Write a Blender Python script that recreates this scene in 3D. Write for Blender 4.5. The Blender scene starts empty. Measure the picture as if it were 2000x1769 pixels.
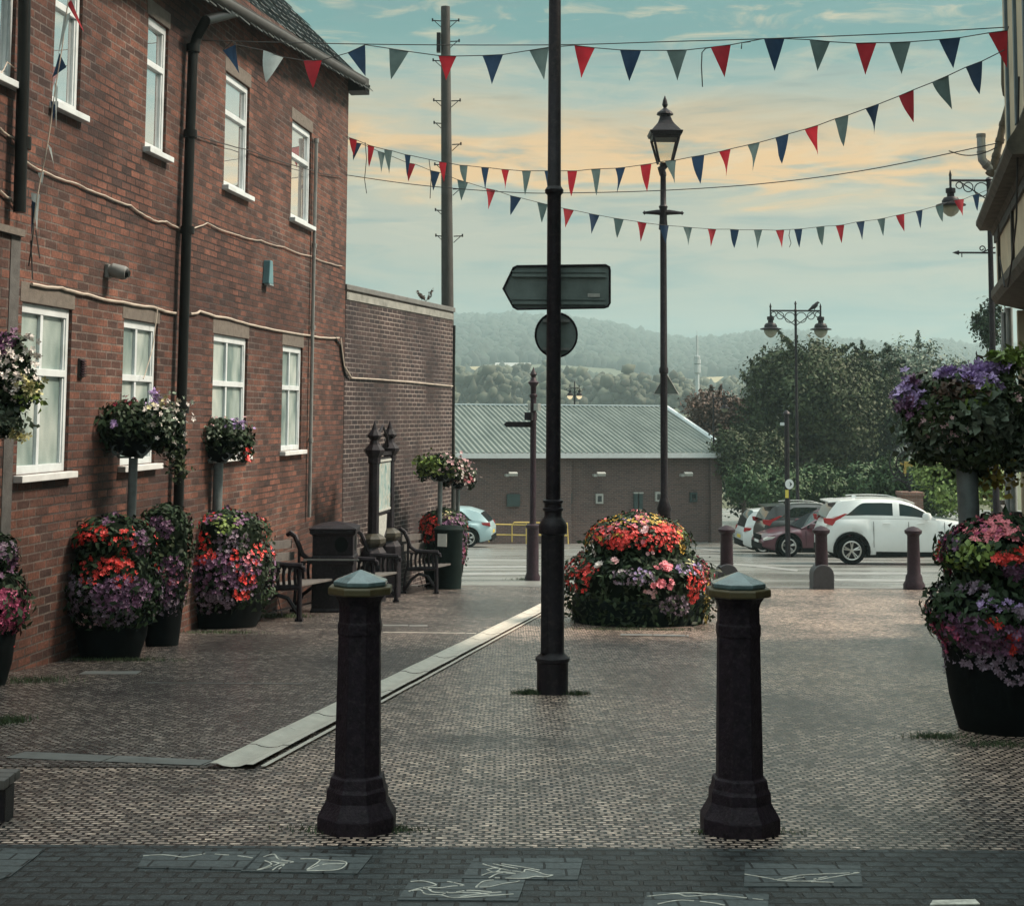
import bpy, bmesh, math, random
import numpy as np
from mathutils import Vector, Matrix
R = math.radians
random.seed(7)
rng = np.random.default_rng(11)
scene = bpy.context.scene
col = scene.collection
# ------------------------------------------------------------------ camera
EYE, F, CX, CY, PITCH, ROLL = 1.71, 2800.0, 1000.0, 560.0, R(5.0), R(0.35)
_f = Vector((0, math.cos(PITCH), math.sin(PITCH)))
_r0, _u0 = Vector((1, 0, 0)), Vector((0, -math.sin(PITCH), math.cos(PITCH)))
_r = _r0 * math.cos(ROLL) + _u0 * math.sin(ROLL)
_u = _u0 * math.cos(ROLL) - _r0 * math.sin(ROLL)
cam = bpy.data.cameras.new("camera")
camo = bpy.data.objects.new("camera", cam)
col.objects.link(camo)
m = Matrix((_r, _u, -_f)).transposed().to_4x4()
m.translation = Vector((0, 0, EYE))
camo.matrix_world = m
cam.sensor_width = 36
cam.sensor_fit = 'HORIZONTAL'
cam.lens = F / 2000 * 36
cam.shift_y = -(884.5 - CY) / 2000
cam.clip_start, cam.clip_end = 0.1, 6000
scene.camera = camo
scene.view_settings.view_transform = 'Standard'
scene.view_settings.look = 'None'
scene.view_settings.exposure = 1.02
scene.view_settings.gamma = 1
scene.cycles.max_bounces = 6
scene.cycles.transparent_max_bounces = 8
scene.cycles.volume_bounces = 0
scene.cycles.use_denoising = True

def lin(c):
    return tuple((x / 255 / 12.92) if x / 255 <= .04045 else ((x / 255 + .055) / 1.055) ** 2.4 for x in c)

# ------------------------------------------------------------------ sun and sky
SUN_DIR = Vector((0.80, 0.10, 0.84)).normalized()          # towards the sun
sun = bpy.data.lights.new("sun", 'SUN')
sun.energy = 3.3
sun.angle = R(13)
sun.color = (1.0, 0.82, 0.66)
suno = bpy.data.objects.new("sun", sun)
suno.rotation_euler = SUN_DIR.to_track_quat('Z', 'Y').to_euler()
suno.location = (30, 10, 30)
col.objects.link(suno)

world = bpy.data.worlds.new("World")
scene.world = world
world.use_nodes = True
wt = world.node_tree
wt.nodes.clear()

class NT:
    """tiny helper round a node tree"""
    def __init__(s, t): s.t = t
    def n(s, kind, **kw):
        nd = s.t.nodes.new(kind)
        for k, v in kw.items():
            if k in ('inp',):
                for kk, vv in v.items():
                    if isinstance(vv, bpy.types.NodeSocket): s.t.links.new(vv, nd.inputs[kk])
                    else: nd.inputs[kk].default_value = vv
            else: setattr(nd, k, v)
        return nd
    def math(s, op, a, b=0.0, c=None, clamp=False):
        nd = s.t.nodes.new('ShaderNodeMath'); nd.operation = op; nd.use_clamp = clamp
        for i, v in enumerate((a, b, c)):
            if v is None: continue
            if isinstance(v, bpy.types.NodeSocket): s.t.links.new(v, nd.inputs[i])
            else: nd.inputs[i].default_value = v
        return nd.outputs[0]
    def ramp(s, fac, stops, mode='LINEAR'):
        nd = s.t.nodes.new('ShaderNodeValToRGB'); cr = nd.color_ramp; cr.interpolation = mode
        while len(cr.elements) > 1: cr.elements.remove(cr.elements[-1])
        cr.elements[0].position = stops[0][0]; cr.elements[0].color = (*stops[0][1], 1)
        for p, c in stops[1:]:
            e = cr.elements.new(p); e.color = (*c, 1)
        if isinstance(fac, bpy.types.NodeSocket): s.t.links.new(fac, nd.inputs[0])
        return nd.outputs[0]
    def mix(s, fac, a, b, mode='MIX'):
        nd = s.t.nodes.new('ShaderNodeMix'); nd.data_type = 'RGBA'; nd.blend_type = mode
        for i, v in ((0, fac), (6, a), (7, b)):
            if isinstance(v, bpy.types.NodeSocket): s.t.links.new(v, nd.inputs[i])
            elif i == 0: nd.inputs[0].default_value = v
            else: nd.inputs[i].default_value = (*v[:3], 1)
        return nd.outputs[2]
    def noise(s, vec, scale, detail=4, rough=.55, dist=0.0):
        nd = s.t.nodes.new('ShaderNodeTexNoise')
        if vec is not None: s.t.links.new(vec, nd.inputs['Vector'])
        nd.inputs['Scale'].default_value = scale; nd.inputs['Detail'].default_value = detail
        nd.inputs['Roughness'].default_value = rough; nd.inputs['Distortion'].default_value = dist
        return nd.outputs[0]
    def mapping(s, vec, scale=(1, 1, 1), loc=(0, 0, 0), rot=(0, 0, 0)):
        nd = s.t.nodes.new('ShaderNodeMapping'); s.t.links.new(vec, nd.inputs[0])
        nd.inputs['Scale'].default_value = scale; nd.inputs['Location'].default_value = loc; nd.inputs['Rotation'].default_value = rot
        return nd.outputs[0]

W = NT(wt)
tc = W.n('ShaderNodeTexCoord')
gen = tc.outputs['Generated']
sep = W.n('ShaderNodeSeparateXYZ', inp={0: gen})
zz = sep.outputs[2]
n1 = W.noise(W.mapping(gen, (2.2, 2.2, 13), (3.1, 0.4, 0.0)), 1.6, 5, .55, .3)       # broad sheets
n2 = W.noise(W.mapping(gen, (5, 5, 34), (1.7, 2.2, 0.5)), 1.8, 6, .6, .6)            # streaks
n3 = W.noise(W.mapping(gen, (9, 9, 42), (8.3, 1.1, 0.2)), 2.0, 7, .62, .8)           # fine edges
zd = W.math('ADD', zz, W.math('MULTIPLY', W.math('SUBTRACT', n1, .5), .075))
zd = W.math('ADD', W.math('ADD', zd, W.math('MULTIPLY', sep.outputs[0], .045)), W.math('MULTIPLY', W.math('SUBTRACT', n2, .5), .11))
fac = W.math('DIVIDE', zd, 0.40, clamp=True)
def P(z): return z / .40
SKY = [(P(.00), lin((126, 152, 146))), (P(.05), lin((130, 156, 148))), (P(.07), lin((156, 161, 146))), (P(.09), lin((152, 159, 144))), (P(.115), lin((184, 173, 148))),
       (P(.140), lin((170, 167, 148))), (P(.158), lin((190, 178, 146))), (P(.170), lin((250, 186, 92))), (P(.188), lin((242, 188, 112))), (P(.204), lin((186, 176, 146))),
       (P(.228), lin((156, 170, 158))), (P(.255), lin((92, 146, 142))), (P(.285), lin((80, 138, 136))), (P(.33), lin((150, 176, 170))), (1.0, lin((214, 224, 220)))]
base = W.ramp(fac, SKY, 'B_SPLINE')
# cream cloud edges and grey-blue cloud bellies
edge = W.math('MULTIPLY', W.math('SUBTRACT', n3, .51, clamp=True), 6.0, clamp=True)
band = W.ramp(W.math('DIVIDE', zz, .40, clamp=True), [(0, (0, 0, 0)), (P(.10), (.1, .1, .1)), (P(.165), (.6, .6, .6)), (P(.2), (.22, .22, .22)), (P(.245), (.35, .35, .35)), (P(.27), (.75, .75, .75)), (P(.32), (.2, .2, .2))])
base = W.mix(W.math('MULTIPLY', edge, band), base, lin((232, 208, 164)))
belly = W.math('MULTIPLY', W.math('SUBTRACT', .50, n2, clamp=True), 4.5, clamp=True)
base = W.mix(W.math('MULTIPLY', belly, .85), base, lin((98, 134, 134)))
# the overcast brightens towards the zenith (above the part of the sky in view)
up = W.math('MULTIPLY', W.math('SUBTRACT', zz, .36, clamp=True), 1.0)
gain = W.math('ADD', 0.545, W.math('MULTIPLY', up, 1.0))
sky = W.n('ShaderNodeTexSky', sky_type='NISHITA', sun_disc=False)
sky.sun_elevation = math.asin(SUN_DIR.z)
sky.sun_rotation = math.atan2(SUN_DIR.x, SUN_DIR.y)
skyc = W.mix(1.0, sky.outputs[0], (.10, .10, .10), 'MULTIPLY')
allc = W.mix(.92, skyc, base)
gn = W.n('ShaderNodeVectorMath', operation='SCALE', inp={0: allc, 'Scale': gain})
gain2 = W.math('ADD', gain, W.math('MULTIPLY', W.math('SUBTRACT', zz, .55, clamp=True), 1.3))
gn.inputs['Scale'].default_value = 1; wt.links.new(gain2, gn.inputs['Scale'])
bg = W.n('ShaderNodeBackground', inp={'Color': gn.outputs[0], 'Strength': 1.0})
wo = W.n('ShaderNodeOutputWorld', inp={'Surface': bg.outputs[0]})

# ------------------------------------------------------------------ pixel measuring helpers (photo is 2000 px wide)
def ray(px, py): return _f * F + _r * (px - CX) - _u * (py - CY)
def at(px, py, Y):
    d = ray(px, py); k = Y / d.y
    return Vector((d.x * k, Y, EYE + d.z * k))
EP = [(-60, 1.312 - 60 * .0675), (25.5, 1.312 + .0675 * 25.5), (25.56, 3.13), (36.4, 3.80), (42.5, 4.235), (46.5, 4.49), (60, 5.42), (95, 6.2), (160, 7.4), (6000, 12)]
def E(Y):
    for (a, ea), (b, eb) in zip(EP, EP[1:]):
        if Y <= b: return ea + (eb - ea) * (Y - a) / (b - a)
    return EP[-1][1]
def gz(Y): return EYE - E(Y)
def gnd(px, py):
    d = ray(px, py); lo, hi = 2.0, 90.0
    for _ in range(60):
        mid = (lo + hi) / 2; k = mid / d.y
        if EYE + d.z * k > gz(mid): lo = mid
        else: hi = mid
    k = lo / d.y
    return Vector((d.x * k, lo, gz(lo)))
def gp(px, Y):
    p = at(px, 900, Y); return Vector((p.x, Y, gz(Y)))

# ------------------------------------------------------------------ materials
def new_mat(name):
    mt = bpy.data.materials.new(name); mt.use_nodes = True
    t = mt.node_tree
    return mt, NT(t), t.nodes['Principled BSDF']
def scl(c, k): return tuple(min(1, x * k) for x in c)
def M(name, c, rough=.6, metal=0.0, var=.3, vs=6.0, bump=0.0, bs=60.0, coat=0.0, spec=.5, island=False, dirt=None):
    mt, N, b = new_mat(name)
    t = N.n('ShaderNodeTexCoord'); o = t.outputs['Object']
    fac = N.noise(o, vs, 5, .6)
    if island:
        g = N.n('ShaderNodeNewGeometry'); fac = N.math('ADD', N.math('MULTIPLY', fac, .5), N.math('MULTIPLY', g.outputs['Random Per Island'], .5))
    cc = N.ramp(fac, [(.25, scl(c, 1 - var)), (.5, c), (.78, scl(c, 1 + var))])
    if dirt:
        f2 = N.math('MULTIPLY', N.math('SUBTRACT', N.noise(o, dirt[1], 6, .65), .5, clamp=True), dirt[2], clamp=True)
        cc = N.mix(f2, cc, dirt[0])
    N.t.links.new(cc, b.inputs['Base Color'])
    b.inputs['Roughness'].default_value = rough; b.inputs['Metallic'].default_value = metal
    b.inputs['Specular IOR Level'].default_value = spec
    if coat: b.inputs['Coat Weight'].default_value = coat; b.inputs['Coat Roughness'].default_value = .08
    if bump:
        bp = N.n('ShaderNodeBump', inp={'Height': N.noise(o, bs, 4, .6), 'Strength': bump, 'Distance': .01})
        N.t.links.new(bp.outputs[0], b.inputs['Normal'])
    return mt
def brickmat(name, c1, c2, mortar, bw=.225, bh=.075, tilt=0.0, tone=.0, stain=False, mott=False, speck=False, ms=.009, rough=.85, bump=.6, patch=None, mort2=None, dark=None, spec=.3, wob=.006, offs=.5, dist=.012):
    mt, N, b = new_mat(name)
    uv = N.n('ShaderNodeTexCoord').outputs['UV']
    wv = N.n('ShaderNodeTexNoise', inp={'Vector': uv, 'Scale': 9.0, 'Detail': 3.0})
    off = N.n('ShaderNodeVectorMath', operation='SCALE', inp={0: wv.outputs[1], 'Scale': wob})
    v2 = N.n('ShaderNodeVectorMath', operation='ADD', inp={0: uv, 1: off.outputs[0]}).outputs[0]
    br = N.n('ShaderNodeTexBrick', inp={'Vector': v2, 'Scale': 1.0, 'Brick Width': bw, 'Row Height': bh, 'Mortar Size': ms, 'Mortar Smooth': .25, 'Bias': -.1,
                                        'Color1': (*c1, 1), 'Color2': (*c2, 1), 'Mortar': (*mortar, 1)})
    br.offset = offs
    big = N.noise(uv, .55, 5, .6); fine = N.noise(uv, 34, 4, .65)
    if mort2:
        mm = N.mix(N.ramp(N.noise(uv, .7, 4, .6), [(.38, (0, 0, 0)), (.6, (1, 1, 1))]), mortar, mort2)
        N.t.links.new(mm, br.inputs['Mortar'])
    c = br.outputs[0]
    c = N.mix(1.0, c, N.ramp(fine, [(.25, (.5, .5, .5)), (.75, (1.45, 1.45, 1.45))]), 'MULTIPLY')
    if tone: c = N.mix(1.0, c, N.ramp(N.noise(N.mapping(uv, (.85 / bw, .85 / bh, 1)), 1.0, 1, .5), [(.25, (1 - tone,) * 3), (.5, (1, 1, 1)), (.75, (1 + tone, 1 + tone * .9, 1 + tone * .8))]), 'MULTIPLY')
    if patch: c = N.mix(N.math('MULTIPLY', N.ramp(big, [(.42, (0, 0, 0)), (.68, (1, 1, 1))]), patch[1]), c, N.mix(1.0, c, patch[0], 'MULTIPLY'))
    if mott: c = N.mix(1.0, c, N.ramp(N.noise(N.mapping(uv, (1, .55, 1)), 17, 3, .75), [(.32, (.58, .58, .60)), (.5, (1, 1, 1)), (.68, (1.34, 1.31, 1.27))]), 'MULTIPLY')
    if speck: c = N.mix(N.math('MULTIPLY', N.math('SUBTRACT', N.noise(uv, 130, 2, .5), .64, clamp=True), 6.0, clamp=True), c, (.26, .30, .30))
    if stain:
        s1 = N.ramp(N.noise(N.mapping(uv, (.5, .28, 1)), 1.0, 6, .62, .5), [(.36, (.42, .45, .47)), (.52, (1, 1, 1)), (.72, (1.22, 1.18, 1.12))])
        s2 = N.ramp(N.noise(uv, 2.3, 5, .7, .4), [(.34, (.55, .57, .58)), (.5, (1, 1, 1))])
        c = N.mix(1.0, N.mix(1.0, c, s1, 'MULTIPLY'), s2, 'MULTIPLY')
        vo = N.n('ShaderNodeTexVoronoi', inp={'Vector': uv, 'Scale': 1.7}); vo.inputs['Randomness'].default_value = 1
        gum = N.math('LESS_THAN', vo.outputs['Distance'], .035)
        c = N.mix(N.math('MULTIPLY', gum, .6), c, (.30, .29, .27))
    if dark:
        st = N.noise(N.mapping(uv, (1.2, .35, 1)), 1.3, 5, .65)
        c = N.mix(N.math('MULTIPLY', N.ramp(st, [(.45, (0, 0, 0)), (.7, (1, 1, 1))]), dark), c, scl(c1, .25))
    N.t.links.new(c, b.inputs['Base Color'])
    b.inputs['Roughness'].default_value = rough; b.inputs['Specular IOR Level'].default_value = spec
    h = N.math('ADD', N.math('MULTIPLY', N.math('SUBTRACT', 1.0, br.outputs[1]), 1.0), N.math('MULTIPLY', fine, .45))
    bp = N.n('ShaderNodeBump', inp={'Height': h, 'Strength': bump, 'Distance': dist})
    nout = bp.outputs[0]
    if tilt:
        rt = N.n('ShaderNodeTexNoise', inp={'Vector': N.mapping(uv, (.9 / bw, .9 / bh, 1), (3.3, 7.7, 0)), 'Scale': 1.0, 'Detail': 1.0})
        dv = N.n('ShaderNodeVectorMath', operation='MULTIPLY_ADD', inp={0: rt.outputs[1], 1: (tilt, tilt, 0), 2: (-tilt / 2, -tilt / 2, 0)})
        ad = N.n('ShaderNodeVectorMath', operation='ADD', inp={0: nout, 1: dv.outputs[0]}); nm_ = N.n('ShaderNodeVectorMath', operation='NORMALIZE', inp={0: ad.outputs[0]}); nout = nm_.outputs[0]
    N.t.links.new(nout, b.inputs['Normal'])
    return mt

m_brick = brickmat('red_brick', (.168, .074, .052), (.036, .026, .025), (.026, .023, .022), patch=((.48, .50, .56), 1.0), mort2=(.155, .128, .112), dark=.55, bump=.9, tone=.28)
m_brickdark = brickmat('sooty_brick', (.060, .042, .040), (.024, .021, .024), (.055, .05, .048), patch=((.6, .62, .7), .7), mort2=(.30, .26, .235), dark=.35)
m_brickfar = brickmat('grey_brick', (.125, .080, .070), (.075, .052, .048), (.15, .135, .13), bump=.3, patch=((.8, .8, .85), .5))
m_brickped = brickmat('pier_brick', (.24, .13, .10), (.17, .10, .08), (.22, .19, .17), patch=((.8, .8, .8), .5))
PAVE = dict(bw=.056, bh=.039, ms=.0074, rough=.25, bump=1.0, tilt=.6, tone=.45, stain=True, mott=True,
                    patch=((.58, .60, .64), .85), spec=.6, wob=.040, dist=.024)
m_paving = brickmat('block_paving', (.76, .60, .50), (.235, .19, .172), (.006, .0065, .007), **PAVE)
m_paveshade = brickmat('shaded_side_paving', (.36, .315, .285), (.115, .105, .102), (.004, .0045, .005), **PAVE)  # same blocks, with the left side's shade painted into the colour
m_setts = brickmat('dark_setts', tilt=.6, tone=.5, speck=True, c1=(.027, .037, .041), c2=(.013, .019, .022), mortar=(.0015, .002, .002), bw=.108, bh=.075, ms=.009, rough=.55, bump=1.0, patch=((.6, .6, .6), .6), spec=.45, wob=.022, dist=.022)
m_slab = brickmat('carved_setts', (.078, .094, .098), (.058, .071, .075), (.010, .012, .013), bw=.16, bh=.10, ms=.005, rough=.6, bump=.6, patch=((.6, .6, .6), .6), spec=.35, wob=.01)
m_chalk = M('carved_white', (.52, .51, .46), .85, var=.55, vs=22)
m_inlay = M('inlay_stone', (.15, .165, .16), .7, var=.4, vs=30, bump=.4, bs=100)
m_channel = M('drain_concrete', (.47, .445, .39), .5, var=.22, vs=9, bump=.3, bs=90)
m_kerb = M('kerb_stone', (.13, .135, .13), .6, var=.3, vs=7, bump=.3)
m_white = M('white_upvc', (.56, .625, .645), .42, var=.14, vs=5, dirt=((.30, .31, .29), 4, 1.6))
m_sill = M('painted_sill', (.60, .63, .63), .5, var=.15, vs=8)
m_lintel = M('stone_lintel', (.125, .112, .096), .85, var=.3, vs=14, bump=.4, bs=90)
def glassmat(name, c, rough, ior, bump=0, met=0.0):
    mt, N, b = new_mat(name)
    b.inputs['Base Color'].default_value = (*c, 1); b.inputs['Roughness'].default_value = rough; b.inputs['IOR'].default_value = ior; b.inputs['Metallic'].default_value = met
    o = N.n('ShaderNodeTexCoord').outputs['Object']
    if bump:
        bp = N.n('ShaderNodeBump', inp={'Height': N.noise(o, bump, 2, .5), 'Strength': .12, 'Distance': .02}); N.t.links.new(bp.outputs[0], b.inputs['Normal'])
    return mt
m_glass = glassmat('window_glass', (.80, .82, .82), .02, 1.5, 1.2, .85)
m_frost = glassmat('obscured_glass', (.34, .41, .39), .26, 1.7, 60)
_N = NT(m_frost.node_tree); _o = _N.n('ShaderNodeTexCoord').outputs['Object']
_c = _N.ramp(_N.noise(_N.mapping(_o, (1.6, 1, .9)), 1.4, 3, .5), [(.36, (.13, .19, .18)), (.5, (.27, .34, .32)), (.64, (.44, .50, .47))]); _N.t.links.new(_c, m_frost.node_tree.nodes['Principled BSDF'].inputs['Base Color'])
m_carglass = glassmat('car_glass', (.012, .018, .02), .03, 1.7)
m_lampglass = bpy.data.materials.new('lantern_glass'); m_lampglass.use_nodes = True
_t = m_lampglass.node_tree; _t.nodes.clear(); _N = NT(_t)
_a = _N.n('ShaderNodeBsdfTransparent', inp={'Color': (.93, .92, .88, 1)}); _b = _N.n('ShaderNodeBsdfGlossy', inp={'Roughness': .05})
_x = _N.n('ShaderNodeMixShader', inp={0: .08, 1: _a.outputs[0], 2: _b.outputs[0]}); _N.n('ShaderNodeOutputMaterial', inp={0: _x.outputs[0]})
m_iron = M('black_iron', (.012, .010, .014), .42, var=.6, vs=9, bump=.35, bs=120, spec=.2, dirt=((.05, .042, .042), 30, 2.5))
m_ironmaroon = M('maroon_iron', (.026, .014, .021), .45, var=.5, vs=9, bump=.3, bs=140, spec=.2, dirt=((.06, .05, .05), 30, 2.2))
m_granite = M('bollard_black', (.017, .012, .018), .5, var=.6, vs=30, bump=.5, bs=90, dirt=((.075, .062, .068), 55, 1.8), spec=.16)
m_lid = M('wet_lid', (.10, .16, .17), .22, var=.35, vs=22, bump=.25, bs=90, coat=.4)
m_gold = M('worn_gold', (.070, .056, .024), .5, var=.35, vs=18, bump=.2, dirt=((.05, .06, .035), 9, 3))
m_pipe = M('black_pipe', (.007, .009, .009), .4, var=.4, vs=6, spec=.2)
m_greypipe = M('grey_pipe', (.17, .18, .175), .5, var=.25, vs=8)
m_tin = M('flue_metal', (.30, .34, .35), .4, metal=.4, var=.25, vs=10)
m_slate = M('roof_slate', (.055, .068, .070), .5, var=.5, vs=4, bump=.4, bs=60, island=True, dirt=((.10, .11, .08), 5, 2.5))
m_soffit = M('soffit_timber', (.030, .032, .030), .7, var=.4, vs=5)
m_lead = M('lead_sheet', (.20, .27, .29), .4, var=.2, vs=6)
m_signback = M('sign_back', (.12, .16, .155), .55, var=.35, vs=7, bump=.15, bs=60)
m_plate = M('pale_plate', (.34, .36, .34), .6, var=.35, vs=30)
m_wood = M('weathered_slat', (.105, .10, .095), .6, var=.3, vs=10, bump=.3, bs=80)
m_post = M('galvanised_post', (.135, .165, .17), .5, var=.3, vs=10, metal=.2, bump=.2)
m_tub = M('tub_black', (.004, .006, .0065), .75, var=.4, vs=10, bump=.2, spec=.1)
m_tubgreen = M('tub_green', (.005, .012, .011), .7, var=.4, vs=10, bump=.3, spec=.12)
m_pole = M('pole_timber', (.046, .046, .042), .8, var=.35, vs=4, bump=.5, bs=40)
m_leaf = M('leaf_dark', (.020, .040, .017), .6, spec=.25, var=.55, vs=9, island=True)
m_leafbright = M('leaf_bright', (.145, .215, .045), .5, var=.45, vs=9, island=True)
m_leafolive = M('leaf_olive', (.044, .062, .028), .6, spec=.2, var=.4, vs=3, island=True)
m_leafgrey = M('leaf_grey', (.115, .155, .110), .6, var=.45, vs=5, island=True)
m_leafred = M('leaf_autumn', (.080, .046, .030), .6, var=.5, vs=4, island=True)
m_leafgold = M('leaf_gold', (.24, .19, .035), .55, var=.4, vs=6, island=True)
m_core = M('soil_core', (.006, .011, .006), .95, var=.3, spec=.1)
m_bark = M('bark', (.055, .042, .033), .85, var=.4, vs=6, bump=.5, bs=30)
FL = {'red': (.68, .045, .036), 'purple': (.165, .075, .155), 'lilac': (.34, .24, .48), 'pink': (.78, .22, .27), 'white': (.62, .58, .55), 'mauve': (.185, .14, .195),
      'yellow': (.60, .40, .06), 'magenta': (.46, .08, .18), 'paleyellow': (.58, .55, .28), 'palepink': (.60, .38, .40), 'crimson': (.30, .02, .05)}
m_fl = {k: M('petal_' + k, v, .5, var=.4, vs=14, island=True) for k, v in FL.items()}
def flagmat(name, c):
    mt, N, b = new_mat(name)
    o = N.n('ShaderNodeTexCoord').outputs['Object']
    cc = N.ramp(N.noise(o, 6, 4, .6), [(.3, scl(c, .8)), (.7, scl(c, 1.2))])
    N.t.links.new(cc, b.inputs['Base Color']); b.inputs['Roughness'].default_value = .8
    tr = N.n('ShaderNodeBsdfTranslucent', inp={'Color': cc})
    mx = N.n('ShaderNodeMixShader', inp={0: .4, 1: b.outputs[0], 2: tr.outputs[0]})
    N.t.links.new(mx.outputs[0], N.t.nodes['Material Output'].inputs[0])
    return mt
m_flag = {'R': flagmat('flag_red', (.36, .022, .035)), 'N': flagmat('flag_navy', (.018, .045, .095)), 'G': flagmat('flag_grey', (.10, .155, .155)), 'W': flagmat('flag_white', (.50, .58, .58))}
m_cord = M('cord', (.03, .03, .03), .8, var=.2)
m_cable = M('pale_cable', (.42, .37, .31), .6, var=.3, vs=5)
def asphaltmat(name, c, rough):
    mt, N, b = new_mat(name)
    o = N.n('ShaderNodeTexCoord').outputs['Object']
    big = N.noise(N.mapping(o, (.25, .9, 1)), 1.0, 5, .6); fine = N.noise(o, 60, 3, .6)
    cc = N.mix(1.0, N.ramp(big, [(.3, scl(c, .7)), (.7, scl(c, 1.3))]), N.ramp(fine, [(.2, (.7, .7, .7)), (.8, (1.25, 1.25, 1.25))]), 'MULTIPLY')
    N.t.links.new(cc, b.inputs['Base Color'])
    N.t.links.new(N.ramp(big, [(.35, (rough * .6,) * 3), (.65, (rough * 1.3,) * 3)]), b.inputs['Roughness'])
    bp = N.n('ShaderNodeBump', inp={'Height': fine, 'Strength': .25, 'Distance': .004}); N.t.links.new(bp.outputs[0], b.inputs['Normal'])
    return mt
m_asphalt = asphaltmat('wet_asphalt', (.17, .175, .165), .30)
m_lines = M('road_paint_and_sheen', (.225, .23, .225), .4, var=.3, vs=3)  # bay lines, and the left strips that imitate wet reflections
m_railyellow = M('yellow_paint', (.55, .40, .10), .5, var=.2)
m_door = M('green_door', (.02, .045, .045), .5, var=.3)
m_hill = M('hill_ground', (.075, .085, .045), .9, var=.4, vs=.02)
m_field = M('stubble_field', (.30, .25, .13), .9, var=.25, vs=.03)
m_wooda = M('wood_crowns', (.018, .030, .022), .9, var=.5, vs=.06, island=True)
m_woodb = M('valley_crowns', (.060, .068, .045), .9, var=.5, vs=.06, island=True)
m_cream = M('cream_render', (.55, .48, .34), .8, var=.25, vs=4, bump=.2, dirt=((.12, .10, .075), 2.0, 2.2))
m_timber = M('dark_timber', (.022, .022, .021), .7, var=.5, vs=6, bump=.4, bs=50)
m_ledge = M('mossy_ledge', (.075, .068, .052), .85, var=.5, vs=8, bump=.6, bs=40)
m_bluegrey = M('blue_board', (.085, .125, .15), .6, var=.25, vs=5)
m_shop = M('shop_green', (.008, .030, .030), .4, var=.3)
m_paper = M('paper_notice', (.55, .58, .55), .6, var=.12, vs=20)
m_signwhite = M('sign_white', (.68, .72, .72), .4, var=.06)
m_black = M('sign_black', (.015, .02, .03), .5, var=.1)
m_corr = None
def corrugated():
    mt, N, b = new_mat('sheet_roof')
    o = N.n('ShaderNodeTexCoord').outputs['Object']
    c = N.ramp(N.noise(N.mapping(o, (1.2, .25, 1)), 1.5, 6, .65), [(.3, (.10, .125, .113)), (.55, (.15, .178, .16)), (.75, (.20, .225, .205))])
    c = N.mix(N.math('MULTIPLY', N.math('SUBTRACT', N.noise(o, 1.1, 6, .7), .55, clamp=True), 3.0, clamp=True), c, (.12, .145, .12))
    N.t.links.new(c, b.inputs['Base Color']); b.inputs['Roughness'].default_value = .6
    return mt
m_corr = corrugated()

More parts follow.
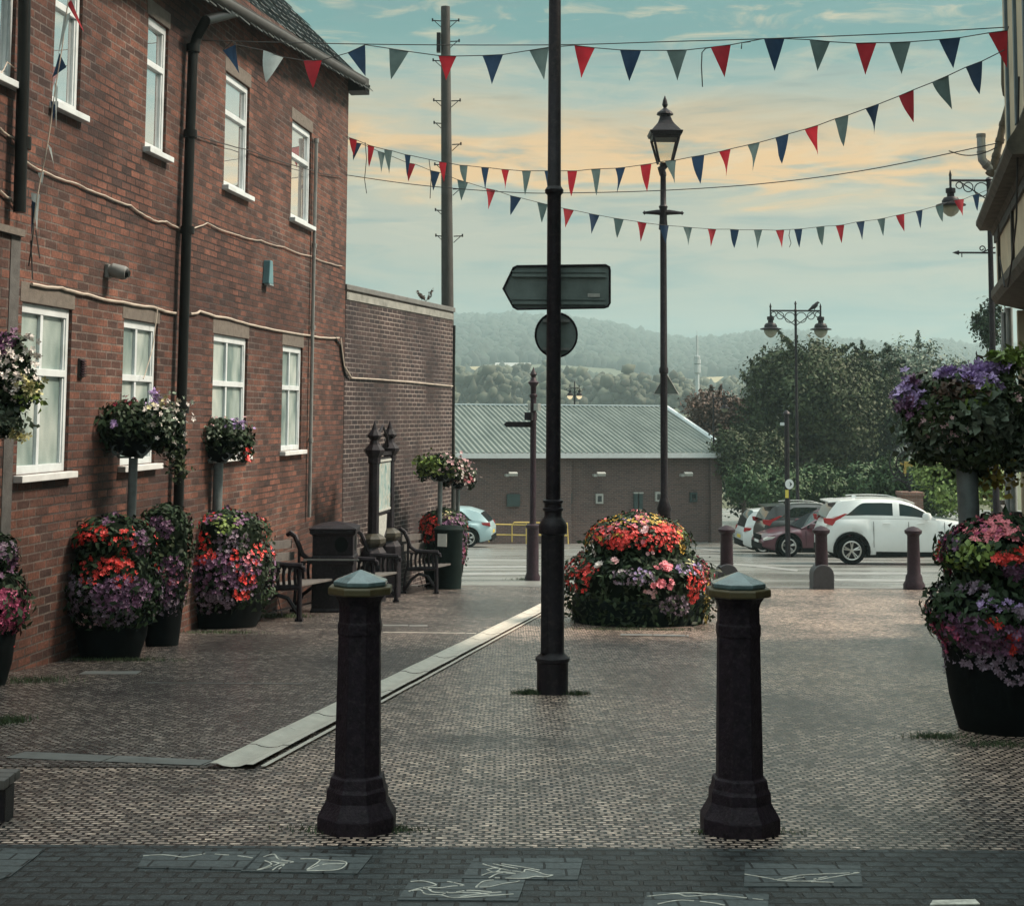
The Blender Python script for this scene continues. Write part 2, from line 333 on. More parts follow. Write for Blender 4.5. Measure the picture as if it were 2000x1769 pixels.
# ------------------------------------------------------------------ mesh helpers
class MB:
    def __init__(s): s.v, s.f = [], []
    def add(s, vs, fs):
        o = len(s.v); s.v += [tuple(x) for x in vs]; s.f += [tuple(i + o for i in f) for f in fs]; return s
    def box(s, c, d, rz=0.0, rx=0.0, ry=0.0):
        hx, hy, hz = d[0] / 2, d[1] / 2, d[2] / 2
        mt = Matrix.Rotation(rz, 3, 'Z') @ Matrix.Rotation(ry, 3, 'Y') @ Matrix.Rotation(rx, 3, 'X')
        vs = [mt @ Vector((x, y, z)) + Vector(c) for x in (-hx, hx) for y in (-hy, hy) for z in (-hz, hz)]
        return s.add(vs, [(0, 1, 3, 2), (4, 6, 7, 5), (0, 4, 5, 1), (2, 3, 7, 6), (0, 2, 6, 4), (1, 5, 7, 3)])
    def lathe(s, prof, seg=16, c=(0, 0, 0), ph=0.0, cap=True, sx=1.0, sy=1.0):
        vs, fs = [], []
        for r, z in prof:
            for k in range(seg):
                a = ph + 2 * math.pi * k / seg
                vs.append((c[0] + r * math.cos(a) * sx, c[1] + r * math.sin(a) * sy, c[2] + z))
        for i in range(len(prof) - 1):
            for k in range(seg):
                a, b = i * seg + k, i * seg + (k + 1) % seg
                fs.append((a, b, b + seg, a + seg))
        if cap:
            fs.append(tuple(range(seg))[::-1]); fs.append(tuple((len(prof) - 1) * seg + k for k in range(seg)))
        return s.add(vs, fs)
    def tube(s, pts, r, seg=8, closed=False):
        pts = [Vector(p) for p in pts]; n = len(pts); vs, fs = [], []
        rr = r if isinstance(r, (list, tuple)) else [r] * n
        prev = None
        for i, p in enumerate(pts):
            if closed: t = (pts[(i + 1) % n] - pts[i - 1])
            else: t = pts[min(i + 1, n - 1)] - pts[max(i - 1, 0)]
            t = t.normalized() if t.length > 1e-9 else Vector((0, 0, 1))
            if prev is None:
                a = t.cross(Vector((0, 0, 1)))
                if a.length < 1e-3: a = t.cross(Vector((1, 0, 0)))
            else: a = prev - t * prev.dot(t)
            a.normalize(); prev = a; b = t.cross(a)
            for k in range(seg):
                g = 2 * math.pi * k / seg
                vs.append(p + (a * math.cos(g) + b * math.sin(g)) * rr[i])
        for i in range(n if closed else n - 1):
            for k in range(seg):
                a0, b0 = i * seg + k, i * seg + (k + 1) % seg; j = (i + 1) % n
                fs.append((a0, b0, j * seg + (k + 1) % seg, j * seg + k))
        if not closed: fs.append(tuple(range(seg))[::-1]); fs.append(tuple((n - 1) * seg + k for k in range(seg)))
        return s.add(vs, fs)
    def prism(s, poly, o, ax, ay, ad, depth):
        o, ax, ay, ad = Vector(o), Vector(ax), Vector(ay), Vector(ad); n = len(poly)
        vs = [o + ax * x + ay * y for x, y in poly] + [o + ax * x + ay * y + ad * depth for x, y in poly]
        return s.add(vs, [tuple(range(n))[::-1], tuple(range(n, 2 * n))] + [(i, (i + 1) % n, n + (i + 1) % n, n + i) for i in range(n)])
    def build(s, name, mat, parent=None, smooth=False, uv=True, bevel=0.0, loc=None):
        me = bpy.data.meshes.new(name); me.from_pydata(s.v, [], s.f)
        bm = bmesh.new(); bm.from_mesh(me); bmesh.ops.recalc_face_normals(bm, faces=bm.faces)
        if bevel:
            bmesh.ops.bevel(bm, geom=[e for e in bm.edges if len(e.link_faces) == 2 and e.calc_face_angle(0) > .5], offset=bevel, segments=2, affect='EDGES', profile=.6)
        bm.to_mesh(me); bm.free()
        return link(name, me, mat, parent, smooth, uv)
def link(name, me, mat, parent=None, smooth=False, uv=True):
    me.materials.append(mat)
    if uv and len(me.polygons) < 60000: boxuv(me)
    if smooth:
        me.polygons.foreach_set('use_smooth', [True] * len(me.polygons))
        if smooth != 'full':
            try: me.set_sharp_from_angle(angle=R(38))
            except Exception: pass
    o = bpy.data.objects.new(name, me); col.objects.link(o)
    if parent is not None: o.parent = parent
    return o
def boxuv(me):
    uvl = me.uv_layers.new(name='UVMap').data
    for p in me.polygons:
        n = p.normal
        a = 0 if abs(n.x) > max(abs(n.y), abs(n.z)) else (1 if abs(n.y) > abs(n.z) else 2)
        for li in p.loop_indices:
            c = me.vertices[me.loops[li].vertex_index].co
            uvl[li].uv = (c.y, c.z) if a == 0 else ((c.x, c.z) if a == 1 else (c.x, c.y))
def tag(o, label, cat, group=None, kind=None):
    o['label'] = label; o['category'] = cat
    if group: o['group'] = group
    if kind: o['kind'] = kind
    return o
def thing(name, label, cat, loc=(0, 0, 0), rz=0.0, group=None):
    o = bpy.data.objects.new(name, None); col.objects.link(o); o.location = loc; o.rotation_euler = (0, 0, rz); o.empty_display_size = .2
    return tag(o, label, cat, group)
def struct(o, label, cat): return tag(o, label, cat, None, 'structure')
def dup(root, loc, rz, label, group=None):
    r = root.copy(); col.objects.link(r); r.location = loc; r.rotation_euler = (0, 0, rz); r['label'] = label
    if group: r['group'] = group
    for ch in list(root.children):
        c = ch.copy(); col.objects.link(c); c.parent = r
        for g in list(ch.children):
            d = g.copy(); col.objects.link(d); d.parent = c
    return r

def npmesh(name, V, Fc, mat, parent=None, smooth=False):
    me = bpy.data.meshes.new(name); V = np.asarray(V, dtype=np.float32); Fc = np.asarray(Fc, dtype=np.int32); k = Fc.shape[1]
    me.vertices.add(len(V)); me.vertices.foreach_set('co', V.ravel())
    me.loops.add(Fc.size); me.loops.foreach_set('vertex_index', Fc.ravel())
    me.polygons.add(len(Fc)); me.polygons.foreach_set('loop_start', np.arange(0, Fc.size, k, dtype=np.int32)); me.polygons.foreach_set('loop_total', np.full(len(Fc), k, dtype=np.int32))
    me.update(calc_edges=True); me.validate()
    return link(name, me, mat, parent, smooth, False)
def unit(a): return a / np.maximum(np.linalg.norm(a, axis=1, keepdims=True), 1e-9)
def leaves(Pn, Nn, size, aspect=.55, droop=.3):
    """one diamond leaf per point, tilted round the outward normal"""
    n = len(Pn); Nn = unit(Nn + rng.normal(0, .55, (n, 3))); t = unit(np.cross(Nn, rng.normal(0, 1, (n, 3)))); b = np.cross(Nn, t)
    t[:, 2] -= droop; t = unit(t)
    s = (size * rng.uniform(.6, 1.35, n))[:, None]
    V = np.stack([Pn - t * s * .5, Pn + b * s * aspect * .5 + Nn * s * .12, Pn + t * s * .6, Pn - b * s * aspect * .5 + Nn * s * .12], 1).reshape(-1, 3)
    return V, np.arange(4 * n).reshape(-1, 4)
def blooms(Pn, Nn, size, petals=5):
    """one open flower per point: a ring of cupped petals"""
    n = len(Pn); Nn = unit(Nn + rng.normal(0, .35, (n, 3))); t = unit(np.cross(Nn, rng.normal(0, 1, (n, 3)))); b = np.cross(Nn, t)
    s = (size * rng.uniform(.7, 1.25, n))[:, None]; Vs, Fs = [], []
    for k in range(petals):
        a = 2 * math.pi * k / petals
        def d(x): return t * math.cos(x) + b * math.sin(x)
        Vs += [Pn, Pn + d(a - .5) * s * .36 + Nn * s * .10, Pn + d(a) * s * .55 + Nn * s * .16, Pn + d(a + .5) * s * .36 + Nn * s * .10]
    V = np.stack(Vs, 1).reshape(-1, 3); q = np.arange(n)[:, None] * (4 * petals)
    Fc = np.concatenate([q + np.array([[4 * k, 4 * k + 1, 4 * k + 2, 4 * k + 3]]) for k in range(petals)], 0)
    return V, Fc
_bm = bmesh.new(); bmesh.ops.create_icosphere(_bm, subdivisions=1, radius=1); _bm.verts.ensure_lookup_table()
ICOV = np.array([v.co[:] for v in _bm.verts]); ICOF = np.array([[v.index for v in f.verts] for f in _bm.faces]); _bm.free()
def lumps(Pn, Rn, jit=.25):
    n = len(Pn); k = len(ICOV)
    V = ICOV[None] * (1 + rng.normal(0, jit, (n, k, 1))) * Rn[:, None, :] + Pn[:, None, :]
    Fc = ICOF[None] + (np.arange(n) * k)[:, None, None]
    return V.reshape(-1, 3), Fc.reshape(-1, 3)

# ================================================================== GROUND
def sheet(name, xs, ys, zf, mat, dz=0.0):
    V = [(x, y, zf(x, y) + dz) for y in ys for x in xs]; nx = len(xs)
    Fc = [(j * nx + i, j * nx + i + 1, (j + 1) * nx + i + 1, (j + 1) * nx + i) for j in range(len(ys) - 1) for i in range(nx - 1)]
    me = bpy.data.meshes.new(name); me.from_pydata(V, [], Fc)
    return link(name, me, mat, None, False, True)
YB = gnd(1000, 1654).y
o = sheet('block_paving', [-14, -7, 0, 7, 14], [YB + (25.5 - YB) * i / 16 for i in range(17)], lambda x, y: gz(y), m_paving); struct(o, 'brown wet block paving covering the pedestrian lane', 'paving')
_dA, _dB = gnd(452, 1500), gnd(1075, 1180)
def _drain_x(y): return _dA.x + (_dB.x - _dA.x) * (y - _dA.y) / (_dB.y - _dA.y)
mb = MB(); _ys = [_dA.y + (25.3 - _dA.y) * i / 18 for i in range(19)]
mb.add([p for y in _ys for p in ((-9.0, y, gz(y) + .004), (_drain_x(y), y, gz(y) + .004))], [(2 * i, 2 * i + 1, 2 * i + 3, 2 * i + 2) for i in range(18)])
struct(mb.build('shaded_side_paving', m_paveshade), 'block paving painted darker for shade between the drain channel and the brick building', 'paving')
o = sheet('stone_sett_pavement', [-14, -7, 0, 7, 14], [-30, -10, 0, YB], lambda x, y: gz(y), m_setts, 0.0); struct(o, 'dark stone sett strip across the front edge of the lane', 'pavement')
mb = MB(); mb.add([(-14, 25.5, gz(25.5)), (14, 25.5, gz(25.5)), (14, 25.5, gz(25.5) - .4), (-14, 25.5, gz(25.5) - .4)], [(0, 1, 2, 3)])
mb.box((0, 25.42, gz(25.42) - .05), (28, .14, .12)); struct(mb.build('kerb', m_kerb), 'stone kerb where the lane meets the road', 'kerb')
ridge_px = [(-900, 640), (300, 625), (890, 618), (1000, 614), (1100, 617), (1200, 632), (1300, 655), (1350, 661), (1420, 656), (1480, 645), (1560, 645), (1640, 659), (1700, 664), (1760, 674), (1840, 660), (1900, 672), (2100, 660), (3200, 640)]
def hill_z(x, y):
    px = 1000 + 2800 * x / max(y, 1)
    px = min(max(px, -890), 3190)
    ry = np.interp(px, [a for a, _ in ridge_px], [b for _, b in ridge_px])
    top = (805 - ry - 9) * 1400 / 2800.0                        # above the eye at 1400 m
    yy = min(y, 1400)
    prof = np.interp(yy, [95, 170, 300, 420, 600, 900, 1200, 1400], [0, .01, .05, .09, .17, .42, .80, 1.0])
    z = gz(95) * (1 - min(1, prof * 6)) + min(1, prof * 6) * (EYE - 6) + prof * (top + 6) - (gz(95) if False else 0)
    return z + (0 if y <= 1400 else -(y - 1400) * .08)
def ground_z(x, y): return gz(y) if y <= 95 else hill_z(x, y)
xs = [-900, -600, -400, -250, -120, -60, -30, -15, 0, 15, 30, 60, 120, 250, 400, 600, 900]
ys = [25.56, 28, 32, 36.4, 44, 52, 60, 70, 80, 95]
o = sheet('road', xs, ys, lambda x, y: gz(y), m_asphalt); struct(o, 'wet grey asphalt road and car park beyond the lane', 'road')
ys = [95, 120, 170, 230, 300, 360, 420, 500, 600, 700, 800, 900, 1000, 1100, 1200, 1300, 1400, 1500, 1700]
xs = list(np.linspace(-900, 900, 61))
o = sheet('hills', xs, ys, hill_z, m_hill); struct(o, 'wooded hillside rising beyond the town', 'hill')
# a pale field on the far slope
fx, fy = 95.0, 560.0
def patch(name, px0, px1, y0, y1, mat, label):
    V, Fc = [], []; n = 8
    for j in range(n + 1):
        y = y0 + (y1 - y0) * j / n
        for i in range(n + 1):
            px = px0 + (px1 - px0) * i / n; x = (px - 1000) / 2800 * y
            V.append((x, y, hill_z(x, y) + 1.0))
    Fc = [(j * (n + 1) + i, j * (n + 1) + i + 1, (j + 1) * (n + 1) + i + 1, (j + 1) * (n + 1) + i) for j in range(n) for i in range(n)]
    me = bpy.data.meshes.new(name); me.from_pydata(V, [], Fc); struct(link(name, me, mat), label, 'field')
patch('field', 1372, 1440, 640, 800, m_field, 'pale stubble field on the slope behind the mast')
patch('field', 900, 965, 640, 760, m_field, 'small pale field left on the slope behind the shed roof')
# woods
n = 9500
Yw = rng.uniform(560, 1430, n); pxw = rng.uniform(600, 2300, n); Xw = (pxw - 1000) / 2800 * Yw
keep = ~(((pxw > 1365) & (pxw < 1445) & (Yw > 600) & (Yw < 815)) | ((pxw > 895) & (pxw < 970) & (Yw > 620) & (Yw < 770)))
clear = np.sin(Xw * .012 + 1) * np.cos(Yw * .009) > .55
keep &= ~(clear & (Yw < 1000)); Xw, Yw = Xw[keep], Yw[keep]
Zw = np.array([hill_z(a, b) for a, b in zip(Xw, Yw)])
Pw = np.stack([Xw, Yw, Zw + 2.6], 1); s = rng.uniform(2.6, 5.4, len(Xw))
V, Fc = lumps(Pw, np.stack([s, s, s * rng.uniform(.8, 1.25, len(s))], 1), .22)
tag(npmesh('hill_woodland', V, Fc, m_wooda, None, False), 'dense dark wood covering the far hillside', 'woodland', kind='stuff')
V1, F1, off = [], [], 0
pc = []
for k in range(150):
    Y = random.uniform(330, 520); px = random.uniform(700, 2100)
    if 1372 < px < 1440 and Y > 500: continue
    x = (px - 1000) / 2800 * Y; z = hill_z(x, Y); h = random.uniform(7, 12.5)
    for q in range(26):
        a = random.uniform(0, 6.28); u = random.random() ** .6
        pc.append((x + math.cos(a) * u * h * .42, Y + math.sin(a) * u * h * .42, z + h * random.uniform(.25, .92) * (1.05 - .35 * u), random.uniform(.9, 1.9)))
pc = np.array(pc)
V, Fc = lumps(pc[:, :3], np.repeat(pc[:, 3:], 3, 1), .28)
tag(npmesh('valley_woodland', V, Fc, m_woodb), 'misty belt of round trees in the valley below the hill', 'woodland', kind='stuff')
# farm on the hill
fp = at(1002, 709, 640); t = thing('farm_building', 'small white farm building alone on the hazy hillside', 'farm', (fp.x, fp.y, hill_z(fp.x, fp.y)))
mb = MB(); mb.box((0, 0, 2), (15, 6, 8)); mb.build('wall', m_plate, t)
mb = MB(); mb.prism([(-3.4, 0), (3.4, 0), (0, 2.2)], (-8, 0, 6.05), (0, 1, 0), (0, 0, 1), (1, 0, 0), 16); mb.build('roof', m_plate, t)

# ---- engraved slabs in the front strip
def gpoly(pts, dz): return [gnd(x, y) + Vector((0, 0, dz)) for x, y in pts]
def slab(label, quad, lines, mat=None, w=.0028, fills=()):
    c = gnd(sum(p[0] for p in quad) / 4, sum(p[1] for p in quad) / 4)
    t = thing('carved_slab', label, 'paving slab', c)
    mb = MB(); top = [p - c for p in gpoly(quad, .004)]; bot = [Vector((p.x, p.y, p.z - .05)) for p in top]
    mb.add(top + bot, [(0, 1, 2, 3), (0, 4, 5, 1), (1, 5, 6, 2), (2, 6, 7, 3), (3, 7, 4, 0)]); mb.build('slab', mat or m_slab, t)
    for fl_ in fills:
        mb = MB(); q = [p - c for p in gpoly(fl_, .0042)]; mb.add(q + [v - Vector((0, 0, .01)) for v in q], [tuple(range(len(q)))] + [(i, (i + 1) % len(q), len(q) + (i + 1) % len(q), len(q) + i) for i in range(len(q))]); mb.build('inlay', m_inlay, t)
    if lines:
        mb = MB()
        for ln in lines:
            sm = []
            for i in range(len(ln) - 1):
                p0, p1 = ln[max(i - 1, 0)], ln[i]; p2, p3 = ln[i + 1], ln[min(i + 2, len(ln) - 1)]
                for q in range(5):
                    u = q / 5; sm.append(tuple(.5 * (2 * p1[k] + (p2[k] - p0[k]) * u + (2 * p0[k] - 5 * p1[k] + 4 * p2[k] - p3[k]) * u * u + (3 * p1[k] - p0[k] - 3 * p2[k] + p3[k]) * u ** 3) for k in (0, 1)))
            sm.append(ln[-1])
            pts = [p - c for p in gpoly(sm, .0045)]
            for a, b in zip(pts, pts[1:]):
                if random.random() < .07: continue
                d = (b - a); nn = Vector((-d.y, d.x, 0));
                if nn.length < 1e-6: continue
                nn = nn.normalized() * w
                e = d.normalized() * w * .5
                mb.add([a - nn - e, b - nn + e, b + nn + e, a + nn - e] + [q + Vector((0, 0, .0015)) for q in (a - nn - e, b - nn + e, b + nn + e, a + nn - e)],
                       [(4, 5, 6, 7), (0, 1, 5, 4), (1, 2, 6, 5), (2, 3, 7, 6), (3, 0, 4, 7)])
        mb.build('carving', m_chalk, t)
    return t
def Z1(x, y): return (760 + x / 4.915, 1400 + y / 4.915)
slab('grey paving slab carved with a bird spreading its wing feathers', [(902, 1716), (926, 1677), (1139, 1677), (1128, 1719)],
     [[Z1(*p) for p in L] for L in ([(900, 1420), (1000, 1450), (1140, 1480)], [(1000, 1420), (1150, 1450), (1230, 1465)], [(1080, 1420), (1250, 1445), (1360, 1465), (1440, 1480)], [(940, 1475), (1010, 1460), (1070, 1470), (1030, 1500), (1150, 1490), (1220, 1490)],
      [(950, 1480), (1000, 1500), (1060, 1495)], [(890, 1530), (1000, 1500), (1210, 1510)], [(960, 1555), (1060, 1510), (1210, 1515)], [(1210, 1490), (1290, 1500), (1310, 1475), (1400, 1490), (1510, 1525), (1570, 1527), (1500, 1545), (1400, 1540), (1290, 1560), (1020, 1555)])], fills=[[Z1(*p) for p in [(1215, 1510), (1300, 1482), (1400, 1495), (1520, 1530), (1400, 1538), (1290, 1556), (1120, 1552)]]])
slab('grey paving slab carved with two flying birds, lowest of the carved slabs left of centre', [(776, 1758), (804, 1717), (1026, 1719), (1012, 1760)],
     [[Z1(*p) for p in L] for L in ([(210, 1590), (330, 1585), (450, 1620), (380, 1640), (290, 1655), (190, 1685), (300, 1670), (350, 1710), (500, 1720), (660, 1745), (1190, 1710)], [(560, 1590), (640, 1605), (715, 1628), (600, 1635), (500, 1650), (380, 1650), (420, 1690), (520, 1695)],
      [(330, 1655), (400, 1670)], [(650, 1690), (780, 1675), (980, 1690)], [(560, 1700), (800, 1695), (960, 1715)], [(690, 1735), (900, 1705), (1100, 1690)], [(835, 1640), (900, 1590), (1000, 1575)], [(830, 1645), (960, 1640), (1100, 1610), (1210, 1595), (1250, 1585)], [(500, 1720), (560, 1690)])], fills=[[Z1(*p) for p in [(840, 1642), (905, 1592), (1000, 1577), (1200, 1592), (1100, 1608), (960, 1642)]], [Z1(*p) for p in [(560, 1722), (800, 1698), (1150, 1708), (700, 1738)]]])
def Z2(x, y): return (x / 2, 1640 + y / 2)
slab('grey paving slab carved with a small bird and a pale feather, nearer the left bollard', [(470, 1702), (510, 1663), (728, 1671), (698, 1707)],
     [[Z2(*p) for p in L] for L in ([(1030, 70), (1070, 60), (1090, 80), (1145, 90), (1100, 95), (1060, 88)], [(1035, 85), (1060, 100), (1005, 122), (1060, 108), (1090, 95)], [(1065, 122), (1085, 108), (1110, 100), (1090, 118)], [(1175, 78), (1250, 82), (1200, 120), (1260, 100), (1345, 96)], [(1250, 82), (1350, 90), (1320, 120), (1200, 124)])], fills=[[Z2(*p) for p in [(1250, 84), (1345, 92), (1325, 118), (1205, 122), (1235, 100)]], [Z2(*p) for p in [(1045, 72), (1085, 64), (1130, 90), (1080, 92)]]])
slab('grey paving slab carved with one long feather, at the left end of the carved row', [(268, 1695), (285, 1664), (512, 1664), (480, 1700)],
     [[Z2(*p) for p in L] for L in ([(715, 72), (760, 65), (800, 58)], [(560, 66), (640, 62), (715, 72)], [(840, 60), (930, 66), (985, 74)])])
def Z3(x, y): return (1000 + x / 2, 1640 + y / 2)
slab('grey paving slab carved with a long crocodile shape in front of the right bollard', [(1453, 1732), (1455, 1686), (1680, 1692), (1685, 1732)],
     [[Z3(*p) for p in L] for L in ([(910, 138), (1010, 155), (1030, 160), (1080, 150), (1130, 142), (1200, 138), (1280, 135), (1355, 132), (1280, 145), (1200, 160), (1170, 165), (1090, 165), (1030, 162)], [(1050, 158), (1110, 148)], [(1070, 162), (1140, 150)], [(1180, 158), (1230, 148)], [(1170, 168), (1255, 170)])])
slab('pale grey paving slab carved with long lines on the bottom edge of the view', [(1250, 1800), (1263, 1742), (1502, 1748), (1498, 1803)],
     [[Z3(*p) for p in L] for L in ([(530, 225), (640, 215), (690, 225), (800, 215)], [(570, 255), (660, 240), (780, 250), (830, 260)], [(620, 215), (720, 212), (860, 225), (980, 238)])])
slab('plain grey slab at the far left end of the sett strip', [(-60, 1735), (-40, 1660), (88, 1660), (20, 1712)], [])
slab('small pale worn stone set in the dark setts at bottom right', [(1816, 1768), (1822, 1759), (1905, 1757), (1914, 1766)], [], m_chalk)

# ---- drains and kerb lines in the paving
def strip(name, a, b, w0, w1, mat, label, cat, dish=0.0, seg=16, joints=.9, h=.006):
    A, B = gnd(*a), gnd(*b); d = (B - A); d.z = 0; L = d.length; u = d.normalized(); nrm = Vector((-u.y, u.x, 0))
    mb = MB(); k = 0.0
    while k < L:
        e = min(k + joints - .012, L); vs = []; fs = []
        cross = [(-.5, 0), (-.34, 0), (-.2, -.7), (0, -1), (.2, -.7), (.34, 0), (.5, 0)] if dish else [(-.5, 0), (.5, 0)]
        jz = random.uniform(-.002, .002)
        for s_ in (k, e):
            p = A + u * s_; w = w0 + (w1 - w0) * s_ / L
            for cx, cz in cross:
                q = p + nrm * cx * w; vs.append((q.x, q.y, gz(q.y) + h + jz + cz * dish))
        nC = len(cross)
        for i in range(nC - 1): fs.append((i, i + 1, nC + i + 1, nC + i))
        if dish:  # outer lips
            for i0 in (0, nC - 1):
                pass
        mb.add(vs, fs); k += joints
    o = mb.build(name, mat); return tag(o, label, cat, None, 'structure')
strip('drain_channel', (452, 1500), (1075, 1180), .23, .23, m_channel, 'pale dished concrete drain channel running diagonally up the lane', 'drain', .016, joints=.62, h=.024)
strip('drain_edge', (514, 1500), (1084, 1186), .03, .03, m_channel, 'thin pale stone edge beside the drain channel', 'drain', 0, joints=.9, h=.012)
strip('kerb_row', (30, 1475), (412, 1492), .2, .16, m_kerb, 'row of dark flat kerb stones leading to the drain channel', 'kerb', 0, joints=.55, h=.008)
strip('drain_slot', (285, 1334), (700, 1337), .03, .03, m_kerb, 'thin dark drain slot across the left of the paving', 'drain', 0, joints=.6, h=.005)
strip('drain_slot', (748, 1235), (930, 1237), .05, .05, m_channel, 'pale drain line in front of the far benches', 'drain', 0, joints=.9, h=.005)
strip('manhole_cover', (748, 1222), (835, 1222), .2, .2, m_kerb, 'grey cover plate between near bollard and benches', 'cover', 0, joints=.3, h=.006)
strip('manhole_cover', (1212, 1240), (1345, 1242), .2, .2, m_kerb, 'flat grey cover plate in front of the middle planter', 'cover', 0, joints=.35, h=.006)
strip('manhole_cover', (160, 1314), (272, 1314), .22, .22, m_kerb, 'flat stone slab in the paving before the left barrels', 'cover', 0, joints=.9, h=.006)

# ---- road paint and painted wet reflections beyond the bollards
def paint(pts, label, dz=.006):
    mb = MB(); v = [gnd(x, y) for x, y in pts]; n = 6
    V = []
    for i in range(n + 1):
        a = v[0].lerp(v[1], i / n); b = v[3].lerp(v[2], i / n)
        for q in (a, b): V.append((q.x, q.y, gz(q.y) + dz))
    mb.add(V, [(2 * i, 2 * i + 2, 2 * i + 3, 2 * i + 1) for i in range(n)]); return struct(mb.build('road_marking_and_sheen', m_lines), label, 'road marking')
paint([(800, 1092), (1036, 1092), (1036, 1095), (800, 1095)], 'painted streak of wet sheen across the road left of the fingerpost')  # three left strips: reflections on wet tarmac put in as pale colour
paint([(800, 1106), (1036, 1105), (1036, 1109), (800, 1110)], 'broad painted streak of wet sheen on the road before the fingerpost')
paint([(800, 1119), (1040, 1118), (1040, 1123), (800, 1124)], 'painted streak of wet sheen on the road nearest the kerb')
paint([(1435, 1100), (1560, 1113), (1556, 1116), (1432, 1103)], 'slanting white bay line behind the left far bollard')
paint([(1620, 1118), (1800, 1118), (1800, 1122), (1620, 1122)], 'white line on the road behind the middle far bollard')
paint([(1630, 1130), (1790, 1132), (1790, 1137), (1630, 1135)], 'white line nearest the kerb between the right far bollards')
paint([(1335, 1066), (1430, 1078), (1428, 1080), (1333, 1068)], 'thin bay line left of the parked cars')

# ================================================================== LEFT BUILDING
A0 = 5.5; DIRL = Vector((360 / 2800, 1, 0)).normalized(); ANG = math.atan2(DIRL.y, DIRL.x)
NRM = Vector((DIRL.y, -DIRL.x, 0))                                # towards the street
O_L = Vector((-A0, 0, 0))
def wallpt(px, py, off=0.0, O=O_L, N=None, U=None):
    N = N or NRM; U = U or DIRL
    d = ray(px, py); c = Vector((0, 0, EYE)); k = ((O + N * off - c).dot(N)) / d.dot(N); p = c + d * k
    return ((p - O).dot(U), p.z)
def ws(px): return wallpt(px, 805)[0]
bld = thing('brick_building', 'long red brick building with white windows along the left of the lane', 'building', O_L, ANG)
# local: x along the wall, -y to the street
S_END = ws(671)
ZHU, ZSU, ZHL, ZSL = EYE + .722 * A0, EYE + .476 * A0, EYE + .159 * A0, EYE - .097 * A0
up = [(ws(-60), ws(3)), (ws(81), ws(136)), (ws(268), ws(309)), (ws(426), ws(474)), (ws(560), ws(599))]
lowr = [(ws(36), ws(135)), (ws(237), ws(304)), (ws(414), ws(481)), (ws(550), ws(589))]
low = lowr
rects = [(a, b, ZSU, ZHU) for a, b in up] + [(a, b, ZSL, ZHL) for a, b in low]
S0, ZB, ZT = 2.0, -2.5, EYE + 4.02
def eave(s_): return EYE + 4.40 + (s_ * .9918 - 15) * .100
bxs = sorted({S0, S_END, *[r[0] for r in rects], *[r[1] for r in rects]}); bzs = sorted({ZB, ZT, ZSU, ZHU, ZSL, ZHL})
mb = MB()
for a, b in zip(bxs, bxs[1:]):
    for c, d in zip(bzs, bzs[1:]):
        mx, mz = (a + b) / 2, (c + d) / 2
        if any(r[0] < mx < r[1] and r[2] < mz < r[3] for r in rects): continue
        mb.add([(a, 0, c), (b, 0, c), (b, 0, d), (a, 0, d)], [(0, 1, 2, 3)])
RV = .085
for a, b, c, d in rects:
    mb.add([(a, 0, c), (a, RV, c), (a, RV, d), (a, 0, d)], [(0, 1, 2, 3)]); mb.add([(b, 0, c), (b, RV, c), (b, RV, d), (b, 0, d)], [(0, 1, 2, 3)])
    mb.add([(a, 0, d), (b, 0, d), (b, RV, d), (a, RV, d)], [(0, 1, 2, 3)]); mb.add([(a, 0, c), (b, 0, c), (b, RV, c), (a, RV, c)], [(0, 1, 2, 3)])
mb.add([(S0, 0, ZT), (S_END, 0, ZT), (S_END, 0, eave(S_END) + .2), (S0, 0, max(eave(S0) + .3, ZT + .02))], [(0, 1, 2, 3)])
DEP = 7.0; PIT = math.tan(R(46)); ET = eave(S_END) + .2
mb.add([(S_END, 0, ZB), (S_END, DEP, ZB), (S_END, DEP, ET), (S_END, DEP / 2, ET + DEP / 2 * PIT - .1), (S_END, 0, ET)], [(0, 1, 2, 3, 4)])
mb.add([(S0, 0, ZB), (S0, DEP, ZB), (S0, DEP, ET), (S0, DEP / 2, ET + DEP / 2 * PIT - .4), (S0, 0, eave(S0) + .3)], [(0, 1, 2, 3, 4)])
mb.add([(S0, DEP, ZB), (S_END, DEP, ZB), (S_END, DEP, ET), (S0, DEP, ET)], [(0, 1, 2, 3)])
mb.build('wall', m_brick, bld)
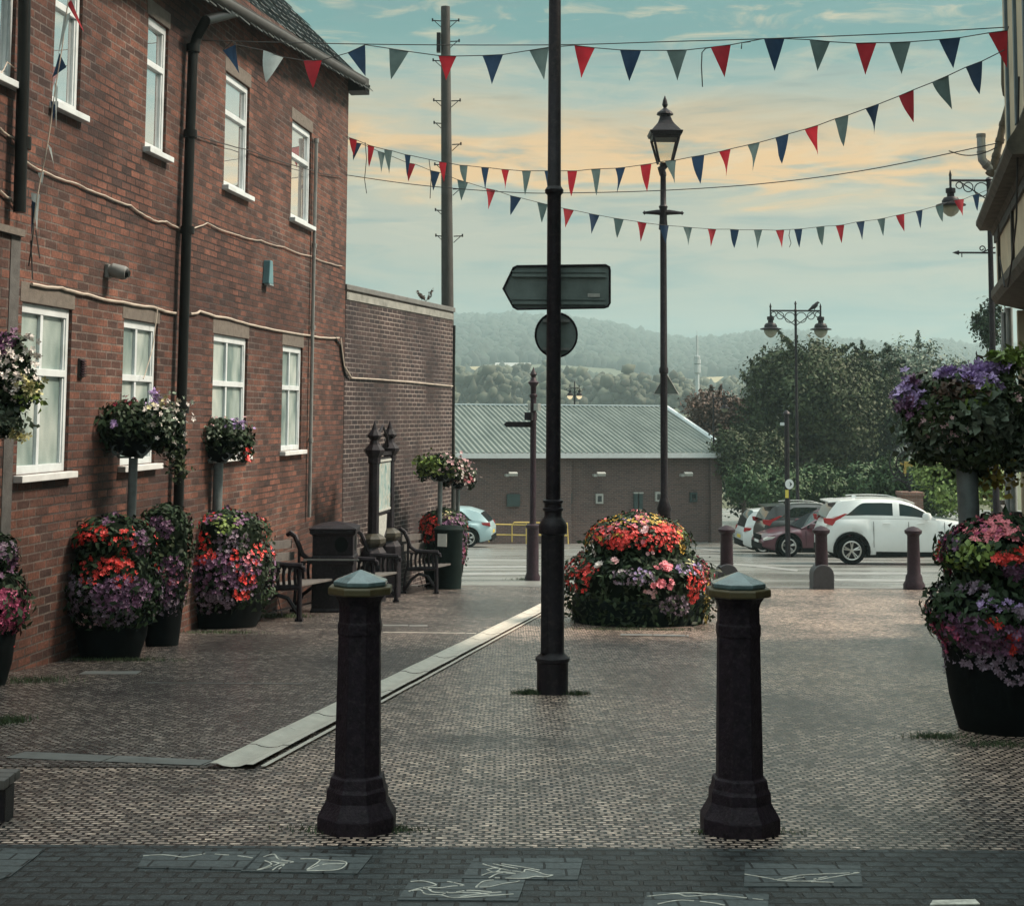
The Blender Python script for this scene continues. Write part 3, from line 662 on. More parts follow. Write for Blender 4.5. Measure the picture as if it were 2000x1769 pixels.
def window(par, a, b, c, d, kind, lintel=True):
    fw = .05; y0, y1 = .03, RV
    mb = MB(); cx, cz = (a + b) / 2, (c + d) / 2
    ym, yd = (y0 + y1) / 2, y1 - y0
    mb.box((a + fw / 2, ym, cz), (fw, yd, d - c)); mb.box((b - fw / 2, ym, cz), (fw, yd, d - c))
    mb.box((cx, ym, c + fw * .7), (b - a - 2 * fw, yd, fw * 1.4)); mb.box((cx, ym, d - fw * .8), (b - a - 2 * fw, yd, fw * 1.6))
    zt = c + (d - c) * (.655 if kind != 'low' else .60)
    mb.box((cx, ym - .004, zt), (b - a - 2 * fw, yd, .062))
    panes = [(c + fw * 1.4, zt - .031), (zt + .031, d - fw * 1.6)]
    if kind == 'low' and b - a > .6:
        for p0, p1 in panes: mb.box((a + (b - a) * .46, ym, (p0 + p1) / 2), (.05, yd - .01, p1 - p0))
    # opening sash edge, right side
    for p0, p1 in panes:
        mb.box((b - fw - .014, ym + .004, (p0 + p1) / 2), (.024, yd - .012, p1 - p0 - .004))
    w = mb.build('window', m_white, par, bevel=.005)
    mb = MB(); mb.add([(a + fw * .5, y1 - .02, c + fw * .5), (b - fw * .5, y1 - .02, c + fw * .5), (b - fw * .5, y1 - .02, d - fw * .5), (a + fw * .5, y1 - .02, d - fw * .5)], [(0, 1, 2, 3)])
    mb.build('pane', m_frost if kind == 'low' else m_glass, w)
    mb = MB(); mb.box(((a + b) / 2, .005, c - .03), (b - a + .10, .17, .055)); mb.build('sill', m_white if kind == 'up' else m_sill, w, bevel=.006)
    if lintel:
        mb = MB(); mb.box(((a + b) / 2, .045, d + .085), (b - a + .08, .1, .166)); mb.build('lintel', m_lintel, w, bevel=.006)
for a, b in up: window(bld, a, b, ZSU, ZHU, 'up')
for a, b in low: window(bld, a, b, ZSL, ZHL, 'low')
# roof: slates in courses
mb = MB(); RS0, RS1 = S0, S_END + .28
nrow = 26; run = (DEP / 2 + .34) / nrow
for r_ in range(nrow):
    y = -.32 + r_ * run; s_ = RS0 + (r_ % 2) * .12
    while s_ < RS1:
        w = .235; e = min(s_ + w, RS1); zl = eave(s_) + .2 + (y + .1) * PIT + random.uniform(-.008, .012); y2 = y + run * 1.5
        zh = zl + (y2 - y) * PIT - .022
        j = random.uniform(-.012, .008)
        mb.add([(s_, y + j, zl), (e - .008, y + j, zl), (e - .008, y2, zh), (s_, y2, zh), (s_, y + j, zl - .018), (e - .008, y + j, zl - .018), (e - .008, y2, zh - .018), (s_, y2, zh - .018)],
               [(0, 1, 2, 3), (4, 7, 6, 5), (0, 4, 5, 1), (1, 5, 6, 2), (3, 7, 4, 0)]); s_ += w
mb.add([(RS0, DEP / 2, eave(RS0) + .2 + DEP / 2 * PIT), (RS1, DEP / 2, eave(RS1) + .2 + DEP / 2 * PIT), (RS1, DEP + .3, eave(RS1)), (RS0, DEP + .3, eave(RS0))], [(0, 1, 2, 3)])
roof = mb.build('roof', m_slate, bld)
mb = MB()   # soffit, bargeboard
mb.add([(S0, 0, eave(S0) + .1), (RS1, 0, eave(RS1) + .1), (RS1, -.26, eave(RS1) + .06), (S0, -.26, eave(S0) + .06), (S0, 0, eave(S0) + .2), (RS1, 0, eave(RS1) + .22), (RS1, -.26, eave(RS1) + .15), (S0, -.26, eave(S0) + .15)],
       [(0, 1, 2, 3), (3, 2, 6, 7), (1, 5, 6, 2), (4, 5, 6, 7)])
zr = eave(RS1)
mb.add([(RS1 - .06, -.3, zr + .02), (RS1 - .06, DEP / 2, zr + .1 + DEP / 2 * PIT), (RS1 - .06, DEP / 2, zr - .08 + DEP / 2 * PIT), (RS1 - .06, 0, zr - .02), (RS1 - .06, -.26, zr - .05)] , [(0, 1, 2, 3, 4)])
mb.box((S_END + .12, -.12, zr - .03), (.34, .3, .16))
mb.build('soffit', m_soffit, bld)
mb = MB(); mb.tube([(S0, -.30, eave(S0) + .06), (S_END - .35, -.30, eave(S_END - .35) + .02)], .065, 10)
mb.tube([(S_END - .42, -.30, eave(S_END) + .0), (S_END - .42, -.30, eave(S_END) - .1)], .04, 8); mb.build('gutter', m_soffit, bld, smooth=True)
# big black downpipe with swan neck
def lp(px, py, off): s_, z = wallpt(px, py, off); return (s_, -off, z)
mb = MB(); mb.tube([(ws(405), -.28, eave(ws(405)) + .05), lp(402, 40, .26), lp(385, 72, .12), lp(377, 100, .09), lp(365, 440, .09), lp(348, 1000, .09), lp(347, 1120, .09)], .055, 10)
for py in (95, 262, 450, 800): p = lp(377 - (py - 95) * .031, py, .09); mb.lathe([(.075, -.04), (.075, .04)], 12, p)
pipe1 = mb.build('downpipe', m_pipe, bld, smooth=True)
mb = MB(); mb.tube([lp(49, -80, .09), lp(46, 130, .09), lp(38, 415, .09)], .05, 10); p = lp(45, 280, .09); mb.lathe([(.065, -.05), (.065, .05)], 12, p); mb.build('downpipe', m_pipe, bld, smooth=True)
mb = MB(); mb.tube([lp(618, 272, .05), lp(612, 560, .05), lp(604, 1010, .05)], .026, 8)
for py in (275, 480, 640, 860): p = lp(618 - (py - 272) * .019, py, .05); mb.lathe([(.036, -.03), (.036, .03)], 10, p)
mb.build('conduit', m_greypipe, bld, smooth=True)
# cables clipped to the wall
def cable(label, pts, r, mat, off=.02):
    mb = MB(); P2 = []
    for (x0, y0), (x1, y1) in zip(pts, pts[1:]):
        for i in range(6):
            t_ = i / 6; P2.append(lp(x0 + (x1 - x0) * t_, y0 + (y1 - y0) * t_ + 2.2 * math.sin(t_ * 3.14) + random.uniform(-.8, .8), off))
    P2.append(lp(*pts[-1], off)); mb.tube(P2, r, 6); return mb.build('cable', mat, bld, smooth=True)
cable('', [(0, 250), (22, 268), (46, 284)], .008, m_cable); cable('', [(50, 315), (85, 335), (152, 360), (205, 382), (255, 402), (300, 430), (325, 432), (357, 448)], .009, m_cable)
cable('', [(376, 445), (405, 435), (460, 458), (510, 470), (555, 482), (605, 500), (668, 520)], .007, m_cable)
cable('', [(62, 555), (120, 562), (170, 575), (240, 590), (300, 600), (345, 612)], .014, m_cable); cable('', [(372, 612), (390, 608), (450, 622), (520, 640), (605, 655), (662, 660)], .014, m_cable)
cable('', [(0, 372), (20, 388), (40, 410)], .010, m_cable); cable('', [(308, 600), (298, 680), (280, 740)], .006, m_cable, .03)
cable('', [(655, 659), (664, 672), (670, 715), (678, 738)], .016, m_pipe)
cable('', [(0, 146), (14, 122), (46, 140)], .005, m_cable)
cable('', [(375, 262), (480, 292), (600, 330), (670, 345)], .006, m_cord, .03)
# vent, alarm box, camera (fixed to the wall but things of their own)
def onwall(px, py, off): p = lp(px, py, off); return bld.matrix_basis @ Vector(p) if False else O_L + DIRL * p[0] + NRM * off + Vector((0, 0, p[2]))
t = thing('security_camera', 'round grey dome camera on a bracket on the brick wall', 'camera', onwall(208, 530, 0), ANG)
mb = MB(); mb.box((0, -.02, 0), (.1, .04, .13)); mb.build('bracket', m_greypipe, t, bevel=.01)
mb = MB(); mb.tube([(0, -.03, .0), (.0, -.06, .01), (.02, -.16, -.015), (.02, -.19, -.02)], [.05, .068, .068, .055], 14); mb.build('housing', m_greypipe, t, smooth=True)
mb = MB(); mb.tube([(.02, -.187, -.02), (.02, -.215, -.024)], [.045, .03], 14); mb.build('lens', m_pipe, t, smooth=True)
t = thing('wall_light', 'blue tapered wall light box on the brick wall beside the conduit', 'wall light', onwall(517, 535, 0), ANG)
mb = MB(); mb.prism([(-.10, -.13), (.10, -.13), (.055, .17), (-.055, .17)], (0, 0, 0), (1, 0, 0), (0, 0, 1), (0, -1, 0), .09); mb.build('housing', M('teal_box', (.09, .20, .23), .4, var=.2), t, bevel=.01)
mb = MB(); mb.box((0, -.06, -.14), (.17, .07, .02)); mb.build('lens', m_lead, t)
t = thing('air_vent', 'small louvred brown vent on the brick wall between ground floor windows', 'vent', onwall(156, 719, 0), ANG)
mb = MB(); mb.box((0, -.01, 0), (.10, .02, .17)); mb.build('backing', m_soffit, t)
mb = MB()
for k in range(7): mb.box((0, -.03, -.066 + k * .022), (.09, .03, .008), rx=.5)
mb.build('louvres', m_ironmaroon, t)
t = thing('junction_box', 'small pale round box on the wall beside the left pipe', 'box', onwall(18, 464, 0), ANG)
mb = MB(); mb.lathe([(.05, 0), (.05, .03), (.035, .05)], 12); o = mb.build('cover', m_plate, t, smooth=True); o.rotation_euler = (R(90), 0, 0)

# protruding neighbour at the far left
t = thing('neighbour_wall', 'protruding brick wall at the left edge nearer than the windows', 'wall', O_L, ANG)
s1 = 5.22 * 2800 / (1360 - 44) / .9918
zt = wallpt(40, 462, .28)[1]
mb = MB(); mb.box(((s1 - .16) / 2 + 2.5, -.125, (zt - 2.5) / 2), (s1 - .16 - 5, .25, zt + 2.5)); mb.build('wall', m_brick, t)
mb = MB(); mb.box((s1 - .08, -.125, (zt - 2.5) / 2), (.155, .262, zt + 2.5)); mb.build('quoin', M('grey_render', (.075, .075, .072), .85, var=.4, vs=9, bump=.4), t)
mb = MB(); mb.box(((s1) / 2 + 2.5, -.13, zt + .03), (s1 - 5, .32, .055)); mb.build('coping', m_lintel, t)

# ================================================================== EXTENSION WALL
DE = Vector((836 / 2800, 1, 0)).normalized(); ANGE = math.atan2(DE.y, DE.x); OE = O_L + DIRL * S_END
OE = Vector((OE.x, OE.y, 0)); LE = 5.25
NE = Vector((DE.y, -DE.x, 0))
def ep(px, py, off): s_, z = wallpt(px, py, off, OE, NE, DE); return (s_, -off, z)
ext = thing('boundary_wall', 'dark sooty brick yard wall with coping beyond the brick building', 'wall', OE, ANGE)
ZE = EYE + 1.90; LE = ep(884, 700, 0)[0]
mb = MB(); mb.box((LE / 2 + .01, .15, (ZE - 3) / 2), (LE - .02, .30, ZE + 3)); mb.build('wall', m_brickdark, ext)
mb = MB(); mb.box((LE / 2, .15, ZE + .045), (LE + .06, .38, .085)); mb.build('coping', m_kerb, ext, bevel=.01)
mb = MB(); mb.box((LE / 2, -.008, ZE - .09), (LE - .04, .02, .12)); mb.build('mortar_band', M('pale_mortar', (.22, .23, .21), .8, var=.5, vs=5), ext)
mb = MB(); mb.tube([ep(686, 738, .03), ep(740, 741, .03), ep(800, 746, .03), ep(884, 754, .03)], .013, 6); mb.tube([ep(665, 660, .03), ep(672, 715, .03), ep(686, 738, .03)], .018, 6); mb.build('cable', m_cable, ext)
mb = MB(); mb.tube([(LE + .07, .02, ZE - .25), (LE + .07, .02, -3)], .05, 10); mb.build('downpipe', m_pipe, ext, smooth=True)
mb = MB(); mb.box((LE + .22, .1, -.35), (.13, .1, 3.4)); mb.build('end_post', M('teal_post', (.07, .11, .115), .5, var=.3), ext)
# weed on the coping
wp = OE + DE * ep(832, 590, 0)[0] + Vector((0, 0, ZE + .08)); t = thing('weed', 'small reddish weed growing on top of the dark brick wall', 'weed', wp)
mb = MB(); tips = []
for k in range(9):
    a = random.uniform(0, 6.28); h = random.uniform(.12, .26); e = (math.cos(a) * .16, math.sin(a) * .12, h); mb.tube([(0, 0, 0), (e[0] * .4, e[1] * .4, h * .6), e], .004, 4); tips += [(e[0] * q, e[1] * q, h * q) for q in (.5, .7, .85, 1)]
mb.build('stems', m_bark, t); tp = np.array(tips); V, Fc = leaves(np.repeat(tp, 3, 0) + rng.normal(0, .015, (len(tp) * 3, 3)), rng.normal(0, 1, (len(tp) * 3, 3)), .05); npmesh('leaves', V, Fc, m_leafred, t)

# ================================================================== BOLLARDS
def near_bollard(label, px, py):
    c = gnd(px, py); k = 1 / 476.0
    t = thing('bollard', label, 'bollard', c, R(22.5 + 0), 'tall octagonal bollards at the front')
    oc = 1 / math.cos(math.pi / 8)
    prof = [(75, -6), (75, 31), (62, 54), (59, 60), (58, 79), (54, 86), (51, 104), (46, 106), (44.5, 108), (41, 378), (42.5, 382), (42.5, 402), (40.5, 405), (40, 436), (43, 446), (50, 457)]
    mb = MB(); mb.lathe([(r * k * oc, z * k) for r, z in prof], 8); mb.build('shaft', m_granite, t, bevel=.004)
    mb = MB(); mb.lathe([(r * k * oc, z * k) for r, z in [(58, 457.3), (62, 460), (62, 471), (60, 474)]], 8); mb.build('cap_ring', m_gold, t, bevel=.003)
    mb = MB(); mb.lathe([(r * k * oc, z * k) for r, z in [(50, 474.3), (52, 478), (52, 484), (2, 505)]], 8); mb.build('lid', m_lid, t, bevel=.003)
    return t
near_bollard('tall black octagonal bollard with gold rim, left one in front of the benches', 697, 1618)
near_bollard('tall black octagonal bollard with gold rim, right one in front of the paving', 1445, 1622)
BK = 1 / 110.0
def far_bollard(label, px, plate):
    c = gp(px, 25.2); t = thing('bollard', label, 'bollard', c, 0, 'far bollards along the kerb')
    prof = [(17, -3), (15, 5), (13, 15)] if not plate else [(13, -3)]
    prof += [(12.3, 60), (11.6, 100), (12.8, 103), (16.5, 106), (17, 111), (14, 113), (10, 116), (3, 118.5), (.5, 119)]
    if not plate: prof = [(21, -3), (21, 9), (17, 16), (16, 24), (13, 30)] + prof[3:]
    mb = MB(); mb.lathe([(r * BK, z * BK) for r, z in prof], 12); mb.build('post', m_ironmaroon, t, smooth=True)
    if plate:
        mb = MB(); pts = [(-20, -3), (20, -3), (20, 27)] + [(20 * math.cos(a), 27 + 20 * math.sin(a)) for a in np.linspace(.2, math.pi - .2, 12)] + [(-20, 27)]
        mb.prism([(x * BK, y * BK) for x, y in pts], (0, -.17, 0), (1, 0, 0), (0, 0, 1), (0, 1, 0), .34); mb.build('base', M('bollard_base', (.045, .045, .052), .6, var=.3, vs=20), t, bevel=.015)
    return t
far_bollard('dark bollard with arched grey base on the kerb, left of the white SUV', 1418, True)
far_bollard('dark bollard with arched grey base in front of the white SUV rear wheel', 1602, True)
far_bollard('dark bollard with flared foot in front of the white SUV front door', 1781, False)
# low bench corner at the left edge
c = gnd(-40, 1600); t = thing('low_bench', 'corner of a low dark bench with pale timber end at the left edge', 'bench', c)
k2 = at(20, 1600, c.y).x - c.x
for lx_ in (.05, .7): mb = MB(); mb.box((k2 - lx_, 0, .06), (.09, .12, .16)); mb.build('leg', m_iron, t, bevel=.008)
mb = MB()
for j in range(3): mb.box((k2 - .38, -.06 + j * .07, .165), (.76, .06, .04), rz=0)
mb.build('seat', m_wood, t, bevel=.006)

# ================================================================== POLES AND LAMPS
def ladder_lantern(par, s=1.0, z0=0.0, x0=0.0):
    """four-sided heritage lantern; s = metres for the 0.3 half width, z0 the foot of the glass"""
    h = .42 * 1.05
    mb = MB(); sq = math.sqrt(2)
    mb.lathe([(.02, .02 + z0 - .10), (.10, z0 - .04), (.125, z0 - .02), (.125, z0)], 4, (x0, 0, 0), R(45))
    for a in range(4):
        g = R(45 + 90 * a); ca, sa = math.cos(g), math.sin(g)
        mb.tube([(x0 + ca * .17 * s, sa * .17 * s, z0), (x0 + ca * .33 * s, sa * .33 * s, z0 + .42)], .022, 6)
    mb.lathe([(.33 * s, z0 + .40), (.36 * s, z0 + .44), (.36 * s, z0 + .46)], 4, (x0, 0, 0), R(45))
    fr = mb.build('lantern_frame', m_iron, par)
    mb = MB(); mb.lathe([(.40 * s, z0 + .46), (.43 * s, z0 + .52), (.38 * s, z0 + .53), (.22 * s, z0 + .66), (.17 * s, z0 + .72), (.13 * s, z0 + .80), (.13 * s, z0 + .83)], 4, (x0, 0, 0), R(45))
    mb.lathe([(.145, z0 + .83), (.13, z0 + .87), (.06, z0 + .92), (.025, z0 + .95), (.05, z0 + 1.0), (.035, z0 + 1.08), (.005, z0 + 1.16)], 12, (x0, 0, 0)); mb.build('lantern_roof', m_iron, par, bevel=.006)
    mb = MB(); mb.lathe([(.16 * s, z0 + .005), (.318 * s, z0 + .41)], 4, (x0, 0, 0), R(45), cap=False); mb.build('lantern_glass', m_lampglass, par)
# --- big sign pole
c = gnd(1079, 1354); K = c.y / 2800
pole = thing('lamp_post', 'tall black cast iron lamp post carrying two road sign backs in mid lane', 'lamp post', c, 0)
prof = [(31, -8), (31, 4), (30, 8), (30, 60), (33, 62), (33, 68), (28, 72), (23, 76), (22, 80), (22, 300), (27, 304), (28, 316), (24, 326), (19, 332), (17, 336), (17, 345), (20, 347), (20, 351), (17, 353), (17, 360), (20, 362), (20, 366), (14.5, 368),
        (13.6, 960), (14, 962), (18, 966), (18.5, 972), (14.5, 978), (13.2, 980), (11.6, 1500), (10.5, 2050)]
mb = MB(); mb.lathe([(r * K, z * K) for r, z in prof], 20); mb.build('column', m_iron, pole, smooth=True)
mb = MB(); mb.box((-16 * K, -13 * K, 190 * K), (14 * K, 14 * K, 225 * K)); mb.build('door', m_iron, pole, bevel=.006)
ladder_lantern(pole, 1.0, 2050 * K + .1)
def lx(px, py, dy=0.0): p = at(px, py, c.y + dy); return Vector((p.x - c.x, dy, p.z - c.z))
ds = .085
sgn = thing('direction_sign', 'grey back of an arrow shaped direction sign on the tall lamp post', 'sign', c + Vector((0, ds, 0)))
pts = [(983, 564), (1003, 523), (1010, 520), (1183, 518), (1190, 522), (1191, 528), (1191, 592), (1187, 599), (1180, 601), (1010, 604), (1003, 600)]
mb = MB(); q = [lx(x, y, ds) for x, y in pts]; mb.prism([(v.x, v.z) for v in q], (0, 0, 0), (1, 0, 0), (0, 0, 1), (0, 1, 0), .004); mb.build('panel', m_signback, sgn)
mb = MB(); qq = [Vector((v.x, -.006, v.z)) for v in q]; mb.tube(qq, .009, 6, closed=True); mb.build('rim', m_iron, sgn)
mb = MB()
for y in (536, 590): a, b = lx(1000, y, 0), lx(1184, y - 2, 0); mb.box(((a.x + b.x) / 2, -.012, a.z), (b.x - a.x, .016, .022)); mb.box(((a.x + b.x) / 2, -.012, a.z + .03), (b.x - a.x, .01, .008))
mb.build('rails', m_signback, sgn)
mb = MB(); a = lx(1161, 575, 0); mb.box((a.x, -.004, a.z), (.09, .006, .026)); mb.build('sticker', m_plate, sgn)
rs = thing('round_sign', 'round grey sign back just below the arrow sign on the lamp post', 'sign', c + Vector((0, ds, 0)))
mb = MB(); a = lx(1087, 653, 0); rr = 41 * K
mb.prism([(math.cos(x) * rr, math.sin(x) * rr * 1.06) for x in np.linspace(0, 2 * math.pi, 40)[:-1]], (a.x, 0, a.z), (1, 0, 0), (0, 0, 1), (0, 1, 0), .004); mb.build('panel', m_signback, rs)
mb = MB(); mb.tube([(a.x + math.cos(x) * rr, -.004, a.z + math.sin(x) * rr * 1.06) for x in np.linspace(0, 2 * math.pi, 40)[:-1]], .008, 6, closed=True); mb.build('rim', m_iron, rs)
mb = MB()
for dz in (-.105, .105): mb.box((a.x, -.012, a.z + dz), (.20, .014, .02)); mb.tube([(a.x - .06, -.06, a.z + dz), (a.x - .06, 0, a.z + dz)], .005, 6); mb.tube([(a.x + .06, -.06, a.z + dz), (a.x + .06, 0, a.z + dz)], .005, 6)
mb.build('brackets', m_greypipe, rs)
# --- lantern post behind planter
Y2 = 24.0; c = gp(1297, Y2); K = Y2 / 2800
lamp = thing('lamp_post', 'black lantern post with cross bar behind the middle planter', 'lamp post', c, 0)
def zpx(py, Y, px=1297): return at(px, py, Y).z - c.z
prof = [(17, -.2), (17, .25), (14, .35), (13, 1.3), (15, 1.35), (9, 1.5), (7.2, 1.55), (7, zpx(730, Y2)), (9, zpx(728, Y2)), (9, zpx(720, Y2)), (7, zpx(716, Y2)), (6.3, zpx(450, Y2)), (9, zpx(448, Y2)), (8.5, zpx(440, Y2)), (7.5, zpx(430, Y2)), (7.5, zpx(408, Y2)), (9, zpx(404, Y2)), (6, zpx(400, Y2)), (5.5, zpx(345, Y2)), (7, zpx(342, Y2))]
mb = MB(); mb.lathe([(r * K, z) for r, z in prof], 14); zb = zpx(416, Y2)
for sg in (-1, 1): mb.tube([(0, 0, zb), (sg * 12 * K, 0, zb + .01), (sg * 36 * K, 0, zb)], [.05, .045, .022], 8); mb.lathe([(.004, -.035), (.035, 0), (.004, .035)], 8, (sg * 37 * K, 0, zb))
mb.tube([(0, 0, zpx(342, Y2)), (-.03, 0, zpx(330, Y2)), (.05, 0, zpx(322, Y2))], [.06, .07, .05], 8)
mb.build('column', m_iron, lamp, smooth=True)
ladder_lantern(lamp, .92, zpx(319, Y2), 4 * K)
a = at(1301, 750, Y2 + .09) - c
ts = thing('warning_sign', 'small triangular sign back on the lantern post above the shed', 'sign', c + Vector((0, .1, 0)))
mb = MB(); T = [(-.21, -.17), (.21, -.17), (0, .19)]; mb.prism(T, (a.x, 0, a.z), (1, 0, 0), (0, 0, 1), (0, 1, 0), .004); mb.build('panel', m_signback, ts)
mb = MB(); mb.tube([(a.x + x, -.004, a.z + z) for x, z in T], .012, 6, closed=True); mb.build('rim', m_plate, ts)
# --- bell lanterns on scrolled arms
def bell_lantern(par, x, z, s, lit=False):
    mb = MB(); mb.lathe([(.02, .30), (.03, .26), (.10, .25), (.10, .16), (.075, .15), (.075, .08), (.14, .06), (.18, 0), (.18, -.05), (.30, -.09), (.30, -.11), (.20, -.11)], 16, (0, 0, 0))
    mb.v = [(x + a * s, b * s, z + c_ * s) for a, b, c_ in mb.v]; mb.build('lantern_hood', m_iron, par, smooth=True)
    mb = MB(); mb.lathe([(.19, -.112), (.185, -.18), (.14, -.26), (.07, -.32), (.01, -.34)], 16); mb.v = [(x + a * s, b * s, z + c_ * s) for a, b, c_ in mb.v]
    return mb.build('lantern_bowl', m_bowl if lit else m_bowloff, par, smooth='full')
m_bowl = M('lit_bowl', (.8, .7, .5), .3, var=.05); _b = m_bowl.node_tree.nodes['Principled BSDF']; _b.inputs['Emission Color'].default_value = (1, .8, .5, 1); _b.inputs['Emission Strength'].default_value = .35
m_bowloff = M('milky_bowl', (.22, .23, .17), .2, var=.1)
def scroll_arm(mb, x0, x1, z, s):
    mb.tube([(x0, 0, z), (x1, 0, z)], .028 * s, 6); d = 1 if x1 > x0 else -1; L = abs(x1 - x0)
    mb.tube([(x0, 0, z - .42 * s), (x0 + d * L * .75, 0, z - .03 * s)], .014 * s, 5)
    cx = x0
    for rr in (.16, .11, .075):
        cx += d * rr * s; mb.tube([(cx + math.cos(a_) * rr * s * .9, 0, z - .03 * s - rr * s + math.sin(a_) * rr * s * .9) for a_ in np.linspace(0, 6.28, 15)[:-1]], .012 * s, 5, closed=True); cx += d * rr * s
def post_lamp(label, px, Ytop, pytop, pyarm, arms, s, lit, wpx, group=None, base=None):
    c = gp(px, Ytop); t = thing('lamp_post', label, 'lamp post', c, 0, group); K = Ytop / 2800
    zt = at(px, pytop, Ytop).z - c.z; za = at(px, pyarm, Ytop).z - c.z; w = wpx * K / 2
    mb = MB(); mb.lathe([(w * 2, -.1), (w * 2, .8), (w * 1.5, 1.0), (w * 1.15, 1.05), (w * .8, za), (w * 1.2, za + .02), (w * .6, za + .06), (w * .5, zt - .12), (w * .9, zt - .1), (.01, zt)], 10)
    mb.build('column', m_iron, t, smooth=True); mb = MB()
    for ax in arms:
        x1 = (ax - px) * K; scroll_arm(mb, 0, x1, za, s)
        mb.tube([(x1, 0, za + .12 * s), (x1, 0, za - .12 * s)], .025 * s, 6); mb.lathe([(.035 * s, 0), (.003, .12 * s)], 6, (x1, 0, za + .1 * s))
    mb.build('arms', m_iron, t)
    for ax in arms: bell_lantern(t, (ax - px) * K, za - .42 * s, s, lit)
    return t, c, za
t, c, za = post_lamp('tall twin armed street lamp before the big tree', 1557, 50, 588, 607, (1508, 1606), 1.25, False, 6, 'bell lantern street lamps')
b = thing('bird', 'small dark bird perched on the right arm of the twin street lamp', 'bird', c + Vector(((1594 - 1557) * 50 / 2800, 0, za + .04)))
mb = MB(); mb.tube([(-.22, 0, -.02), (-.12, 0, .04), (-.02, 0, .10), (.06, 0, .17), (.09, 0, .23), (.13, 0, .255), (.19, 0, .245)], [.012, .045, .085, .075, .05, .048, .006], 10)
mb.tube([(0, .025, .04), (0.01, .025, -.01)], .008, 5); mb.tube([(0, -.025, .04), (.01, -.025, -.01)], .008, 5); mb.build('body', m_iron, b, smooth='full')
post_lamp('small twin street lamp with lit bowls above the shed roof', 1122, 80, 744, 757, (1113, 1131), .85, True, 4, 'bell lantern street lamps')
post_lamp('single arm street lamp with large bell lantern beside the right building', 1944, 27, 346, 353, (1868,), .92, False, 12, 'bell lantern street lamps')
post_lamp('distant single arm street lamp low behind the right flower basket', 1945, 46, 685, 697, (1912,), .9, False, 8, 'bell lantern street lamps')
post_lamp('distant street lamp rising from the reddish tree', 1394, 62, 768, 778, (1416,), .8, False, 4, 'bell lantern street lamps')
# slim bracket arm with a scroll, on the right lamp post
c = at(1944, 494, 27); t = thing('banner_bracket', 'slim iron bracket with scroll and arrow tip on the right street lamp', 'bracket', c)
mb = MB(); K = 27 / 2800
mb.tube([(0, 0, 0), (-78 * K, 0, 0)], .02, 6); mb.lathe([(.045, 0), (.002, .12)], 6, (0, 0, 0)); mb.v[-12:] = [(-72 * K - z, y, x) for x, y, z in mb.v[-12:]]
mb.tube([(0, 0, 11 * K), (-14 * K, 0, 6 * K), (-26 * K, 0, 1 * K)], .014, 5)
mb.tube([(-26 * K + math.cos(a_) * r_ * K, 0, 8 * K + math.sin(a_) * r_ * K) for a_, r_ in zip(np.linspace(-1.2, 6.5, 22), np.linspace(7, 2, 22))], .012, 5)
mb.tube([(-66 * K, 0, 0), (-66 * K, 0, -9 * K)], .01, 5); mb.build('arm', m_iron, t)

# thin post with small white disc
c = gp(1537, 44); K = 44 / 2800; t = thing('sign_post', 'thin dark post with a small white arrow disc and yellow tag behind the cars', 'sign post', c)
zt = at(1537, 805, 44).z - c.z
mb = MB(); mb.lathe([(.08, -.1), (.075, zt - .1), (.12, zt - .05), (.10, zt), (.02, zt + .06)], 8); mb.build('post', m_iron, t, smooth=True)
zd = at(1537, 945, 44).z - c.z
mb = MB(); mb.prism([(math.cos(x) * .13, math.sin(x) * .15) for x in np.linspace(0, 6.28, 24)[:-1]], (.05, -.1, zd), (1, 0, 0), (0, 0, 1), (0, 1, 0), .01); mb.build('disc', m_signwhite, t)
mb = MB(); mb.prism([(-.02, -.08), (.06, 0), (-.02, .08), (.0, .02), (-.0, -.02)], (.07, -.112, zd), (1, 0, 0), (0, 0, 1), (0, 1, 0), .008); mb.build('arrow', m_black, t)
mb = MB(); mb.box((-.03, -.1, at(1537, 964, 44).z - c.z), (.1, .02, .24)); mb.build('tag', M('yellow_tag', (.6, .5, .08), .5, var=.1), t)
zc = at(1532, 828, 44).z - c.z
mb = MB(); mb.box((-.14, -.05, zc), (.1, .16, .09)); mb.build('camera', m_white, t)

# fingerpost
c = gnd(1040, 1133); K = c.y / 2800; t = thing('fingerpost', 'black fingerpost with spired top and one arm pointing left', 'fingerpost', c)
prof = [(15, -4), (15, 6), (12, 14), (11.5, 98), (14, 101), (14, 105), (7, 108), (6.2, 112), (5.8, 350), (7.5, 352), (7.5, 356), (5.6, 358), (5.6, 372), (9, 377), (11, 380), (6, 384), (4, 390), (7, 396), (3, 403), (.4, 410)]
mb = MB(); mb.lathe([(r * K, z * K) for r, z in prof], 10); mb.build('post', m_ironmaroon, t, smooth=True)
za = at(1040, 829, c.y).z - c.z
mb = MB(); mb.prism([(0, -.055), (-.54, -.055), (-.60, 0), (-.54, .055), (0, .055)], (0, -.03, za), (1, 0, 0), (0, 0, 1), (0, 1, 0), .06); mb.build('arm', m_iron, t, bevel=.005)
mb = MB(); mb.box((.02, .0, at(1040, 795, c.y).z - c.z), (.07, .5, .14), rz=.4); mb.build('arm', m_plate, t, bevel=.005)
mb = MB(); mb.box((-.05, .02, at(1040, 813, c.y).z - c.z), (.15, .4, .16), rz=-.3); mb.build('arm', m_iron, t, bevel=.005)

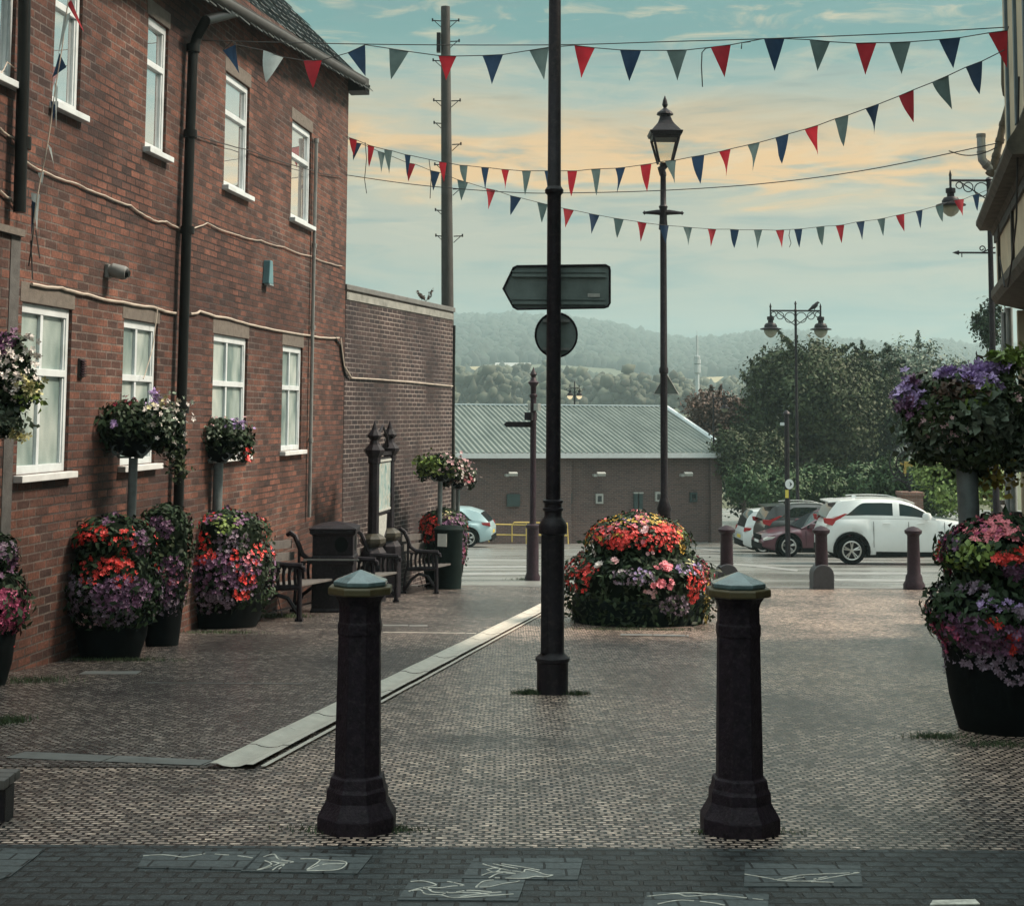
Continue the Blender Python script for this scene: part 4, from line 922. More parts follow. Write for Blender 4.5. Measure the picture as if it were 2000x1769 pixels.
# ================================================================== UTILITY POLE AND CABLES
YP = 29.0; c = gp(880, YP); t = thing('utility_pole', 'tall wooden utility pole with step irons behind the brick wall', 'utility pole', c)
top = at(870, 14, YP) - c
mb = MB(); mb.tube([(0, 0, -.2), (top.x * .5, 0, top.z * .5), (top.x, 0, top.z)], [.15, .125, .095], 14); mb.build('pole', m_pole, t, smooth=True)
for i, py in enumerate((42, 82, 120, 198, 242, 283, 323, 370, 412, 462)):
    for sg in ((-1, 1) if py in (42, 198, 462) else ((1,) if i % 2 else (-1,))):
        p = at(870 + (py - 14) * .0165, py, YP) - c; mb = MB()
        mb.tube([(p.x + sg * .09, -.02, p.z), (p.x + sg * .27, -.02, p.z + .01)], .012, 5); mb.tube([(p.x + sg * .09, -.02, p.z - .13), (p.x + sg * .23, -.02, p.z)], .008, 5); mb.box((p.x + sg * .27, -.02, p.z + .02), (.03, .03, .06)); mb.build('step_iron', m_iron, t)
p = at(857, 85, YP) - c; mb = MB(); mb.box((p.x, -.05, p.z), (.08, .12, .4)); mb.build('terminal_box', m_iron, t)
def wire(name, label, pts, Y0, Y1, r, x0, x1):
    P2 = [at(x, y, Y0 + (Y1 - Y0) * (x - x0) / (x1 - x0)) for x, y in pts]; Q = []
    for i in range(len(P2) - 1):
        a, b = P2[max(i - 1, 0)], P2[min(i + 2, len(P2) - 1)]
        for k in range(8):
            t_ = k / 8; p0, p1 = P2[i], P2[i + 1]; m0, m1 = (p1 - a) * .5, (b - p0) * .5
            Q.append(p0 * (2 * t_ ** 3 - 3 * t_ ** 2 + 1) + m0 * (t_ ** 3 - 2 * t_ ** 2 + t_) + p1 * (3 * t_ ** 2 - 2 * t_ ** 3) + m1 * (t_ ** 3 - t_ ** 2))
    Q.append(P2[-1]); mb = MB(); mb.tube(Q, r, 5); return mb, Q
mb, _ = wire('', '', [(395, 79), (570, 84), (820, 88), (1097, 88), (1300, 82), (1500, 76), (1750, 66), (1962, 54)], 15.6, 13.4, .0055, 395, 1962)
tag(mb.build('overhead_cable', m_cord), 'thin straight cable above the top bunting string', 'cable')
mb, _ = wire('', '', [(676, 342), (820, 362), (1000, 376), (1120, 377), (1300, 372), (1500, 358), (1700, 331), (1948, 280)], 21.5, 15, .006, 676, 1948)
tag(mb.build('overhead_cable', m_cord), 'plain sagging cable between the middle and lower bunting', 'cable')
mb, _ = wire('', '', [(1853, 295), (1880, 303), (1905, 303), (1930, 296), (1946, 288)], 15, 15, .006, 1853, 1946)
tag(mb.build('overhead_cable', m_cord), 'short slack loop of cable beside the grey flue', 'cable')

# ================================================================== BUNTING
def bunting(label, flags, Y0, Y1, x0, x1, extra=(), ends=()):
    yy = lambda x: Y0 + (Y1 - Y0) * (x - x0) / (x1 - x0)
    c = at((x0 + x1) / 2, flags[len(flags) // 2][1], yy((x0 + x1) / 2)); t = thing('bunting', label, 'bunting', c, 0, 'bunting strings over the lane')
    pts = list(ends[:1])
    for xl, yl, xr, yr, xt, yt, k in sorted(flags): pts += [(xl, yl), (xr, yr)]
    pts += list(ends[1:]); pts.sort()
    mb = MB(); mb.tube([at(x, y, yy(x)) - c for x, y in pts], .005, 5); mb.build('cord', m_cord, t)
    for xl, yl, xr, yr, xt, yt, k in flags:
        A, B, T = at(xl, yl, yy(xl)) - c, at(xr, yr, yy(xr)) - c, at(xt, yt, yy(xt)) - c; nrm = (B - A).cross(T - A).normalized(); V, Fc = [], []; n = 6
        ph, am = random.uniform(0, 6.28), random.uniform(.08, .30) * (B - A).length
        idx = {}
        for i in range(n + 1):
            for j in range(n + 1 - i):
                u, v = i / n, j / n; idx[(i, j)] = len(V)
                bow = math.sin(ph + v * 3.0 + u * 4.0) * am * (.15 + v)
                V.append(A * (1 - u - v) + B * u + T * v + nrm * bow)
        for i in range(n):
            for j in range(n - i):
                Fc.append((idx[(i, j)], idx[(i + 1, j)], idx[(i, j + 1)]))
                if (i + 1, j + 1) in idx: Fc.append((idx[(i + 1, j)], idx[(i + 1, j + 1)], idx[(i, j + 1)]))
        mb = MB(); mb.add(V, Fc); mb.build('flag', m_flag[k], t, smooth='full', uv=False)
    for ln in extra:
        mb = MB(); mb.tube([at(x, y, yy(x)) - c for x, y in ln], .006, 5); mb.build('loose_cord', m_cord, t)
    return t
N_, G_, R_, W_ = 'N', 'G', 'R', 'W'
S1 = [(435, 99, 460, 88, 470, 146, N_), (515, 99, 553, 112, 516, 160, W_), (593, 119, 628, 118, 610, 172, R_), (679, 104, 713, 88, 715, 150, N_), (760, 95, 798, 101, 764, 156, G_), (856, 109, 892, 110, 870, 157, R_), (942, 109, 983, 107, 964, 168, N_),
      (1034, 99, 1072, 93, 1062, 156, G_), (1122, 89, 1162, 94, 1133, 151, R_), (1211, 98, 1252, 99, 1229, 159, N_), (1302, 99, 1342, 98, 1323, 158, G_), (1388, 93, 1427, 88, 1415, 151, R_), (1492, 76, 1532, 76, 1512, 137, N_), (1581, 78, 1621, 82, 1596, 137, G_),
      (1671, 85, 1712, 84, 1690, 146, R_), (1737, 84, 1779, 82, 1761, 145, G_), (1834, 78, 1876, 74, 1862, 137, N_), (1930, 65, 1968, 60, 1967, 132, R_)]
S2 = [(1886, 132, 1918, 120, 1915, 185, N_), (1822, 161, 1852, 148, 1849, 213, G_), (1756, 188, 1784, 176, 1780, 239, R_), (1690, 213, 1718, 203, 1712, 264, N_), (1630, 233, 1657, 225, 1650, 287, G_), (1572, 253, 1598, 245, 1593, 303, R_), (1514, 270, 1540, 262, 1532, 321, N_),
      (1459, 284, 1485, 278, 1477, 336, G_), (1404, 297, 1428, 291, 1422, 347, R_), (1351, 307, 1375, 303, 1365, 359, N_), (1299, 315, 1321, 313, 1316, 368, G_), (1251, 323, 1272, 320, 1262, 374, R_), (1201, 329, 1222, 327, 1211, 379, N_), (1154, 331, 1173, 330, 1168, 383, G_),
      (1108, 334, 1127, 334, 1116, 384, R_), (1063, 334, 1080, 334, 1071, 382, N_), (1019, 334, 1037, 334, 1028, 382, G_), (979, 331, 995, 332, 986, 379, R_), (940, 327, 955, 328, 946, 372, N_), (898, 323, 913, 324, 905, 362, G_), (858, 316, 872, 318, 863, 355, R_),
      (790, 302, 802, 304, 797, 345, N_), (751, 292, 766, 295, 756, 339, G_), (718, 283, 731, 287, 722, 327, R_), (682, 269, 697, 274, 690, 304, R_)]
S3 = [(690, 278, 706, 281, 689, 314, N_), (737, 295, 752, 300, 745, 338, G_), (795, 318, 811, 321, 797, 355, R_), (840, 333, 859, 337, 846, 373, N_), (893, 351, 914, 357, 901, 392, G_), (949, 368, 968, 372, 955, 409, R_), (996, 382, 1018, 387, 999, 420, N_), (1049, 395, 1070, 400, 1059, 435, G_),
      (1100, 407, 1121, 411, 1104, 445, R_), (1150, 417, 1171, 421, 1156, 457, N_), (1198, 426, 1218, 429, 1207, 465, G_), (1244, 433, 1263, 436, 1254, 472, R_), (1288, 439, 1306, 441, 1298, 478, N_), (1334, 443, 1352, 445, 1345, 480, G_), (1382, 447, 1399, 448, 1390, 482, R_), (1426, 448, 1443, 449, 1434, 485, N_),
      (1472, 449, 1489, 449, 1480, 486, G_), (1515, 450, 1532, 449, 1527, 485, R_), (1551, 448, 1567, 447, 1562, 484, N_), (1594, 444, 1610, 442, 1606, 480, G_), (1632, 441, 1649, 439, 1645, 475, R_), (1672, 434, 1689, 432, 1685, 469, N_), (1713, 429, 1729, 426, 1727, 461, G_), (1750, 421, 1766, 418, 1764, 453, R_),
      (1788, 413, 1802, 410, 1800, 446, N_), (1827, 403, 1842, 399, 1840, 434, G_), (1864, 391, 1883, 389, 1877, 423, R_), (1899, 382, 1913, 378, 1911, 412, N_)]
bunting('topmost bunting string with the largest red navy and grey flags', S1, 15.3, 13.2, 435, 1968, [[(1372, 170), (1370, 130), (1371, 103), (1378, 95), (1388, 93)], [(1448, 96), (1449, 84), (1466, 82)], [(460, 82), (462, 112)]], [(455, 80), (1970, 52)])
bunting('middle bunting string climbing towards the upper right corner', S2, 22.0, 13.2, 682, 1918, [[(713, 278), (716, 310), (712, 350), (716, 378)], [(838, 312), (842, 345), (840, 388)]], [(676, 266), (1962, 98)])
bunting('lowest bunting string of small flags sagging to the street lamp', S3, 22.0, 25.5, 690, 1913, [[(1543, 449), (1541, 460), (1545, 475), (1542, 483)]], [(676, 268), (1940, 366)])
# tangled bunting hanging down the wall
S0F = [(131, 8, 139, 0, 164, 64, R_), (124, 34, 138, 24, 114, 112, W_), (116, 104, 130, 132, 101, 152, N_), (99, 196, 108, 206, 104, 240, N_), (92, 280, 101, 290, 105, 322, W_), (74, 338, 86, 336, 82, 360, W_), (60, 376, 78, 380, 72, 452, W_), (62, 392, 72, 398, 60, 462, N_), (106, 160, 113, 170, 110, 252, W_)]
t = bunting('tangled bunting hanging down the left brick wall', S0F, 11.55, 11.55, 60, 170, [[(62, 400), (66, 440), (62, 480), (56, 520)], [(70, 450), (78, 505)], [(60, 470), (64, 545)]], [(60, 470), (150, -25)])
for o in t.children:
    if o.name.startswith('cord'):
        me = o.data; mb = MB(); q = [at(x, y, 11.55) - t.location for x, y in [(140, -40), (132, 10), (122, 90), (112, 150), (104, 200), (98, 250), (90, 300), (80, 345), (70, 400), (62, 470)]]; mb.tube(q, .005, 6)
        n2_ = bpy.data.meshes.new('cord'); n2_.from_pydata(mb.v, [], mb.f); n2_.materials.append(m_cable); o.data = n2_

# ================================================================== STREET FURNITURE: benches, bins, notice board
def make_bench(label, near_leg, L, group='cast iron benches along the wall'):
    c = gnd(*near_leg); t = thing('bench', label, 'bench', c, ANG, group)
    slope = -.0675 * .99
    def end(x):
        z0 = slope * x; mb = MB()
        mb.tube([(x, .0, z0 - .03), (x, .0, z0 + .38), (x, .01, z0 + .62)], [.036, .028, .034], 8)                     # front leg
        mb.box((x, 0, z0 + .01), (.06, .09, .05))
        mb.tube([(x, .52, z0 - .03), (x, .50, z0 + .3), (x, .46, z0 + .44)], [.026, .02, .024], 8); mb.box((x, .52, z0 + .01), (.06, .09, .05))
        back = [(x, .02, z0 + .645), (x, -.05, z0 + .62), (x, -.055, z0 + .58)]; mb.tube(back, .028, 8)                 # scroll
        mb.tube([(x, -.03, z0 + .65), (x, .15, z0 + .655), (x, .34, z0 + .67), (x, .42, z0 + .73), (x, .47, z0 + .85), (x, .52, z0 + .96), (x, .58, z0 + 1.0), (x, .63, z0 + .97)], [.034, .032, .032, .034, .034, .034, .038, .026], 8)
        mb.tube([(x, 0, z0 + .40), (x, .46, z0 + .38)], .034, 8)
        mb.tube([(x, .46, z0 + .42), (x, .46, z0 + .78)], .02, 8)
        for j in range(6): y = .05 + j * .07; mb.tube([(x, y, z0 + .42), (x, y + .012, z0 + .52), (x, y, z0 + .64)], .020, 6); mb.tube([(x, y - .03, z0 + .64), (x, y, z0 + .58), (x, y + .03, z0 + .64)], .013, 5)
        mb.tube([(x, .02, z0 + .10), (x, .14, z0 + .27), (x, .28, z0 + .31), (x, .40, z0 + .22), (x, .50, z0 + .06)], .026, 6)
        mb.tube([(x, .2, z0 + .05), (x, .27, z0 + .3)], .006, 5)
        return mb
    for x in (0.0, L): end(x).build('end_frame', m_iron, t, smooth=True)
    mb = MB()
    for j in range(5): mb.add(*slatbox(0, L, .03 + j * .095, .42 - j * .004, .08, .028, slope))
    mb.build('seat', m_wood, t, bevel=.004)
    mb = MB()
    for j in range(3): mb.add(*slatbox(0, L, .50 + j * .035, .56 + j * .15, .025, .105, slope))
    mb.build('backrest', m_wood, t, bevel=.004)
    mb = MB(); mb.tube([(0, .28, .12), (L, .28, .12 + slope * L)], .012, 6); mb.build('stretcher', m_iron, t)
    return t
def slatbox(x0, x1, y, z, sy, sz, slope):
    vs = [(x, y + dy * sy / 2, z + dz * sz / 2 + slope * x) for x in (x0, x1) for dy in (-1, 1) for dz in (-1, 1)]
    return vs, [(0, 1, 3, 2), (4, 6, 7, 5), (0, 4, 5, 1), (2, 3, 7, 6), (0, 2, 6, 4), (1, 5, 7, 3)]
make_bench('black iron bench with grey slats between flower barrels and square bin', (584, 1214), 1.6)
make_bench('black iron bench half hidden behind the left gold rimmed bollard', (728, 1190), 1.5)
make_bench('black iron bench with curled arms beside the round dark bin', (852, 1160), 2.0)
c = gp(657, 18.9); t = thing('litter_bin', 'square black litter bin with pyramid lid and round hole', 'litter bin', c, ANG - R(90) + R(8))
mb = MB(); mb.lathe([(.30, -.1), (.30, .05), (.285, .07), (.285, .62), (.30, .64), (.30, .72), (.285, .74)], 4, ph=R(45)); mb.v = [(x * 1.3, y * 1.3, z) for x, y, z in mb.v]; mb.build('body', m_iron, t, bevel=.012)
mb = MB(); mb.lathe([(.37, .74), (.37, .99), (.42, 1.02), (.42, 1.06)], 4, ph=R(45)); mb.build('hood', m_iron, t, bevel=.01)
mb = MB(); mb.lathe([(.43, 1.06), (.43, 1.085), (.30, 1.12), (.02, 1.16)], 4, ph=R(45)); mb.build('lid', m_iron, t, bevel=.008)
mb = MB(); mb.prism([(math.cos(x) * .085, math.sin(x) * .1) for x in np.linspace(0, 6.28, 20)[:-1]], (.2635, 0, .88), (0, 1, 0), (0, 0, 1), (1, 0, 0), .003); mb.prism([(math.cos(x) * .085, math.sin(x) * .1) for x in np.linspace(0, 6.28, 20)[:-1]], (.11, -.2675, .88), (1, 0, 0), (0, 0, 1), (0, 1, 0), .003); mb.build('opening', m_tub, t)
mb = MB(); mb.box((.0, -.376, .70), (.70, .01, .02)); mb.build('band', m_greypipe, t)
c = gp(878, 24.38); t = thing('litter_bin', 'round dark green bin with a white notice beside the end bench', 'litter bin', c, 0)
mb = MB(); mb.lathe([(.20, -.1), (.22, .1), (.235, .92), (.245, .94), (.245, .97)], 18); mb.build('body', m_tubgreen, t, smooth=True)
mb = MB(); mb.lathe([(.26, .97), (.26, 1.0), (.21, 1.045), (.05, 1.06)], 18); mb.build('lid', m_tubgreen, t, smooth=True)
mb = MB(); mb.box((-.10, -.236, .83), (.17, .006, .21), rz=-.42); mb.build('notice', m_paper, t)
# notice board on two spired posts, edge on
cN = gp(731, 21.0); t = thing('notice_board', 'black notice board between two spired iron posts, seen edge on', 'notice board', cN, ANG)
Kn = 21.0 / 2800; zt = at(731, 823, 21).z - cN.z
m_dullgold = M('tarnished_gilt', (.035, .032, .022), .5, var=.5, vs=20)
def npost(x):
    mb = MB(); mb.lathe([(.20, -.2), (.20, .7), (.14, .78)], 8, (x, 0, 0)); mb.build('pedestal', m_iron, t, bevel=.006)
    mb = MB(); mb.lathe([(.14, .785), (.19, .84), (.19, .90), (.16, .93), (.09, .97)], 8, (x, 0, 0)); mb.build('cap_ring', m_dullgold, t, bevel=.005)
    mb = MB(); mb.lathe([(.085, .97), (.078, zt - .62), (.095, zt - .6), (.095, zt - .52), (.15, zt - .44), (.155, zt - .41), (.08, zt - .33), (.06, zt - .27), (.11, zt - .22), (.11, zt - .2), (.05, zt - .12), (.006, zt)], 8, (x, 0, 0)); mb.build('post', m_iron, t, bevel=.003)
npost(0); npost(1.05)
za, zb2 = at(745, 1005, 21.3).z - cN.z, at(745, 893, 21.3).z - cN.z
mb = MB(); mb.box((.525, 0, (za + zb2) / 2), (.9, .07, zb2 - za)); mb.box((.525, -.005, zb2 + .05), (.92, .10, .05)); mb.build('frame', m_iron, t)
def postermat():
    mt, N, b = new_mat('poster'); o = N.n('ShaderNodeTexCoord').outputs['Object']
    c_ = N.ramp(N.noise(N.mapping(o, (3, 1, 1.2)), 2.2, 5, .6, 1.2), [(.3, (.05, .13, .14)), (.42, (.28, .42, .42)), (.5, (.5, .52, .47)), (.56, (.2, .33, .34)), (.66, (.55, .42, .3)), (.75, (.6, .62, .6))]); N.t.links.new(c_, b.inputs['Base Color']); b.inputs['Roughness'].default_value = .15; return mt
mb = MB(); mb.box((.525, -.038, (za + zb2) / 2 - .02), (.82, .008, zb2 - za - .14)); mb.build('poster', postermat(), t)
mb = MB(); mb.box((.525, -.046, zb2 - .05), (.84, .012, .035)); mb.box((.525, -.046, za + .06), (.84, .012, .03)); mb.build('trim', m_plate, t)
mb = MB(); mb.tube([(.1, 0, zb2 + .08), (.18, 0, zb2 + .3), (.525, 0, zb2 + .46), (.87, 0, zb2 + .3), (.95, 0, zb2 + .08)], .02, 6); mb.build('arch', m_iron, t)
mb = MB(); mb.prism([(-.3, .28), (.3, .28), (.26, .05), (0, -.12), (-.26, .05)], (.525, -.02, za - .3), (1, 0, 0), (0, 0, 1), (0, 1, 0), .03); mb.build('shield', m_plate, t)
mb = MB(); mb.tube([(.15, 0, za - .02), (.22, 0, za - .3), (.525, 0, za - .46), (.83, 0, za - .3), (.9, 0, za - .02)], .018, 6); mb.build('bracket', m_iron, t)

# ================================================================== FLOWER TUBS AND BASKETS
def planter(name, label, px, pyb, Y, tub, fol, patches, nleaf=1500, tubmat=None, group=None, leafmat=None, lsize=.06, seg=20, bloom=.055, sub=(1.0, 1.0)):
    """tub and fol are half-width profiles in photo pixels at depth Y: [(half width, height px)], patches: (px, py, rx, ry, colour, count, size m)"""
    c = gp(px, Y) if pyb is None else gnd(px, pyb); Y = c.y
    if pyb is not None: Y = Y + tub[1][0] * Y / 2800 * .95; c = gp(px, Y)
    K = Y / 2800
    t = thing(name, label, 'planter' if name != 'basket_post' else 'basket post', c, 0, group)
    if tub: mb = MB(); mb.lathe([(r * K, z * K) for r, z in tub], seg); mb.build('tub', tubmat or m_tub, t, smooth=True)
    zs = np.array([z * K for _, z in fol]); rs = np.array([r * K for r, _ in fol])
    Rz = lambda z: np.interp(z, zs, rs)
    mb = MB(); mb.lathe([(max(r * .86, .005), z) for r, z in zip(rs, zs)], 18); mb.build('soil', m_core, t, smooth=True)
    seg_ = np.hypot(np.diff(zs), np.diff(rs)) * (rs[1:] + rs[:-1] + .04); cum = np.concatenate([[0], np.cumsum(seg_)]) / seg_.sum(); tt_ = rng.uniform(0, 1, nleaf)
    z = np.interp(tt_, cum, zs); r0 = np.interp(tt_, cum, rs); a = rng.uniform(0, 2 * math.pi, nleaf); r = r0 * (1 + rng.normal(0, .06, nleaf)) + rng.normal(0, .012, nleaf); z = z + rng.normal(0, .012, nleaf)
    Pn = np.stack([r * np.cos(a), r * np.sin(a), z], 1); dr = (Rz(z + .03) - Rz(z - .03)) / .06; Nn = np.stack([np.cos(a), np.sin(a), np.clip(-dr, -1, 2.5)], 1)
    V, Fc = leaves(Pn, Nn, lsize); npmesh('foliage', V, Fc, leafmat or m_leaf, t)
    by = {}
    for (qx, qy, rx, ry, colr, n, s) in patches:
        s *= .84
        if colr in ('purple', 'mauve', 'magenta'): n = int(n * .95)
        elif s < .1 and colr != 'red': n = max(2, int(n * .85))
        dx = (qx - px) * K; dz = at(px, qy, Y).z - c.z
        u = rng.uniform(0, 1, n) ** .5; g = rng.uniform(0, 2 * math.pi, n); X = dx + u * np.cos(g) * rx * K; Zz = dz + u * np.sin(g) * ry * K
        rr = np.maximum(Rz(Zz), .02); X = np.clip(X, -rr * 1.02, rr * 1.02); Yd = -np.sqrt(np.maximum(rr ** 2 - X ** 2, .0004)) * (1 + rng.normal(0, .05, n)) - .012
        dr = (Rz(Zz + .03) - Rz(Zz - .03)) / .06; Nn = np.stack([X / rr, Yd / rr, np.clip(-dr, -.6, 2)], 1)
        by.setdefault(colr, []).append((np.stack([X, Yd, Zz], 1), Nn, np.full(n, s)))
        m_ = int(n * .6); ga = rng.uniform(0, math.pi, m_); zz_ = dz + rng.uniform(-1, 1, m_) * ry * K; r_ = np.maximum(Rz(zz_), .02) * 1.02       # the far side, same plants
        by[colr].append((np.stack([r_ * np.cos(ga), r_ * np.sin(ga), zz_], 1), np.stack([np.cos(ga), np.sin(ga), np.full(m_, .4)], 1), np.full(m_, s)))
    for colr, lst in by.items():
        Pn = np.concatenate([x[0] for x in lst]); Nn = np.concatenate([x[1] for x in lst]); S = np.concatenate([x[2] for x in lst])
        if colr.startswith('leaf'):
            V, Fc = leaves(Pn, Nn, S, .75); npmesh({'leafbright': 'lime_foliage', 'leafgrey': 'grey_foliage', 'leafgold': 'golden_foliage', 'leafolive': 'olive_foliage'}[colr], V, Fc, {'leafbright': m_leafbright, 'leafgrey': m_leafgrey, 'leafgold': m_leafgold, 'leafolive': m_leafolive}[colr], t)
        else:
            big = S > .08; parts_ = []
            if (~big).any(): parts_.append(blooms(Pn[~big], Nn[~big], S[~big]))
            if big.any():                                                       # double begonias: three rings of overlapping petals
                for kk, (q_, pet) in enumerate(((.62, 9), (.46, 8), (.28, 6))): parts_.append(blooms(Pn[big] + unit(Nn[big]) * (S[big] * (.06 + .09 * kk))[:, None], Nn[big], S[big] * q_, pet))
            V = np.concatenate([p_[0] for p_ in parts_]); Fc = np.concatenate([p_[1] + o_ for p_, o_ in zip(parts_, np.cumsum([0] + [len(p_[0]) for p_ in parts_[:-1]]))])
            npmesh(colr.replace('pale', 'pale_') + '_flowers', V, Fc, m_fl[colr], t)
    return t, c, K
# left barrels
planter('barrel_planter', 'two tier barrel with scarlet and purple flowers nearest the first ground floor window', 228, 1290, 0, [(52, -6), (66, 40), (70, 90), (64, 118), (40, 122)],
        [(66, 62), (88, 98), (92, 138), (82, 168), (68, 196), (78, 215), (74, 240), (46, 260), (5, 267)],
        [(200, 1035, 40, 16, 'red', 60, .05), (170, 1050, 22, 12, 'red', 26, .05), (265, 1052, 25, 30, 'red', 20, .05), (225, 1095, 45, 16, 'red', 60, .052), (265, 1110, 22, 28, 'red', 34, .052), (205, 1120, 18, 12, 'red', 16, .05), (160, 1135, 18, 35, 'mauve', 60, .05),
         (265, 1150, 50, 32, 'purple', 240, .055), (250, 1185, 42, 26, 'mauve', 110, .05), (195, 1150, 30, 30, 'mauve', 70, .05), (215, 1200, 40, 14, 'palepink', 20, .04), (170, 1185, 30, 20, 'mauve', 30, .045), (290, 1058, 14, 26, 'purple', 50, .05), (226, 1012, 14, 9, 'purple', 24, .05)], 1800, group='flower barrels along the brick wall')
planter('barrel_planter', 'barrel of lime foliage and pink flowers squeezed between the two red barrels', 326, 1264, 0, [(30, -6), (36, 50), (40, 110), (34, 124)],
        [(34, 70), (44, 110), (52, 150), (50, 195), (48, 235), (36, 258), (6, 266)],
        [(300, 1032, 18, 14, 'leafbright', 90, .05), (330, 1065, 26, 32, 'leafolive', 130, .05), (318, 1018, 22, 13, 'purple', 60, .05), (350, 1112, 22, 30, 'purple', 90, .055), (352, 1118, 16, 18, 'pink', 24, .05), (322, 1152, 34, 28, 'purple', 110, .055), (340, 1180, 24, 20, 'mauve', 60, .045), (340, 1030, 14, 18, 'purple', 30, .05)], 1100, group='flower barrels along the brick wall')
planter('barrel_planter', 'widest barrel with scarlet, lilac and lime plants beside the first bench', 442, 1229, 0, [(62, -6), (76, 26), (80, 66), (60, 76)],
        [(66, 26), (90, 56), (96, 106), (92, 140), (80, 160), (84, 180), (76, 200), (44, 215), (5, 221)],
        [(395, 1010, 40, 16, 'red', 70, .055), (370, 1035, 16, 22, 'red', 30, .055), (405, 1045, 30, 16, 'red', 26, .05), (410, 1075, 34, 16, 'red', 64, .055), (390, 1085, 18, 10, 'red', 20, .055), (480, 1085, 12, 20, 'red', 14, .055), (515, 1075, 12, 16, 'red', 22, .06), (500, 1120, 15, 16, 'red', 22, .06), (490, 1150, 16, 10, 'red', 22, .06),
         (460, 1018, 26, 16, 'leafbright', 80, .05), (483, 1005, 14, 18, 'purple', 40, .05), (430, 1008, 18, 10, 'purple', 30, .05), (470, 1050, 30, 20, 'mauve', 80, .055), (440, 1110, 55, 40, 'purple', 230, .058), (500, 1110, 24, 34, 'purple', 90, .058), (420, 1165, 60, 22, 'mauve', 130, .052), (505, 1090, 16, 20, 'pink', 22, .055), (470, 1150, 40, 20, 'mauve', 60, .05)], 1900, group='flower barrels along the brick wall')
# middle planter
planter('tiered_planter', 'large tiered planter heaped with red, pink and yellow flowers in mid lane', 1246, 1224, 0, [(122, -8), (128, 20), (126, 50), (100, 60)],
        [(128, 4), (134, 40), (142, 75), (140, 100), (118, 120), (98, 130), (100, 152), (92, 172), (70, 190), (35, 203), (6, 211)],
        [(1180, 1040, 50, 18, 'red', 150, .055), (1250, 1035, 60, 14, 'red', 120, .055), (1300, 1040, 24, 26, 'red', 100, .055), (1270, 1055, 44, 10, 'red', 26, .05), (1200, 1055, 26, 10, 'red', 30, .055), (1125, 1115, 26, 30, 'red', 120, .06), (1150, 1100, 18, 14, 'red', 18, .05),
         (1345, 1125, 20, 30, 'red', 70, .055), (1338, 1145, 12, 18, 'red', 26, .055), (1370, 1115, 14, 22, 'crimson', 80, .05), (1160, 1035, 50, 14, 'yellow', 46, .05), (1200, 1014, 40, 8, 'yellow', 60, .045), (1285, 1012, 22, 10, 'yellow', 60, .05), (1325, 1045, 10, 30, 'yellow', 60, .05), (1142, 1060, 10, 18, 'yellow', 40, .05),
         (1376, 1175, 12, 48, 'leafgold', 170, .05), (1372, 1160, 14, 50, 'yellow', 60, .035), (1246, 1012, 62, 6, 'yellow', 40, .05), (1215, 1022, 26, 7, 'pink', 16, .06), (1290, 1026, 20, 8, 'red', 30, .055), (1250, 1008, 10, 12, 'pink', 44, .06), (1250, 1027, 9, 7, 'palepink', 3, .17), (1222, 1013, 10, 6, 'lilac', 20, .045), (1180, 1030, 12, 8, 'pink', 18, .06), (1180, 1042, 8, 6, 'palepink', 3, .13), (1248, 1052, 6, 6, 'pink', 2, .13), (1259, 1070, 7, 5, 'palepink', 2, .11),
         (1192, 1088, 3, 3, 'palepink', 2, .22), (1164, 1097, 5, 5, 'white', 2, .20), (1158, 1076, 6, 6, 'white', 8, .05), (1204, 1102, 8, 5, 'white', 6, .06), (1280, 1092, 16, 10, 'pink', 8, .15), (1287, 1102, 6, 5, 'pink', 4, .17), (1272, 1123, 12, 7, 'pink', 8, .16), (1295, 1124, 8, 6, 'pink', 5, .15), (1258, 1138, 12, 8, 'palepink', 9, .10),
         (1320, 1098, 14, 8, 'lilac', 30, .06), (1345, 1100, 16, 8, 'lilac', 24, .06), (1338, 1092, 9, 6, 'paleyellow', 10, .06), (1222, 1112, 44, 14, 'mauve', 80, .045), (1305, 1165, 32, 20, 'mauve', 110, .042), (1240, 1105, 20, 12, 'lilac', 14, .05), (1330, 1030, 10, 14, 'leafbright', 40, .05)], 3600, leafmat=m_leaf, tubmat=m_tubgreen, group=None, lsize=.07)
